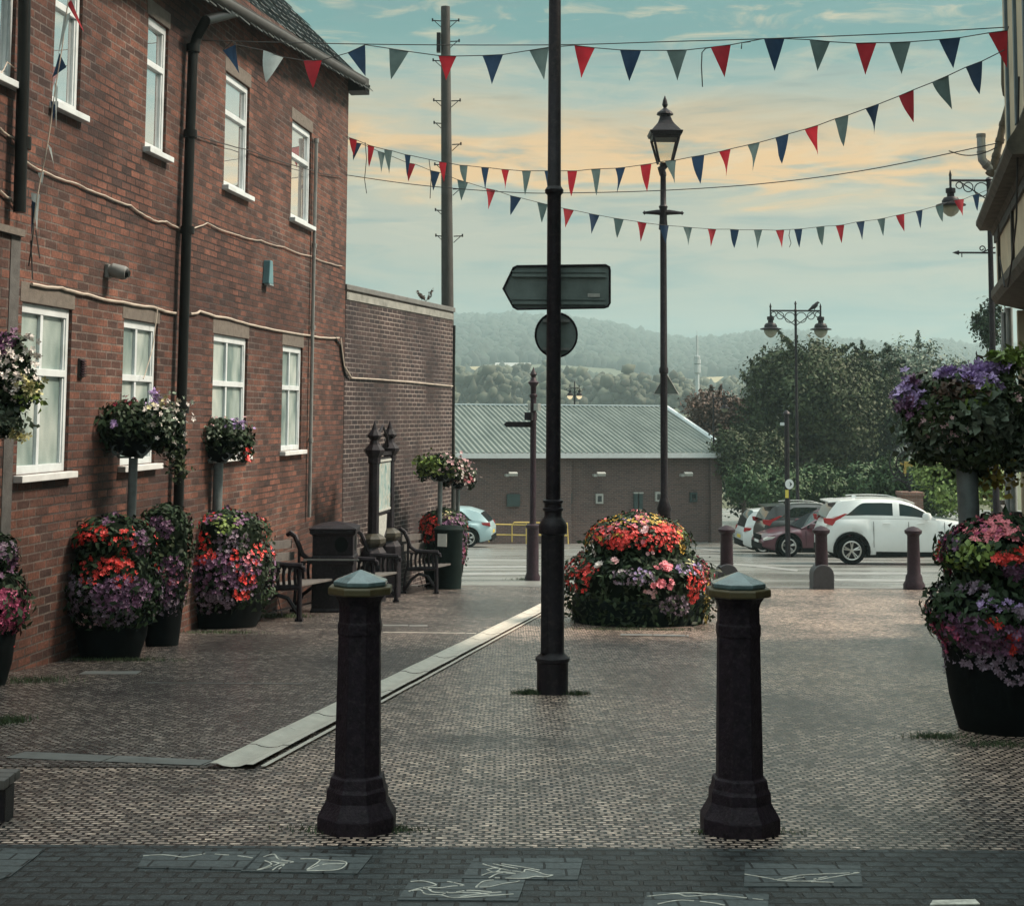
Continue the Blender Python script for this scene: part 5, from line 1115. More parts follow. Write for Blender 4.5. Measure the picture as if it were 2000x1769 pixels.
# right planter
planter('tiered_planter', 'tall tiered planter with green, scarlet and purple plants at the right edge', 1960, 1440, 0, [(92, -10), (110, 60), (122, 150), (130, 240), (120, 260)],
        [(116, 160), (138, 192), (146, 224), (134, 255), (112, 278), (108, 304), (126, 322), (116, 354), (84, 380), (46, 396), (6, 402)],
        [(1850, 1085, 44, 24, 'leafbright', 190, .055), (1880, 1062, 30, 18, 'leafbright', 60, .05), (1830, 1055, 24, 20, 'purple', 110, .05), (1815, 1085, 14, 34, 'magenta', 90, .05), (1880, 1030, 50, 16, 'magenta', 60, .055), (1895, 1040, 22, 12, 'pink', 40, .055), (1930, 1022, 22, 14, 'pink', 60, .06), (1950, 1035, 40, 12, 'pink', 50, .06), (1990, 1040, 24, 16, 'magenta', 70, .055),
         (1960, 1070, 30, 10, 'red', 50, .06), (1920, 1080, 24, 9, 'red', 50, .055), (1975, 1100, 14, 30, 'red', 70, .06), (1965, 1130, 12, 8, 'red', 22, .055), (1995, 1075, 14, 30, 'red', 50, .055), (1935, 1100, 22, 16, 'purple', 60, .055), (1870, 1140, 24, 12, 'mauve', 36, .05), (1905, 1165, 44, 10, 'lilac', 24, .045), (1940, 1175, 30, 10, 'mauve', 20, .05),
         (1845, 1225, 44, 36, 'purple', 240, .055), (1825, 1240, 24, 30, 'magenta', 120, .055), (1900, 1235, 44, 34, 'purple', 160, .055), (1960, 1225, 40, 30, 'purple', 120, .055), (1925, 1232, 12, 20, 'red', 46, .055), (1965, 1200, 18, 10, 'red', 50, .055), (1890, 1198, 12, 6, 'red', 16, .05), (1870, 1265, 40, 24, 'mauve', 110, .05), (1940, 1290, 40, 24, 'mauve', 60, .048), (1975, 1300, 30, 24, 'mauve', 60, .048), (1990, 1250, 24, 30, 'lilac', 50, .05)], 3000, lsize=.06)
# left edge tub
planter('barrel_planter', 'dark tub with magenta flowers cut off at the left edge', -22, 1345, 0, [(44, -6), (56, 40), (64, 110), (60, 120)],
        [(56, 95), (78, 125), (82, 165), (70, 195), (52, 220), (60, 245), (50, 275), (20, 290), (5, 294)],
        [(30, 1180, 34, 34, 'magenta', 150, .055), (45, 1215, 22, 18, 'magenta', 60, .055), (5, 1230, 16, 34, 'red', 60, .055), (20, 1090, 34, 30, 'purple', 90, .055), (30, 1070, 24, 14, 'mauve', 40, .05), (50, 1222, 12, 10, 'pink', 20, .05)], 1200, group='flower barrels along the brick wall')
# back tub by the end bench
planter('barrel_planter', 'distant tub of scarlet and purple flowers behind the end bench', 868, None, 25.0, [(30, -8), (38, 30), (42, 70), (36, 80)],
        [(38, 40), (44, 70), (46, 100), (44, 125), (34, 140), (4, 150)],
        [(840, 1022, 26, 18, 'red', 90, .07), (835, 1045, 20, 14, 'red', 40, .07), (885, 1012, 24, 12, 'purple', 90, .065), (878, 1004, 14, 7, 'paleyellow', 24, .06), (906, 1060, 8, 40, 'purple', 90, .065), (903, 1085, 8, 20, 'magenta', 50, .065)], 900, lsize=.08, group='flower barrels along the brick wall')

def basket(label, px, Y, pytop, pybot, hw, patches, posttop, postbot, postw, nleaf=1800, fol=None, leafmat=None, group='flower baskets on posts', post=True, tilt=0, lsize=.06):
    """post with a bowl shaped basket of trailing plants; pixel sizes at depth Y"""
    c = gp(px + tilt * (-1), Y); K = Y / 2800
    H = pybot - pytop
    t = thing('basket_post', label, 'basket post', c, 0, group)
    zof = lambda py: at(px, py, Y).z - c.z
    zb = zof(pybot); zt = zof(pytop); x0 = (px) * K - c.x + (-CX * K); x0 = at(px, (pytop + pybot) / 2, Y).x - c.x
    if post:
        mb = MB(); mb.tube([(0, 0, -.1), (x0, 0, zb + .05)], postw * K / 2, 12); mb.build('post', m_post, t, smooth=True)
    mb = MB(); bw = hw * .48 * K; zb1 = zb + H * K * .10
    mb.lathe([(.04, zb1), (bw * .55, zb1 + .02), (bw * .85, zb1 + H * K * .15), (bw, zb1 + H * K * .36), (bw * .98, zb1 + H * K * .36)], 18, (x0, 0, 0)); mb.build('basket', m_tub, t, smooth=True)
    mb = MB()
    for sg in (-1, 1):
        mb.tube([(x0 + sg * .02, -.02, zb1), (x0 + sg * bw * .5, -bw * .5, zb1 + .0), (x0 + sg * bw * .95, -bw * .35, zb1 + H * K * .2)], .012, 6)
        q = (x0 + sg * bw * .55, -bw * .62, zb1 + H * K * .12); mb.tube([(q[0] + math.cos(a) * bw * .22, q[1], q[2] + math.sin(a) * bw * .22) for a in np.linspace(0, 6.28, 16)[:-1]], .010, 5, closed=True)
    mb.build('ironwork', m_post, t)
    # foliage: lobes
    lob = fol or [(0, .62, 1.0, .36), (-.5, .5, .5, .34), (.5, .5, .5, .34), (0, .75, .6, .26), (-.75, .35, .28, .3), (.78, .38, .26, .3)]
    Ps, Ns = [], []
    tot = sum(l[2] * l[3] for l in lob)
    for lx_, lz, rx, rz in lob:
        n = int(nleaf * rx * rz / tot); u = unit(rng.normal(0, 1, (n, 3))); rad = rng.uniform(.72, 1.06, (n, 1))
        sc = np.array([rx * hw * K, min(rx * hw * K, hw * K * .8), rz * H * K]); Ps.append(u * rad * sc + np.array([x0 + lx_ * hw * K, 0, zb + lz * H * K])); Ns.append(u)
    Pn, Nn = np.concatenate(Ps), np.concatenate(Ns)
    V, Fc = leaves(Pn, Nn, lsize); npmesh('foliage', V, Fc, leafmat or m_leaf, t)
    pl = np.array([[x0 + l[0] * hw * K, 0, zb + l[1] * H * K] for l in lob]); rl = np.array([[l[2] * hw * K * .7, min(l[2] * hw * K, hw * K * .8) * .7, l[3] * H * K * .7] for l in lob])
    V, Fc = lumps(pl, rl, .06); npmesh('soil', V, Fc, m_core, t, True)
    by = {}
    for (qx, qy, rx, ry, colr, n, s) in patches:
        X = x0 + (qx - px) * K + rng.normal(0, .5, n) * rx * K; Zz = zof(qy) + rng.normal(0, .5, n) * ry * K
        best = np.full(n, -.05)
        for lx_, lz, lrx, lrz in lob:
            e = 1 - ((X - x0 - lx_ * hw * K) / (lrx * hw * K)) ** 2 - ((Zz - zb - lz * H * K) / (lrz * H * K)) ** 2
            best = np.maximum(best, np.where(e > 0, np.sqrt(np.maximum(e, 0)) * min(lrx * hw * K, hw * K * .8), -.05))
        Yd = -best * (1.03) - .01 + rng.normal(0, .012, n)
        Nn = np.stack([(X - x0), Yd - .15, (Zz - zb) * .4 + .1], 1); by.setdefault(colr, []).append((np.stack([X, Yd, Zz], 1), Nn, np.full(n, s)))
        m_ = n // 2; by[colr].append((np.stack([X[:m_], -Yd[:m_], Zz[:m_]], 1), Nn[:m_] * np.array([1, -1, 1]), np.full(m_, s)))
    for colr, lst in by.items():
        Pn = np.concatenate([x[0] for x in lst]); Nn = np.concatenate([x[1] for x in lst]); S = np.concatenate([x[2] for x in lst])
        if colr.startswith('leaf'):
            V, Fc = leaves(Pn, Nn, S, .75); npmesh({'leafbright': 'lime_foliage', 'leafgrey': 'grey_foliage', 'leafgold': 'golden_foliage', 'leafolive': 'olive_foliage', 'leafred': 'red_foliage'}[colr], V, Fc, {'leafbright': m_leafbright, 'leafgrey': m_leafgrey, 'leafgold': m_leafgold, 'leafolive': m_leafolive, 'leafred': m_leafred}[colr], t)
        else: V, Fc = blooms(Pn, Nn, S); npmesh(colr.replace('pale', 'pale_') + '_flowers', V, Fc, m_fl[colr], t)
    return t
basket('grey post with a broad dark green basket before the second ground floor window', 262, 13.45, 782, 905, 92, [(330, 800, 40, 22, 'white', 30, .05), (345, 840, 20, 40, 'white', 16, .045), (300, 775, 12, 16, 'lilac', 22, .05), (245, 828, 8, 8, 'lilac', 6, .05), (240, 782, 40, 12, 'crimson', 10, .045), (350, 905, 22, 40, 'leafolive', 90, .05), (180, 800, 14, 20, 'leafgold', 24, .05), (342, 818, 22, 40, 'leafgrey', 60, .05), (320, 790, 24, 14, 'paleyellow', 10, .045)],
       1, 1, 18, 2600, tilt=4)
basket('grey post with a rounder basket trailing orange leaves, right of the black downpipe', 428, 16.35, 818, 912, 66, [(400, 822, 60, 10, 'palepink', 24, .04), (470, 828, 26, 12, 'lilac', 18, .05), (486, 890, 8, 12, 'red', 10, .05), (375, 880, 22, 30, 'leafred', 60, .05), (385, 920, 24, 30, 'leafred', 60, .05), (420, 835, 50, 20, 'leafgrey', 70, .05), (478, 875, 14, 14, 'white', 6, .045)],
       1, 1, 19, 1900, tilt=4)
basket('slim post with a small basket of lime and pink plants by the yard wall end', 860, 24.6, 888, 945, 44, [(835, 905, 26, 14, 'leafbright', 110, .08), (850, 925, 30, 10, 'leafbright', 50, .08), (885, 915, 30, 22, 'leafolive', 70, .07), (895, 905, 26, 18, 'palepink', 40, .06), (905, 930, 16, 24, 'white', 22, .06)],
       1, 1, 9, 900, lsize=.08)
basket('grey post beside the yard wall end with a basket of dusky flowers', 895, 25.1, 900, 960, 32, [(900, 920, 26, 20, 'palepink', 30, .06), (905, 942, 16, 18, 'white', 20, .06), (895, 930, 26, 20, 'leafred', 50, .07), (912, 938, 10, 8, 'pink', 10, .06)],
       1, 1, 8, 600, lsize=.08)
basket('stout grey post with a huge basket of purple petunias at the right edge', 1886, 9.2, 738, 925, 116, [(1775, 770, 24, 30, 'lilac', 60, .055), (1768, 790, 22, 20, 'purple', 40, .055), (1860, 730, 30, 12, 'lilac', 60, .06), (1890, 742, 30, 16, 'lilac', 70, .06), (1930, 722, 36, 14, 'lilac', 80, .06), (1785, 750, 14, 10, 'purple', 24, .055), (1905, 810, 46, 50, 'leafgrey', 260, .06), (1890, 780, 40, 30, 'leafbright', 50, .05), (1800, 800, 40, 50, 'leafolive', 150, .055), (1960, 760, 40, 50, 'leafolive', 160, .055), (1840, 760, 60, 24, 'leafred', 100, .05), (1812, 840, 60, 40, 'palepink', 26, .04), (1965, 775, 16, 16, 'palepink', 10, .05), (1975, 700, 40, 24, 'leafbright', 90, .06), (1820, 895, 44, 16, 'leafolive', 60, .05), (1800, 850, 50, 60, 'leafgrey', 90, .055), (1900, 890, 70, 40, 'leafolive', 170, .055), (1960, 860, 50, 60, 'leafgrey', 110, .055), (1940, 930, 50, 40, 'leafgold', 50, .055), (1900, 860, 80, 60, 'white', 14, .035)],
       1, 1, 41, 5200, leafmat=M('leaf_basket', (.050, .078, .040), .6, spec=.25, var=.5, vs=9, island=True), fol=[(0, .62, .95, .34), (-.5, .55, .5, .36), (.5, .6, .55, .38), (0, .82, .75, .22), (-.78, .62, .26, .3), (.1, .3, .5, .3), (.8, .35, .3, .35), (-.4, .34, .4, .2)], tilt=-16)
basket('white flowered hanging basket cut off at the left edge', -5, 10.2, 655, 850, 62, [(30, 700, 40, 40, 'white', 60, .05), (45, 745, 26, 34, 'white', 30, .05), (60, 755, 20, 20, 'paleyellow', 24, .055), (30, 820, 24, 30, 'leafgrey', 80, .05), (35, 850, 12, 10, 'paleyellow', 16, .06), (10, 670, 30, 20, 'purple', 50, .05), (60, 770, 22, 26, 'leafbright', 50, .05)],
       1, 1, 14, 2200, fol=[(0, .6, .9, .4), (.5, .62, .5, .36), (.85, .5, .4, .2), (.3, .2, .4, .24)], tilt=0)
# sunlit shrub behind the right basket
# litter scrap
c = gnd(1184, 1220); t = thing('litter', 'crumpled white paper scrap lying beside the middle planter', 'litter', c)
V, Fc = lumps(np.array([[0, 0, .025], [.05, 0, .018], [-.03, .01, .02]]), np.array([[.05, .04, .03], [.04, .03, .022], [.035, .03, .025]]), .3); npmesh('paper', V, Fc, m_paper, t)

# grass and moss round bases
def tufts(lst):
    Ps, Ns, S = [], [], []
    for px, py, rx, ry, n, h in lst:
        c = gnd(px, py); K = c.y / 2800; x = c.x + rng.normal(0, .5, n) * rx * K; y = c.y + rng.normal(0, .5, n) * ry
        z = np.array([gz(b) for b in y]); Ps.append(np.stack([x, y, z + h * .3], 1)); Ns.append(np.stack([rng.normal(0, 1, n), rng.normal(0, 1, n), rng.uniform(0, .4, n)], 1)); S.append(np.full(n, h))
    P_, N_2, S_ = np.concatenate(Ps), np.concatenate(Ns), np.concatenate(S); n = len(P_)
    d = unit(np.stack([rng.normal(0, .5, n), rng.normal(0, .5, n), np.ones(n)], 1)); sd = unit(np.cross(d, N_2)); s = (S_ * rng.uniform(.5, 1.3, n))[:, None]
    V = np.stack([P_ - d * s * .4 - sd * s * .09, P_ - d * s * .4 + sd * s * .09, P_ + d * s * .6], 1).reshape(-1, 3)
    o = npmesh('grass', V, np.arange(3 * n).reshape(-1, 3), M('verge_grass', (.035, .062, .022), .7, var=.5, vs=20, island=True)); tag(o, 'short grass and moss growing in the joints round posts and tubs', 'grass', kind='stuff')
tufts([(1035, 1355, 34, .05, 330, .045), (1125, 1356, 30, .05, 200, .04), (697, 1622, 110, .06, 420, .03), (760, 1620, 60, .05, 140, .03), (1445, 1626, 120, .05, 260, .025), (230, 1290, 110, .12, 700, .04), (420, 1236, 90, .15, 500, .04), (60, 1330, 80, .2, 500, .04), (1022, 1132, 24, .1, 160, .06), (1245, 1230, 140, .08, 500, .04), (1830, 1440, 60, .1, 300, .04),
       (1950, 1455, 90, .1, 300, .035), (20, 1410, 40, .15, 300, .05), (540, 1205, 60, .2, 500, .07), (850, 1145, 40, .3, 200, .05), (1800, 1150, 30, .2, 120, .05)])

# ================================================================== FAR SHED
Cpt = at(1417, 888, 62); th = R(15)
t = thing('brick_shed', 'low brick shed with grey sheet roof across the road', 'building', (Cpt.x, Cpt.y, gz(62) - .0), th)
zE = Cpt.z - gz(62)
Lf = 13.5; Dp = 8.2; zR = at(1275, 796, 70).z - gz(62)
mb = MB(); mb.box((-Lf / 2 - .15, Dp, zE / 2 - 1), (Lf, Dp * 2 - .3, zE + 1.9)); mb.build('wall', m_brickfar, t)
for x in (-.45, -7.2, -13.0): mb = MB(); mb.box((x, .08, zE / 2 - 1), (.5, .28, zE + 1.86)); mb.build('pier', m_brickfar, t)
mb = MB(); vs = []; n = 240
for i in range(n + 1):
    x = -Lf - .3 + (Lf + .5) * i / n; h = .075 * (1 if i % 4 < 2 else 0)
    vs += [(x, -.18, zE + .04 + h), (x, Dp, zR + h), (x, 2 * Dp + .2, zE + .04 + h)]
mb.add(vs, [(3 * i, 3 * i + 3, 3 * i + 4, 3 * i + 1) for i in range(n)] + [(3 * i + 1, 3 * i + 4, 3 * i + 5, 3 * i + 2) for i in range(n)]); mb.build('roof', m_corr, t)
mb = MB(); mb.box((-Lf / 2, -.24, zE - .02), (Lf + .6, .12, .2)); mb.build('gutter', m_lead2 if 'm_lead2' in globals() else M('white_gutter', (.48, .53, .54), .5, var=.12), t)
mb = MB(); mb.tube([(.28, -.24, zE + .06), (.28, Dp, zR + .14)], .11, 6); mb.build('bargeboard', m_white, t)
mb = MB(); mb.tube([(-Lf - .3, Dp, zR + .07), (.28, Dp, zR + .07)], .06, 6); mb.build('ridge', m_lead, t)
def shed_x(px):  # where a photo column meets the front wall
    d = ray(px, 960); p0 = Vector((Cpt.x, Cpt.y, 0)); u = Vector((math.cos(th), math.sin(th), 0)); nrm = Vector((-math.sin(th), math.cos(th), 0)); k = p0.dot(nrm) / d.dot(nrm); q = d * k
    return (q - p0).dot(u), EYE, k
def shed(px, py):
    x, _, k = shed_x(px); d = ray(px, py); return x, EYE + d.z * k - gz(62)
for px in (988, 1160, 1330):
    x, z = shed(px, 928); mb = MB(); mb.box((x, -.12, z), (.14, .25, .1)); mb.box((x + .22, -.3, z + .06), (.36, .16, .12), rx=.4); mb.build('floodlight', m_plate, t)
for px, py, w, h in ((1004, 977, .55, .5), (1105, 973, .6, .42)):
    x, z = shed(px, py); mb = MB(); mb.box((x, .1, z), (w, .1, h)); mb.build('boarded_window', m_door, t)
for px, py in ((1172, 974), (1288, 970), (1356, 971)):
    x, z = shed(px, py); mb = MB(); mb.box((x, .1, z), (.32, .12, .40)); w = mb.build('window', m_plate if px < 1350 else m_door, t); mb = MB(); mb.box((x, .035, z), (.17, .02, .24)); mb.build('pane', m_carglass, w)
for px in (1243, 1253):
    x, z = shed(px, 985); mb = MB(); mb.box((x, .1, z), (.16, .1, .9)); mb.build('door', m_door, t); mb = MB(); mb.box((x, .08, z + .48), (.2, .14, .05)); mb.build('door_cap', m_plate, t)
# yellow railing in front of the shed
Yr = 56.0; c = gp(1000, Yr); t = thing('railing', 'yellow tubular hand railing in front of the brick shed', 'railing', c)
mb = MB(); K = Yr / 2800
def rp(px, py): p = at(px, py, Yr); return (p.x - c.x, 0, p.z - c.z)
for pts in ([(898, 1022), (1028, 1025)], [(898, 1043), (1108, 1046)], [(1000, 1024), (1000, 1058)], [(955, 1022), (955, 1058)], [(1028, 1020), (1108, 1022), (1110, 1062)], [(1000, 1040), (1000, 1026), (1004, 1020), (1032, 1020)], [(1028, 1022), (1028, 1062)], [(1108, 1045), (1046, 1044)], [(900, 1022), (900, 1056)]): mb.tube([rp(*p) for p in pts], .028, 6)
mb.build('rails', m_railyellow, t)

# ================================================================== CARS
def car(label, cat, loc, rz, Lc, Wc, Hc, paint, style, rim='star', group='parked cars in the car park'):
    """nose towards +x; style: suv, hatch, sedan"""
    t = thing('parked_car', label, cat, loc, rz, group)
    WR = {'suv': .365, 'hatch': .33, 'small': .29}[style]; hL = Lc / 2; xf, xr = (hL * .53, -hL * .69) if style == 'suv' else (hL * .64, -hL * .64)
    if style == 'suv':
        deck = [(-1, .50), (-.97, .62), (-.9, .70), (-.5, .71), (.28, .70), (.5, .68), (.8, .62), (.93, .52), (1, .38)]
        roof = [(-.97, .70), (-.93, .80), (-.86, .925), (-.795, .965), (-.5, .995), (-.31, 1.0), (-.09, .985), (.05, .93), (.18, .83), (.31, .70)]
        side = (-.78, .24); pill = (-.62, -.16, .36)
    elif style == 'hatch':
        deck = [(-1, .50), (-.96, .62), (-.6, .62), (0, .60), (.35, .60), (.7, .53), (.9, .45), (1, .34)]
        roof = [(-.95, .64), (-.82, .86), (-.6, .97), (-.2, 1.0), (.05, .95), (.2, .84), (.38, .66), (.46, .60)]
        side = (-.72, .36); pill = (-.5, -.08, .28)
    else:
        deck = [(-1, .46), (-.96, .58), (-.6, .60), (0, .58), (.4, .58), (.7, .54), (.92, .45), (1, .33)]
        roof = [(-.96, .6), (-.90, .82), (-.78, .96), (-.4, 1.0), (.0, .97), (.25, .84), (.46, .62), (.5, .58)]
        side = (-.78, .42); pill = (-.4, -.02, .34)
    xs = sorted(set(list(np.linspace(-hL, hL, 45)) + [w + d for w in (xf, xr) for d in np.linspace(-WR * 1.25, WR * 1.25, 15)]))
    dk = lambda x: np.interp(x / hL, [a for a, _ in deck], [b for _, b in deck]) * Hc
    rf = lambda x: np.interp(x / hL, [a for a, _ in roof], [b for _, b in roof])
    zs0 = .20 if style != 'suv' else .26
    def zb(x):
        z = zs0 + (.10 * max(0, abs(x / hL) - .85) / .15)
        for w in (xf, xr):
            d = abs(x - w)
            if d < WR * 1.2: z = max(z, WR + math.sqrt(max((WR * 1.2) ** 2 - d * d, 0)))
        return z
    def hw(x):
        q = abs(x / hL); return Wc / 2 * (1 - .16 * max(0, (q - .62) / .38) ** 2.2)
    mb = MB(); sec = []
    for x in xs:
        w = hw(x); b = zb(x); d = max(dk(x), b + .03); mid = b + (d - b) * .45
        half = [(w * .93, b), (w * .99, b + (d - b) * .15), (w * 1.0, mid), (w * .975, b + (d - b) * .75), (w * .92, d - .02), (w * .80, d)]
        sec.append([(x, -y, z) for y, z in half] + [(x, y, z) for y, z in half[::-1]])
    n = 12
    for i in range(len(sec) - 1): mb.add(sec[i] + sec[i + 1], [(k, k + 1, n + k + 1, n + k) for k in range(n - 1)])
    mb.add(sec[0], [tuple(range(n))]); mb.add(sec[-1], [tuple(range(n))[::-1]])
    bm_ = MB(); bm_.v, bm_.f = mb.v, mb.f
    me = bpy.data.meshes.new('body'); me.from_pydata(bm_.v, [], bm_.f); b_ = bmesh.new(); b_.from_mesh(me); bmesh.ops.remove_doubles(b_, verts=b_.verts, dist=.0005); bmesh.ops.recalc_face_normals(b_, faces=b_.faces); b_.to_mesh(me); b_.free()
    body = link('body', me, paint, t, True, False)
    # greenhouse
    x0, x1 = roof[0][0] * hL, roof[-1][0] * hL; gx = list(np.linspace(x0, x1, 34)); gl, gb = MB(), MB(); rows = []
    for x in gx:
        tp = min(1, max(0, (x - side[0] * hL) / .55)); tp = tp * tp * (3 - 2 * tp); hi = .17 + .63 * tp
        zt_ = max(rf(x) * Hc, dk(x) + .001); zd_ = dk(x) - .012; w = hw(x) * .93; k = (zt_ - zd_) / (.42 * Hc); wt_ = w * (1 - .17 * min(1, k))
        rows.append([(x, -w * .985, zd_), (x, -(w * .985 * .8 + wt_ * .2), zd_ + (zt_ - zd_) * .16), (x, -(w * .985 * (1 - hi) + wt_ * hi), zd_ + (zt_ - zd_) * hi), (x, -wt_ * .93, zt_ - .03 * min(1, k)), (x, -wt_ * .6, zt_), (x, wt_ * .6, zt_), (x, wt_ * .93, zt_ - .03 * min(1, k)), (x, (w * .985 * (1 - hi) + wt_ * hi), zd_ + (zt_ - zd_) * hi), (x, (w * .985 * .8 + wt_ * .2), zd_ + (zt_ - zd_) * .16), (x, w * .985, zd_)])
    side_rows = []
    for i in range(len(rows) - 1):
        xm = (gx[i] + gx[i + 1]) / 2 / hL; sl = abs(rf(gx[i + 1]) - rf(gx[i])) * Hc / (gx[i + 1] - gx[i])
        for k in range(9):
            quad = [rows[i][k], rows[i][k + 1], rows[i + 1][k + 1], rows[i + 1][k]]
            glass = False
            if k in (1, 7) and side[0] < xm < side[1] and not any(abs(xm - p) < .028 for p in pill[1:2]): glass = True
            if k in (3, 4, 5) and xm > .1 and sl > .35: glass = True
            if k in (3, 4, 5) and xm < -.75 and sl > .9: glass = True
            (gl if glass else gb).add(quad, [(0, 1, 2, 3)])
    for mm, nm, mt_ in ((gb, 'cabin', paint), (gl, 'windows', m_carglass)):
        me = bpy.data.meshes.new(nm); me.from_pydata(mm.v, [], mm.f); b_ = bmesh.new(); b_.from_mesh(me); bmesh.ops.remove_doubles(b_, verts=b_.verts, dist=.0005); bmesh.ops.recalc_face_normals(b_, faces=b_.faces); b_.to_mesh(me); b_.free()
        link(nm, me, mt_, t, True, False)
    # lower trim, arches
    mb = MB()
    for sg in (-1, 1):
        mb.box((0, sg * (Wc / 2 * .955), zs0 + .02), ((xf - xr) - 2.5 * WR, .05, .13))
        for w in (xf, xr):
            pts = [(w + math.cos(a) * WR * 1.22, sg * (hw(w) * .985), WR + math.sin(a) * WR * 1.22) for a in np.linspace(-.25, math.pi + .25, 18)]; mb.tube(pts, .045 if style == 'suv' else .02, 6)
    mb.box((-hL * .985, 0, .34), (.12, Wc * .80, .2)); mb.box((hL * .975, 0, .30), (.14, Wc * .8, .2)); mb.box((0, 0, zs0 + .02), (Lc * .86, Wc * .72, .12)); mb.build('trim', m_tub, t, bevel=.01)
    for w in (xf, xr):
        for sg in (-1, 1):
            y = sg * (Wc / 2 - .13); wl = MB(); wl.lathe([(WR * .66, -.105), (WR * .93, -.11), (WR, -.07), (WR, .07), (WR * .93, .11), (WR * .66, .105)], 28, cap=False); wl.v = [(w + a, y + c_, WR + b) for a, b, c_ in wl.v]; wo_ = wl.build('wheel', m_tub, t, smooth=True)
            rm = MB(); yo = y + sg * .10
            pts = [(w + math.cos(a) * WR * .64, yo, WR + math.sin(a) * WR * .64) for a in np.linspace(0, 6.28, 29)[:-1]]; rm.tube(pts, .022, 6, closed=True)
            for k in range(5):
                a = k * 2 * math.pi / 5 + .3
                for da in (-.16, .16): rm.tube([(w + math.cos(a) * .05, yo, WR + math.sin(a) * .05), (w + math.cos(a + da) * WR * .63, yo, WR + math.sin(a + da) * WR * .63)], [.024, .016], 5)
            hub = MB(); rm.lathe([(.05, -.02), (.05, .02)], 10); rm.v[-20:] = [(w + a, yo + c_, WR + b) for a, b, c_ in rm.v[-20:]]
            rm.build('rim', m_rim, wo_, smooth=True)
            dm = MB(); dm.lathe([(.01, 0), (WR * .66, .001)], 24, cap=False); dm.v = [(w + a, y + sg * .03 + c_, WR + b) for a, b, c_ in dm.v]; dm.build('brake_disc', m_iron, wo_)
    # lights, mirrors, plates, handles
    zt_ = dk(-hL * .93)
    for sg in (-1, 1):
        tl = MB(); wq = hw(-hL * .95)
        if style == 'suv': tl.prism([(-1.0, -.05), (-.90, -.12), (-.78, -.22), (-.70, -.22), (-.79, -.03), (-.66, .20), (-.76, .20), (-.90, .07), (-1.01, .08)], (0, sg * wq * 1.0, zt_ - .02), (hL, 0, 0), (0, 0, 1), (0, -sg, 0), .09)
        else: tl.prism([(-.985, -.10), (-.86, -.06), (-.84, .02), (-.97, .04)], (0, sg * wq * 1.005, zt_ - .03), (hL, 0, 0), (0, 0, 1), (0, -sg, 0), .12)
        tl.build('tail_light', m_tail, t, bevel=.006)
        hl = MB(); zf = dk(hL * .9) - .06; hl.prism([(.985, -.10), (.78, .0), (.80, .03), (.93, .01), (.99, -.05)], (0, sg * hw(hL * .9) * 1.0, zf), (hL, 0, 0), (0, 0, 1), (0, -sg, 0), .14); hl.build('headlight', m_headl, t, bevel=.006)
        mr = MB(); mx = side[1] * hL - .12; mr.lathe([(.02, -.10), (.08, -.08), (.095, 0), (.07, .07), (.02, .085)], 10, (0, 0, 0), sx=1.0, sy=.9); mr.v = [(mx + a * 1.3, sg * (Wc / 2 + .08) + b * 1.2, dk(mx) + .08 + c_ * 1.1) for a, b, c_ in mr.v]; mr.build('mirror', paint, t, smooth=True)
        hd = MB()
        for hx in (-.28, .12): hd.box((hx * hL, sg * hw(0) * 1.003, dk(0) - .12), (.2, .03, .03))
        hd.build('handle', paint, t, bevel=.008)
        sm = MB()
        for hx in (-.43, -.02, .40): sm.box((hx * hL, sg * (hw(0) * .992), .66 * dk(0) ), (.008, .024, dk(0) * .55))
        sm.build('door_gap', m_tub, t)
    pl = MB(); pl.box((-hL - .004, 0, .62 if style == 'suv' else .55), (.02, .52, .11)); pl.build('number_plate', m_yplate, t)
    pl = MB(); pl.box((hL + .004, 0, .42), (.02, .52, .11)); pl.build('number_plate', m_signwhite, t)
    gr = MB(); gr.box((hL - .02, 0, .56), (.06, Wc * .5, .16)); gr.build('grille', m_tub, t, bevel=.01)
    if style in ('suv',):
        rl = MB()
        for sg in (-1, 1): rl.tube([(x, sg * Wc * .345, rf(x) * Hc + .035) for x in np.linspace(-hL * .62, hL * .08, 8)], .018, 6)
        rl.build('roof_rails', m_rim, t)
        sp = MB(); sp.box((-hL * .86, 0, .945 * Hc), (.34, Wc * .68, .04), ry=-.10); sp.build('spoiler', paint, t, bevel=.012)
        an = MB(); an.prism([(-.12, 0), (.1, 0), (-.06, .10), (-.11, .10)], (-hL * .55, -.02, Hc * .975), (1, 0, 0), (0, 0, 1), (0, 1, 0), .04); an.build('antenna', paint, t)
    return t
def carpaint(name, c, metal=.0): return M(name, c, .32, metal=metal, var=.06, vs=2, coat=.7)
m_rim = M('alloy', (.42, .42, .40), .3, metal=.7, var=.15); m_tail = M('tail_lens', (.35, .015, .02), .15, var=.2, coat=.5); m_headl = M('headlight_lens', (.5, .52, .5), .1, var=.2, coat=.6); m_yplate = M('rear_plate', (.55, .42, .06), .5, var=.05)
p_white = carpaint('paint_white', (.66, .70, .70)); p_maroon = carpaint('paint_maroon', (.085, .022, .038), .2); p_dark = carpaint('paint_dark', (.016, .020, .020)); p_pale = carpaint('paint_pale', (.60, .66, .67)); p_ice = carpaint('paint_ice_blue', (.36, .52, .55))
yaw = R(-2); rw = gnd(1665, 1100)
def from_wheel(px, py, Lc, Wc, rz, xw, sg=-1):
    w = gnd(px, py); off = Matrix.Rotation(rz, 3, 'Z') @ Vector((xw, sg * (Wc / 2 - .03), 0)); p = w - off; return Vector((p.x, p.y, gz(p.y) if False else w.z))
Lc = 4.4
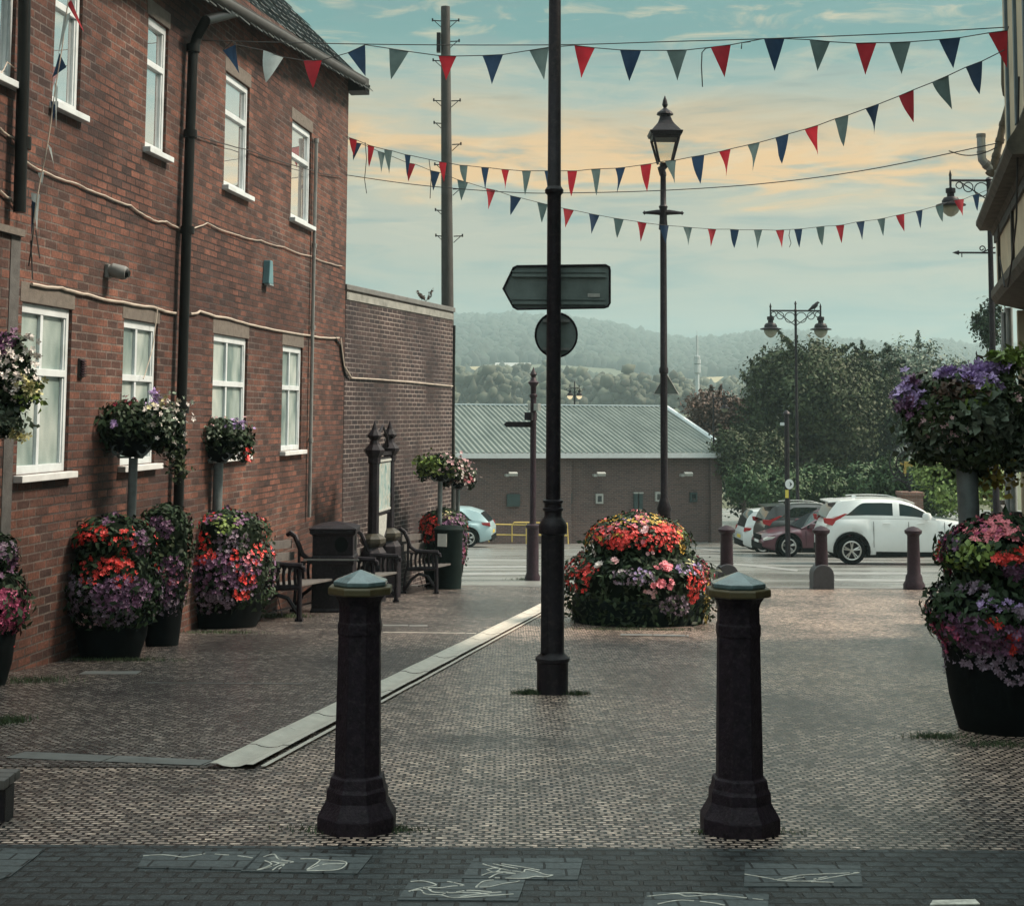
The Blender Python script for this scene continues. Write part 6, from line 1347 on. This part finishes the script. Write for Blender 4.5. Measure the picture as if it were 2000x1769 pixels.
t = car('white crossover SUV with red wraparound tail lights behind the far bollards', 'car', from_wheel(1664, 1103, Lc, 1.82, yaw, -Lc / 2 * .69), yaw, Lc, 1.82, 1.70, p_white, 'suv')
t.rotation_euler.y = 0
yaw2 = R(180 + 3); car('dark maroon hatchback with its nose to the left behind the white SUV', 'car', from_wheel(1541, 1088, 4.4, 1.8, yaw2, 4.4 / 2 * .64, 1), yaw2, 4.4, 1.80, 1.44, p_maroon, 'hatch')
yaw3 = R(3); car('black SUV with silver roof rails parked behind the maroon hatchback', 'car', Vector((at(1609, 1040, 46.9).x, 46.9, gz(46.9))), yaw3, 4.3, 1.78, 1.66, p_dark, 'suv')
yaw4 = R(3); car('small pale hatchback farthest left in the row of parked cars', 'car', Vector((at(1544, 1040, 50).x, 50.0, gz(50))), yaw4, 3.6, 1.62, 1.50, p_pale, 'small')
yaw5 = R(180 - 6); car('ice blue car showing only its tail past the end bench', 'car', from_wheel(915, 1069, 4.6, 1.8, yaw5, -4.6 / 2 * .64, 1), yaw5, 4.6, 1.82, 1.46, p_ice, 'hatch', group=None)

# ================================================================== TOWN SIGN AND DIRECTION SIGN
Yt = 45.0; c = gp(1776, Yt); K = Yt / 2800; t = thing('town_sign', 'round wrought iron town sign with gilded beast on a brick pier', 'town sign', c)
zp = at(1776, 960, Yt).z - c.z
mb = MB(); mb.box((0, 0, zp / 2 - .1), (.64, .64, zp)); mb.build('pier', m_brickped, t); mb = MB(); mb.box((0, 0, zp - .06), (.72, .72, .12)); mb.build('pier_cap', m_brickped, t, bevel=.02)
zc = at(1776, 905, Yt).z - c.z; R1 = 38 * K
mb = MB()
for rr in (R1, R1 * .66): mb.tube([(math.cos(a) * rr, 0, zc + math.sin(a) * rr) for a in np.linspace(0, 6.28, 41)[:-1]], .022, 6, closed=True)
for dz in (-.30, -.42, -.52): mb.tube([(x * R1, 0, zc + dz + .04 * math.sin(x * 9)) for x in np.linspace(-.9, .9, 21)], .018, 5)
mb.tube([(0, 0, zp), (0, 0, zc - R1)], .05, 8); mb.tube([(math.cos(a) * .1, 0, zc - R1 * 1.0 - .02 + math.sin(a) * .1) for a in np.linspace(0, 6.28, 17)[:-1]], .02, 6, closed=True)
for sg in (-1, 0, 1): mb.tube([(sg * .14 + math.cos(a) * .08, 0, zc + R1 + .09 + math.sin(a) * .08) for a in np.linspace(0, 6.28, 13)[:-1]], .014, 5, closed=True)
mb.build('ironwork', m_iron, t)
mb = MB(); beast = [(-.30, .0), (-.26, .10), (-.20, .14), (-.16, .08), (.18, .08), (.26, .12), (.30, .22), (.32, .08), (.26, -.02), (.26, -.30), (.19, -.30), (.18, -.08), (-.10, -.08), (-.11, -.30), (-.18, -.30), (-.19, -.04)]
mb.prism(beast, (0, -.04, zc - .02), (1, 0, 0), (0, 0, 1), (0, 1, 0), .07); mb.build('beast', M('gilt', (.36, .25, .06), .45, metal=.2, var=.3), t, bevel=.01)
mb = MB(); mb.tube([(.02, -.02, zc + .08), (.03, -.02, zc + .22), (.03, -.02, zc + .34)], [.06, .05, .04], 8); mb.build('rider', m_plate, t)
def text(par, body, size, loc, mat, name, rot=(R(90), 0, 0), ry=0.0):
    cu = bpy.data.curves.new(name, 'FONT'); cu.body = body; cu.size = size; cu.extrude = .004; cu.align_x = 'CENTER'; cu.align_y = 'CENTER'
    tmp = bpy.data.objects.new('lettering_curve', cu); col.objects.link(tmp); bpy.context.view_layer.update()
    me = bpy.data.meshes.new_from_object(tmp.evaluated_get(bpy.context.evaluated_depsgraph_get())); bpy.data.objects.remove(tmp); me.materials.clear(); me.materials.append(mat)
    o = bpy.data.objects.new(name, me); col.objects.link(o); o.parent = par; o.location = loc; o.rotation_euler = rot; return o
for ch, a in zip('1914', (142, 128, 114, 101)):
    g = R(a); o = text(t, ch, .26, (math.cos(g) * R1 * .83, -.01, zc + math.sin(g) * R1 * .83), m_plate, 'lettering', (R(90), R(90 - a) * 1, 0))
Yq = 40; c = gp(1860, Yq); K = Yq / 2800; t = thing('direction_sign', 'white arrow sign reading Public half hidden behind the right flower basket', 'sign', c)
mb = MB(); z0 = at(1860, 866, Yq).z - c.z; xa = (1784 - 1860) * K
mb.prism([(xa, 0), (xa + .13, .17), (.35, .17), (.35, -.17), (xa + .13, -.17)], (0, 0, z0), (1, 0, 0), (0, 0, 1), (0, 1, 0), .02); mb.build('panel', m_signwhite, t)
mb = MB(); mb.tube([(xa + .16, -.006, z0 + .13), (xa + .06, -.006, z0), (xa + .16, -.006, z0 - .13)], .018, 4); mb.build('chevron', m_black, t)
text(t, 'Public', .30, (xa + .62, -.012, z0 + .01), m_black, 'lettering')
mb = MB(); mb.tube([(.2, .06, -.1), (.2, .06, z0 + .2)], .04, 8); mb.build('post', m_greypipe, t)

# telecom mast
Ym = 150; c = Vector((at(1362, 800, Ym).x, Ym, hill_z(at(1362, 800, Ym).x, Ym))); K = Ym / 2800; t = thing('telecom_mast', 'slim pale telecom mast standing before the wooded hill', 'mast', c)
zz1 = lambda py: at(1362, py, Ym).z - c.z
m_mast = M('mast_grey', (.42, .48, .50), .5, var=.1)
mb = MB(); mb.lathe([(5 * K, -1), (5 * K, zz1(815)), (4 * K, zz1(735)), (3.5 * K, zz1(728))], 10); mb.build('shaft', m_mast, t, smooth=True)
mb = MB(); mb.lathe([(6.5 * K, zz1(728)), (6.5 * K, zz1(712)), (4 * K, zz1(712)), (7 * K, zz1(710)), (7 * K, zz1(702)), (5 * K, zz1(702)), (6 * K, zz1(699)), (6 * K, zz1(695)), (2 * K, zz1(694))], 8); mb.build('antenna_ring', m_mast, t)
mb = MB(); mb.tube([(0, 0, zz1(694)), (0, 0, zz1(655))], 2.2 * K, 8); mb.tube([(0, 0, zz1(655)), (0, 0, zz1(645))], .4 * K, 5); mb.build('aerial', m_mast, t)

# ================================================================== TREES AND SHRUBS
def tree(name, label, cat, px, Y, pyc, lobes, n, size, mat, trunkw=.16, group=None, spread=1.0, zbase=None, core=.55):
    n = int(n * 2.0); size = size * .62
    c = gp(px, Y) if zbase is None else Vector((at(px, 900, Y).x, Y, zbase)); t = thing(name, label, cat, c, 0, group); K = Y / 2800
    cz = at(px, pyc, Y).z - c.z
    P_, N2, tot = [], [], sum(l[2] * l[3] for l in lobes)
    mb = MB(); mb.tube([(0, 0, -.3), (.05, 0, cz * .4), (-.03, 0, cz * .9)], [trunkw, trunkw * .75, trunkw * .5], 10)
    lp_, lr_ = [], []
    for lx_, ly_, rx, ry in lobes:
        ctr = np.array([lx_ * K, random.uniform(-.5, .5) * rx * K, cz - ly_ * K]); rad = np.array([rx * K, rx * K * .9, ry * K]); m_ = int(n * rx * ry / tot)
        ns = max(6, int(rx * ry / 60)); sub = unit(rng.normal(0, 1, (ns, 3))) * rng.uniform(.45, .98, (ns, 1)) * rad + ctr
        which = rng.integers(0, ns, m_); cl = rng.normal(0, 1, (m_, 3)) * (min(rad) * .13 + .10)
        pts = sub[which] + cl; P_.append(pts); N2.append(unit(pts - ctr) + np.array([0, 0, .3])); lp_.append(ctr); lr_.append(rad * core)
        mb.tube([(0, 0, cz * random.uniform(.4, .8)), tuple((ctr * np.array([.5, .5, 1]) + np.array([0, 0, -rad[2] * .4]))), tuple(ctr + np.array([0, 0, rad[2] * .3]))], [trunkw * .45, trunkw * .3, .02], 6)
        for q in range(9):                                                   # loose sprays beyond the crown
            dq = unit(np.array([[random.gauss(0, 1), random.gauss(0, .8), random.uniform(-.1, 1.3)]]))[0]; st_ = ctr + dq * rad * .75; en_ = ctr + dq * rad * random.uniform(1.1, 1.4) + np.array([0, 0, .15]); m3 = max(8, m_ // 55)
            tq = rng.uniform(0, 1, (m3, 1)); pq = st_ * (1 - tq) + en_ * tq + rng.normal(0, 1, (m3, 3)) * (.06 + .05 * min(rad)) * (1.1 - tq)
            P_.append(pq); N2.append(np.repeat(dq[None], m3, 0) + rng.normal(0, .4, (m3, 3))); mb.tube([tuple(st_), tuple((st_ + en_) / 2 + np.array([0, 0, .05])), tuple(en_)], [trunkw * .12, trunkw * .08, .008], 4)
        for q in range(3):
            e = sub[rng.integers(0, ns)]; mb.tube([tuple(ctr), tuple((ctr + e) / 2 + np.array([0, 0, .1])), tuple(e)], [trunkw * .22, trunkw * .14, .01], 5)
    mb.build('trunk' if name.endswith('tree') else 'stems', m_bark, t, smooth=True)
    P_, N2 = np.concatenate(P_), np.concatenate(N2); keep = P_[:, 2] > .02
    V, Fc = leaves(P_[keep], N2[keep], size, .6); npmesh('crown' if name.endswith('tree') else 'foliage', V, Fc, mat, t)
    return t
TG = 'trees and shrubs behind the car park'
tree('broad_tree', 'large dark tree with a reaching left branch behind the twin lamp', 'tree', 1580, 66, 826, [(0, 60, 90, 60), (-70, 10, 70, 55), (60, 5, 80, 65), (0, -50, 100, 70), (-95, 60, 40, 24), (-125, 78, 22, 10), (-50, 95, 40, 26), (50, 95, 60, 28), (90, -60, 70, 60), (-70, -70, 60, 50), (0, -110, 110, 50)], 21000, .30, m_leafolive, .28, TG)
tree('bushy_tree', 'bright topped green tree right of the twin lamp', 'tree', 1695, 70, 822, [(0, 60, 50, 40), (-20, 10, 70, 60), (40, 0, 70, 70), (0, -80, 80, 60)], 11000, .28, m_leaf, .25, TG)
tree('loose_tree', 'loose grey green tree standing in front of the right hill end', 'tree', 1800, 74, 822, [(0, 55, 55, 34), (-40, 30, 45, 40), (35, 20, 55, 50), (0, -20, 80, 60), (10, -90, 90, 60), (25, 86, 24, 18), (-15, 90, 20, 16)], 11000, .30, m_leafgrey, .22, TG)
tree('autumn_tree', 'reddish brown small tree beside the shed roof', 'tree', 1400, 68, 840, [(0, 30, 45, 30), (-35, 5, 32, 30), (30, 0, 44, 38), (0, -35, 60, 40), (55, -20, 34, 40)], 8000, .26, m_leafred, .16, TG)
tree('small_tree', 'olive shrubby tree filling the gap below the reddish tree', 'tree', 1450, 62, 900, [(0, 20, 46, 36), (-20, -20, 40, 36), (36, -10, 46, 46)], 7000, .24, m_leafolive, .14, TG)
tree('shrub', 'leafy light green shrub behind the black SUV', 'shrub', 1500, 55, 955, [(0, 10, 60, 34), (-40, -6, 40, 30), (40, 0, 44, 34)], 7000, .24, m_leafbright2 if 'm_leafbright2' in globals() else M('leaf_mid', (.052, .092, .040), .6, spec=.2, var=.4, vs=4, island=True), .06, TG)
tree('shrub', 'feathery green shrub behind the white SUV roof', 'shrub', 1630, 56, 950, [(0, 22, 60, 30), (-40, 0, 44, 34), (46, -4, 50, 34)], 8000, .26, bpy.data.materials['leaf_mid'], .06, TG)
tree('shrub', 'dark low shrub left of the town sign', 'shrub', 1712, 57, 965, [(0, 10, 50, 30), (-30, -10, 40, 26), (36, -6, 36, 30)], 6000, .22, m_leaf, .06, TG)
tree('shrub', 'dark tall shrub filling behind the trees and cars', 'shrub', 1590, 78, 930, [(-120, 0, 80, 60), (0, 0, 110, 70), (120, 0, 110, 70), (220, 0, 90, 70)], 14000, .34, m_leaf, .1, TG)
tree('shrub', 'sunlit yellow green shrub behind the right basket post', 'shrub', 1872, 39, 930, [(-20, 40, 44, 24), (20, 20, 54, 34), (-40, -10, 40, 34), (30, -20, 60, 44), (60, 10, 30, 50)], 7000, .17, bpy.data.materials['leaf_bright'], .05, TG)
tree('shrub', 'leafy shrub climbing round the town sign pier', 'shrub', 1745, 47, 950, [(-16, 30, 22, 30), (-10, -10, 30, 40), (70, 0, 50, 60)], 5200, .20, bpy.data.materials['leaf_mid'], .05, TG)
tree('thin_tree', 'thin sprigs of a tree beside the right street lamp', 'tree', 1935, 45, 640, [(-5, 0, 24, 24), (5, 25, 16, 12), (0, 110, 12, 10), (5, -30, 18, 20), (-4, 140, 8, 6)], 900, .20, m_leaf, .06, TG)

# ================================================================== RIGHT BUILDING
DR = Vector((760 / 2800, 1, 0)).normalized(); ANGR = math.atan2(DR.y, DR.x); NR = Vector((-DR.y, DR.x, 0)); OR = Vector((1.06, 0, 0))
rb = thing('corner_building', 'old rendered building with dark timber jetties at the right edge', 'building', OR, ANGR)   # local: x along, +y to the street
def rw_(px, py, off=0.0):
    d = ray(px, py); cc = Vector((0, 0, EYE)); k = ((OR + NR * off - cc).dot(NR)) / d.dot(NR); p = cc + d * k
    return (p - OR).dot(DR), p.z
SE = rw_(1948, 578)[0]; zf = rw_(1948, 582)[1]; zu = rw_(1947, 455)[1]; z_tip = rw_(1947, 430)[1]
SB = 11.35
def rbox(s0, s1, y0, y1, z0, z1, name, mat, bev=.0):
    mb = MB(); mb.box(((s0 + s1) / 2, (y0 + y1) / 2, (z0 + z1) / 2), (s1 - s0, y1 - y0, z1 - z0)); return mb.build(name, mat, rb, bevel=bev)
rbox(SB, SE - .05, -7, -.38, -3, zf, 'shopfront', m_shop); rbox(SE - .048, SE + .10, -7, -.2, -3, zf - .14, 'corner_pier', m_cream)
rbox(SB, SE, -7, 0, zf + .12, zu, 'wall', m_cream)
mb = MB(); mb.prism([(-.3, -.14), (.02, -.06), (.06, 0), (.06, .08), (0, .118), (-.3, .118)], (SB, 0, zf), (0, 1, 0), (0, 0, 1), (1, 0, 0), SE - SB + .06); mb.build('fascia', m_ledge, rb)
mb = MB(); mb.prism([(-.3, .002), (.03, .002), (.05, .06), (.16, .06), (.20, .12), (.20, .16), (.12, .28), (-.1, .85), (-.3, .85)], (SB, 0, zu), (0, 1, 0), (0, 0, 1), (1, 0, 0), SE - SB + .12); mb.build('jetty', m_ledge, rb)
mb = MB()
for s_ in np.arange(SE - .62 - 1.9 * 11, SE, 1.9): mb.box((s_, .012, (zf + zu) / 2 + .06), (.09, .03, zu - zf - .13))
mb.box(((SB + SE) / 2, .012, zu - .05), (SE - SB, .026, .09)); mb.build('studs', m_timber, rb)
rbox(SB, SE - .1, -7, -.115, zu + .85, zu + 5.0, 'upper_wall', m_cream)
mb = MB()
for s_ in np.arange(SE - .75 - 1.1 * 20, SE - .2, 1.1): mb.box((s_, -.10, zu + 2.9), (.14, .028, 4.1))
mb.build('boards', m_bluegrey, rb)
# unseen wing added to keep the lane shaded, parallel to it
_c0 = OR + DR * 11.35 + NR * -.12
def _loc(p, z): d_ = p - OR; return (d_.dot(DR), d_.dot(NR), z)
_q = [_c0, _c0 + Vector((-.06 * 17, -17, 0)), _c0 + Vector((7, -17, 0)), _c0 + DR * .0 - NR * 6.8]
mb = MB(); mb.add([_loc(p, -3) for p in _q] + [_loc(p, zf) for p in _q], [(0, 1, 2, 3), (7, 6, 5, 4), (0, 4, 5, 1), (1, 5, 6, 2), (2, 6, 7, 3), (3, 7, 4, 0)]); mb.build('added_wing_wall', m_brick, rb)
mb = MB(); mb.add([_loc(p, zf) for p in _q] + [_loc(p, zu + 5.0) for p in _q], [(0, 1, 2, 3), (7, 6, 5, 4), (0, 4, 5, 1), (1, 5, 6, 2), (2, 6, 7, 3), (3, 7, 4, 0)]); mb.build('added_wing_upper_wall', m_cream, rb)
for k_ in range(4):  # windows of the added wing
    for z_ in (zf - 2.4, zf + 1.6):
        p_ = _c0 + Vector((-.06 * (2.6 + 4 * k_), -(2.6 + 4 * k_), 0)); u_ = Vector((-.06, -1, 0)).normalized(); n_ = Vector((-1, .06, 0)).normalized(); mb = MB()
        for a_, b_, h0, h1 in ((-.8, .8, 0, .1), (-.8, .8, 1.4, 1.5), (-.8, -.7, .1, 1.4), (.7, .8, .1, 1.4), (-.04, .04, .1, 1.4)):
            vs_ = [p_ + u_ * x_ + n_ * y_ for x_ in (a_, b_) for y_ in (-.03, .05)]; mb.add([_loc(v_, z_ + h0) for v_ in vs_] + [_loc(v_, z_ + h1) for v_ in vs_], [(0, 1, 3, 2), (4, 6, 7, 5), (0, 4, 5, 1), (2, 3, 7, 6), (0, 2, 6, 4), (1, 5, 7, 3)])
        w_ = mb.build('window', m_timber, rb); mb = MB(); vs_ = [p_ + u_ * -.7 + n_ * .012, p_ + u_ * .7 + n_ * .012]; mb.add([_loc(vs_[0], z_ + .1), _loc(vs_[1], z_ + .1), _loc(vs_[1], z_ + 1.4), _loc(vs_[0], z_ + 1.4)], [(0, 1, 2, 3)]); mb.build('pane', m_carglass, w_)
mb = MB(); mb.add([_loc(p, zu + 5.0) for p in _q] + [_loc((_q[0] + _q[3]) / 2, zu + 7.6), _loc((_q[1] + _q[2]) / 2, zu + 7.6)], [(0, 1, 5, 4), (3, 4, 5, 2), (0, 4, 3), (1, 2, 5)]); mb.build('added_wing_roof', m_slate, rb)
mb = MB(); mb.prism([(.3, 0), (-3.6, 2.7), (-7.4, 0)], (SB, 0, zu + 5.0), (0, 1, 0), (0, 0, 1), (1, 0, 0), SE - SB + .3); mb.build('roof', m_slate, rb)
def rl_(px, py, off): s_, z = rw_(px, py, off); return (s_, off, z)
mb = MB(); mb.tube([(SE + .14, -.12, zf - .1), (SE + .14, -.12, -3)], .045, 10); mb.tube([(SE + .02, -.06, zf - .16), (SE + .02, -.06, -3)], .03, 8); mb.build('downpipe', m_tin, rb, smooth=True)
mb = MB(); q = [rl_(1990, 150, .1), rl_(1985, 430, .12), rl_(1975, 520, .08), rl_(1968, 560, .08)]; mb.tube(q, .008, 5); q = [rl_(1950, 440, .1), rl_(1952, 500, .03), rl_(1962, 560, .08)]; mb.tube(q, .008, 5); mb.build('cable', m_cord, rb)
# flue, soil pipes at the far corner
Yf = SE * DR.y + .35
def fl(pts): return [at(x, y, Yf) for x, y in pts]
c0 = at(1930, 330, Yf); t = thing('flue_pipe', 'grey metal flue with an elbow on the right building corner', 'flue', c0)
mb = MB(); mb.tube([p - c0 for p in fl([(1916, 268), (1917, 300), (1918, 312), (1926, 322), (1946, 340), (1962, 352)])], .047, 12); mb.build('pipe', m_tin, t, smooth=True)
mb = MB(); mb.tube([p - c0 for p in fl([(1916, 262), (1916, 269)])], .052, 12); mb.tube([p - c0 for p in fl([(1917, 296), (1917, 299)])], .053, 12); mb.tube([p - c0 for p in fl([(1924, 320), (1930, 325)])], .054, 12); mb.build('collar', m_greypipe, t, smooth=True)
c0 = at(1955, 260, Yf); t = thing('soil_pipe', 'thick weathered pipe slanting up the right building corner', 'pipe', c0)
mb = MB(); mb.tube([p - c0 for p in fl([(1932, 342), (1940, 330), (1948, 295), (1960, 240), (1970, 205)])], [.05, .05, .04, .04, .04], 10); mb.tube([p - c0 for p in fl([(1961, 100), (1961, 165), (1964, 185), (1972, 190)])], .032, 10); mb.tube([p - c0 for p in fl([(1955, 320), (1962, 318)])], .06, 8)
for q in ((1946, 305), (1953, 275), (1960, 243)): mb.tube([p - c0 for p in fl([(q[0] - 1, q[1] + 4), (q[0] + 1, q[1] - 4)])], .05, 10)
mb.build('pipe', m_ledge, t, smooth=True)
# ivy sprigs at the corner
P_ = np.array([at(1975 + random.gauss(0, 16), 705 + random.gauss(0, 14), SE * DR.y - 1.6) for _ in range(120)])
c0 = Vector(P_.mean(0)); t = thing('climber', 'yellow green leaves climbing the right building corner', 'climbing plant', c0)
V, Fc = leaves(P_ - np.array(c0), rng.normal(0, 1, (120, 3)), .07, .8); npmesh('leaves', V, Fc, m_leafbright, t)
mb = MB(); mb.tube([(.1, .05, -.6), (.02, 0, -.1), (-.05, 0, .1)], .008, 5); mb.build('stems', m_bark, t)
# timber fence at right
Yg = 15.0; A = at(1962, 985, 17.5); B = at(2010, 1052, 13.8)
t = thing('wooden_fence', 'weathered timber fence with pale rail at the right edge', 'fence', Vector((A.x, A.y, gz(A.y))))
d = B - A; u = Vector((d.x, d.y, 0)).normalized(); L = Vector((d.x, d.y, 0)).length; zA, zB = A.z - gz(A.y), B.z - gz(A.y)
mb = MB()
mb.add([Vector((0, 0, zA)), u * L + Vector((0, 0, zB)), u * L + Vector((0, 0, zB - .11)), Vector((0, 0, zA - .11))] + [v + Vector((-.05, 0, 0)) for v in (Vector((0, 0, zA)), u * L + Vector((0, 0, zB)), u * L + Vector((0, 0, zB - .11)), Vector((0, 0, zA - .11)))], [(0, 1, 2, 3), (7, 6, 5, 4), (0, 4, 5, 1), (1, 5, 6, 2), (2, 6, 7, 3), (3, 7, 4, 0)])
mb.build('rail', m_wood, t)
mb = MB(); k = .0
while k < L:
    p = u * k; zt_ = zA + (zB - zA) * k / L - .03; mb.box((p.x + .03, p.y, zt_ / 2 - .2), (.02, .10, zt_ + .4), rz=0); k += .115
mb.build('boards', m_wood, t)
mb = MB()
for k in (0, L * .55): p = u * k; mb.box((p.x, p.y, zA / 2), (.09, .09, zA + .1))
mb.build('post', m_pole, t)
# second basket post seen behind the stout one
c = gp(1893, 13.5); zt2 = at(1893, 930, 13.5).z - c.z
t = thing('support_post', 'thin pale post just behind the stout basket post on the right', 'post', c); mb = MB(); mb.tube([(0, 0, -.1), (0, 0, zt2)], .045, 10); mb.build('post', m_post, t, smooth=True); mb = MB(); mb.lathe([(.06, zt2), (.06, zt2 + .03), (.01, zt2 + .05)], 10); mb.build('cap', m_post, t)

# ================================================================== HAZE
def haze(dens):
    mb = MB(); z0, z1 = gz(95) - 22, EYE + 108; mb.box((0, 760, (z0 + z1) / 2), (2000, 1930, z1 - z0))
    me = bpy.data.meshes.new('haze'); me.from_pydata(mb.v, [], mb.f)
    mt = bpy.data.materials.new('haze_air'); mt.use_nodes = True; nt = mt.node_tree; nt.nodes.clear(); o = nt.nodes.new('ShaderNodeOutputMaterial'); v = nt.nodes.new('ShaderNodeVolumePrincipled')
    v.inputs['Color'].default_value = (.62, .84, .86, 1); v.inputs['Density'].default_value = dens; v.inputs['Anisotropy'].default_value = .2
    nt.links.new(v.outputs[0], o.inputs['Volume']); me.materials.append(mt); ob = bpy.data.objects.new('haze', me); col.objects.link(ob); return tag(ob, 'pale teal morning haze lying over the valley', 'haze', kind='stuff')
haze(.00070)
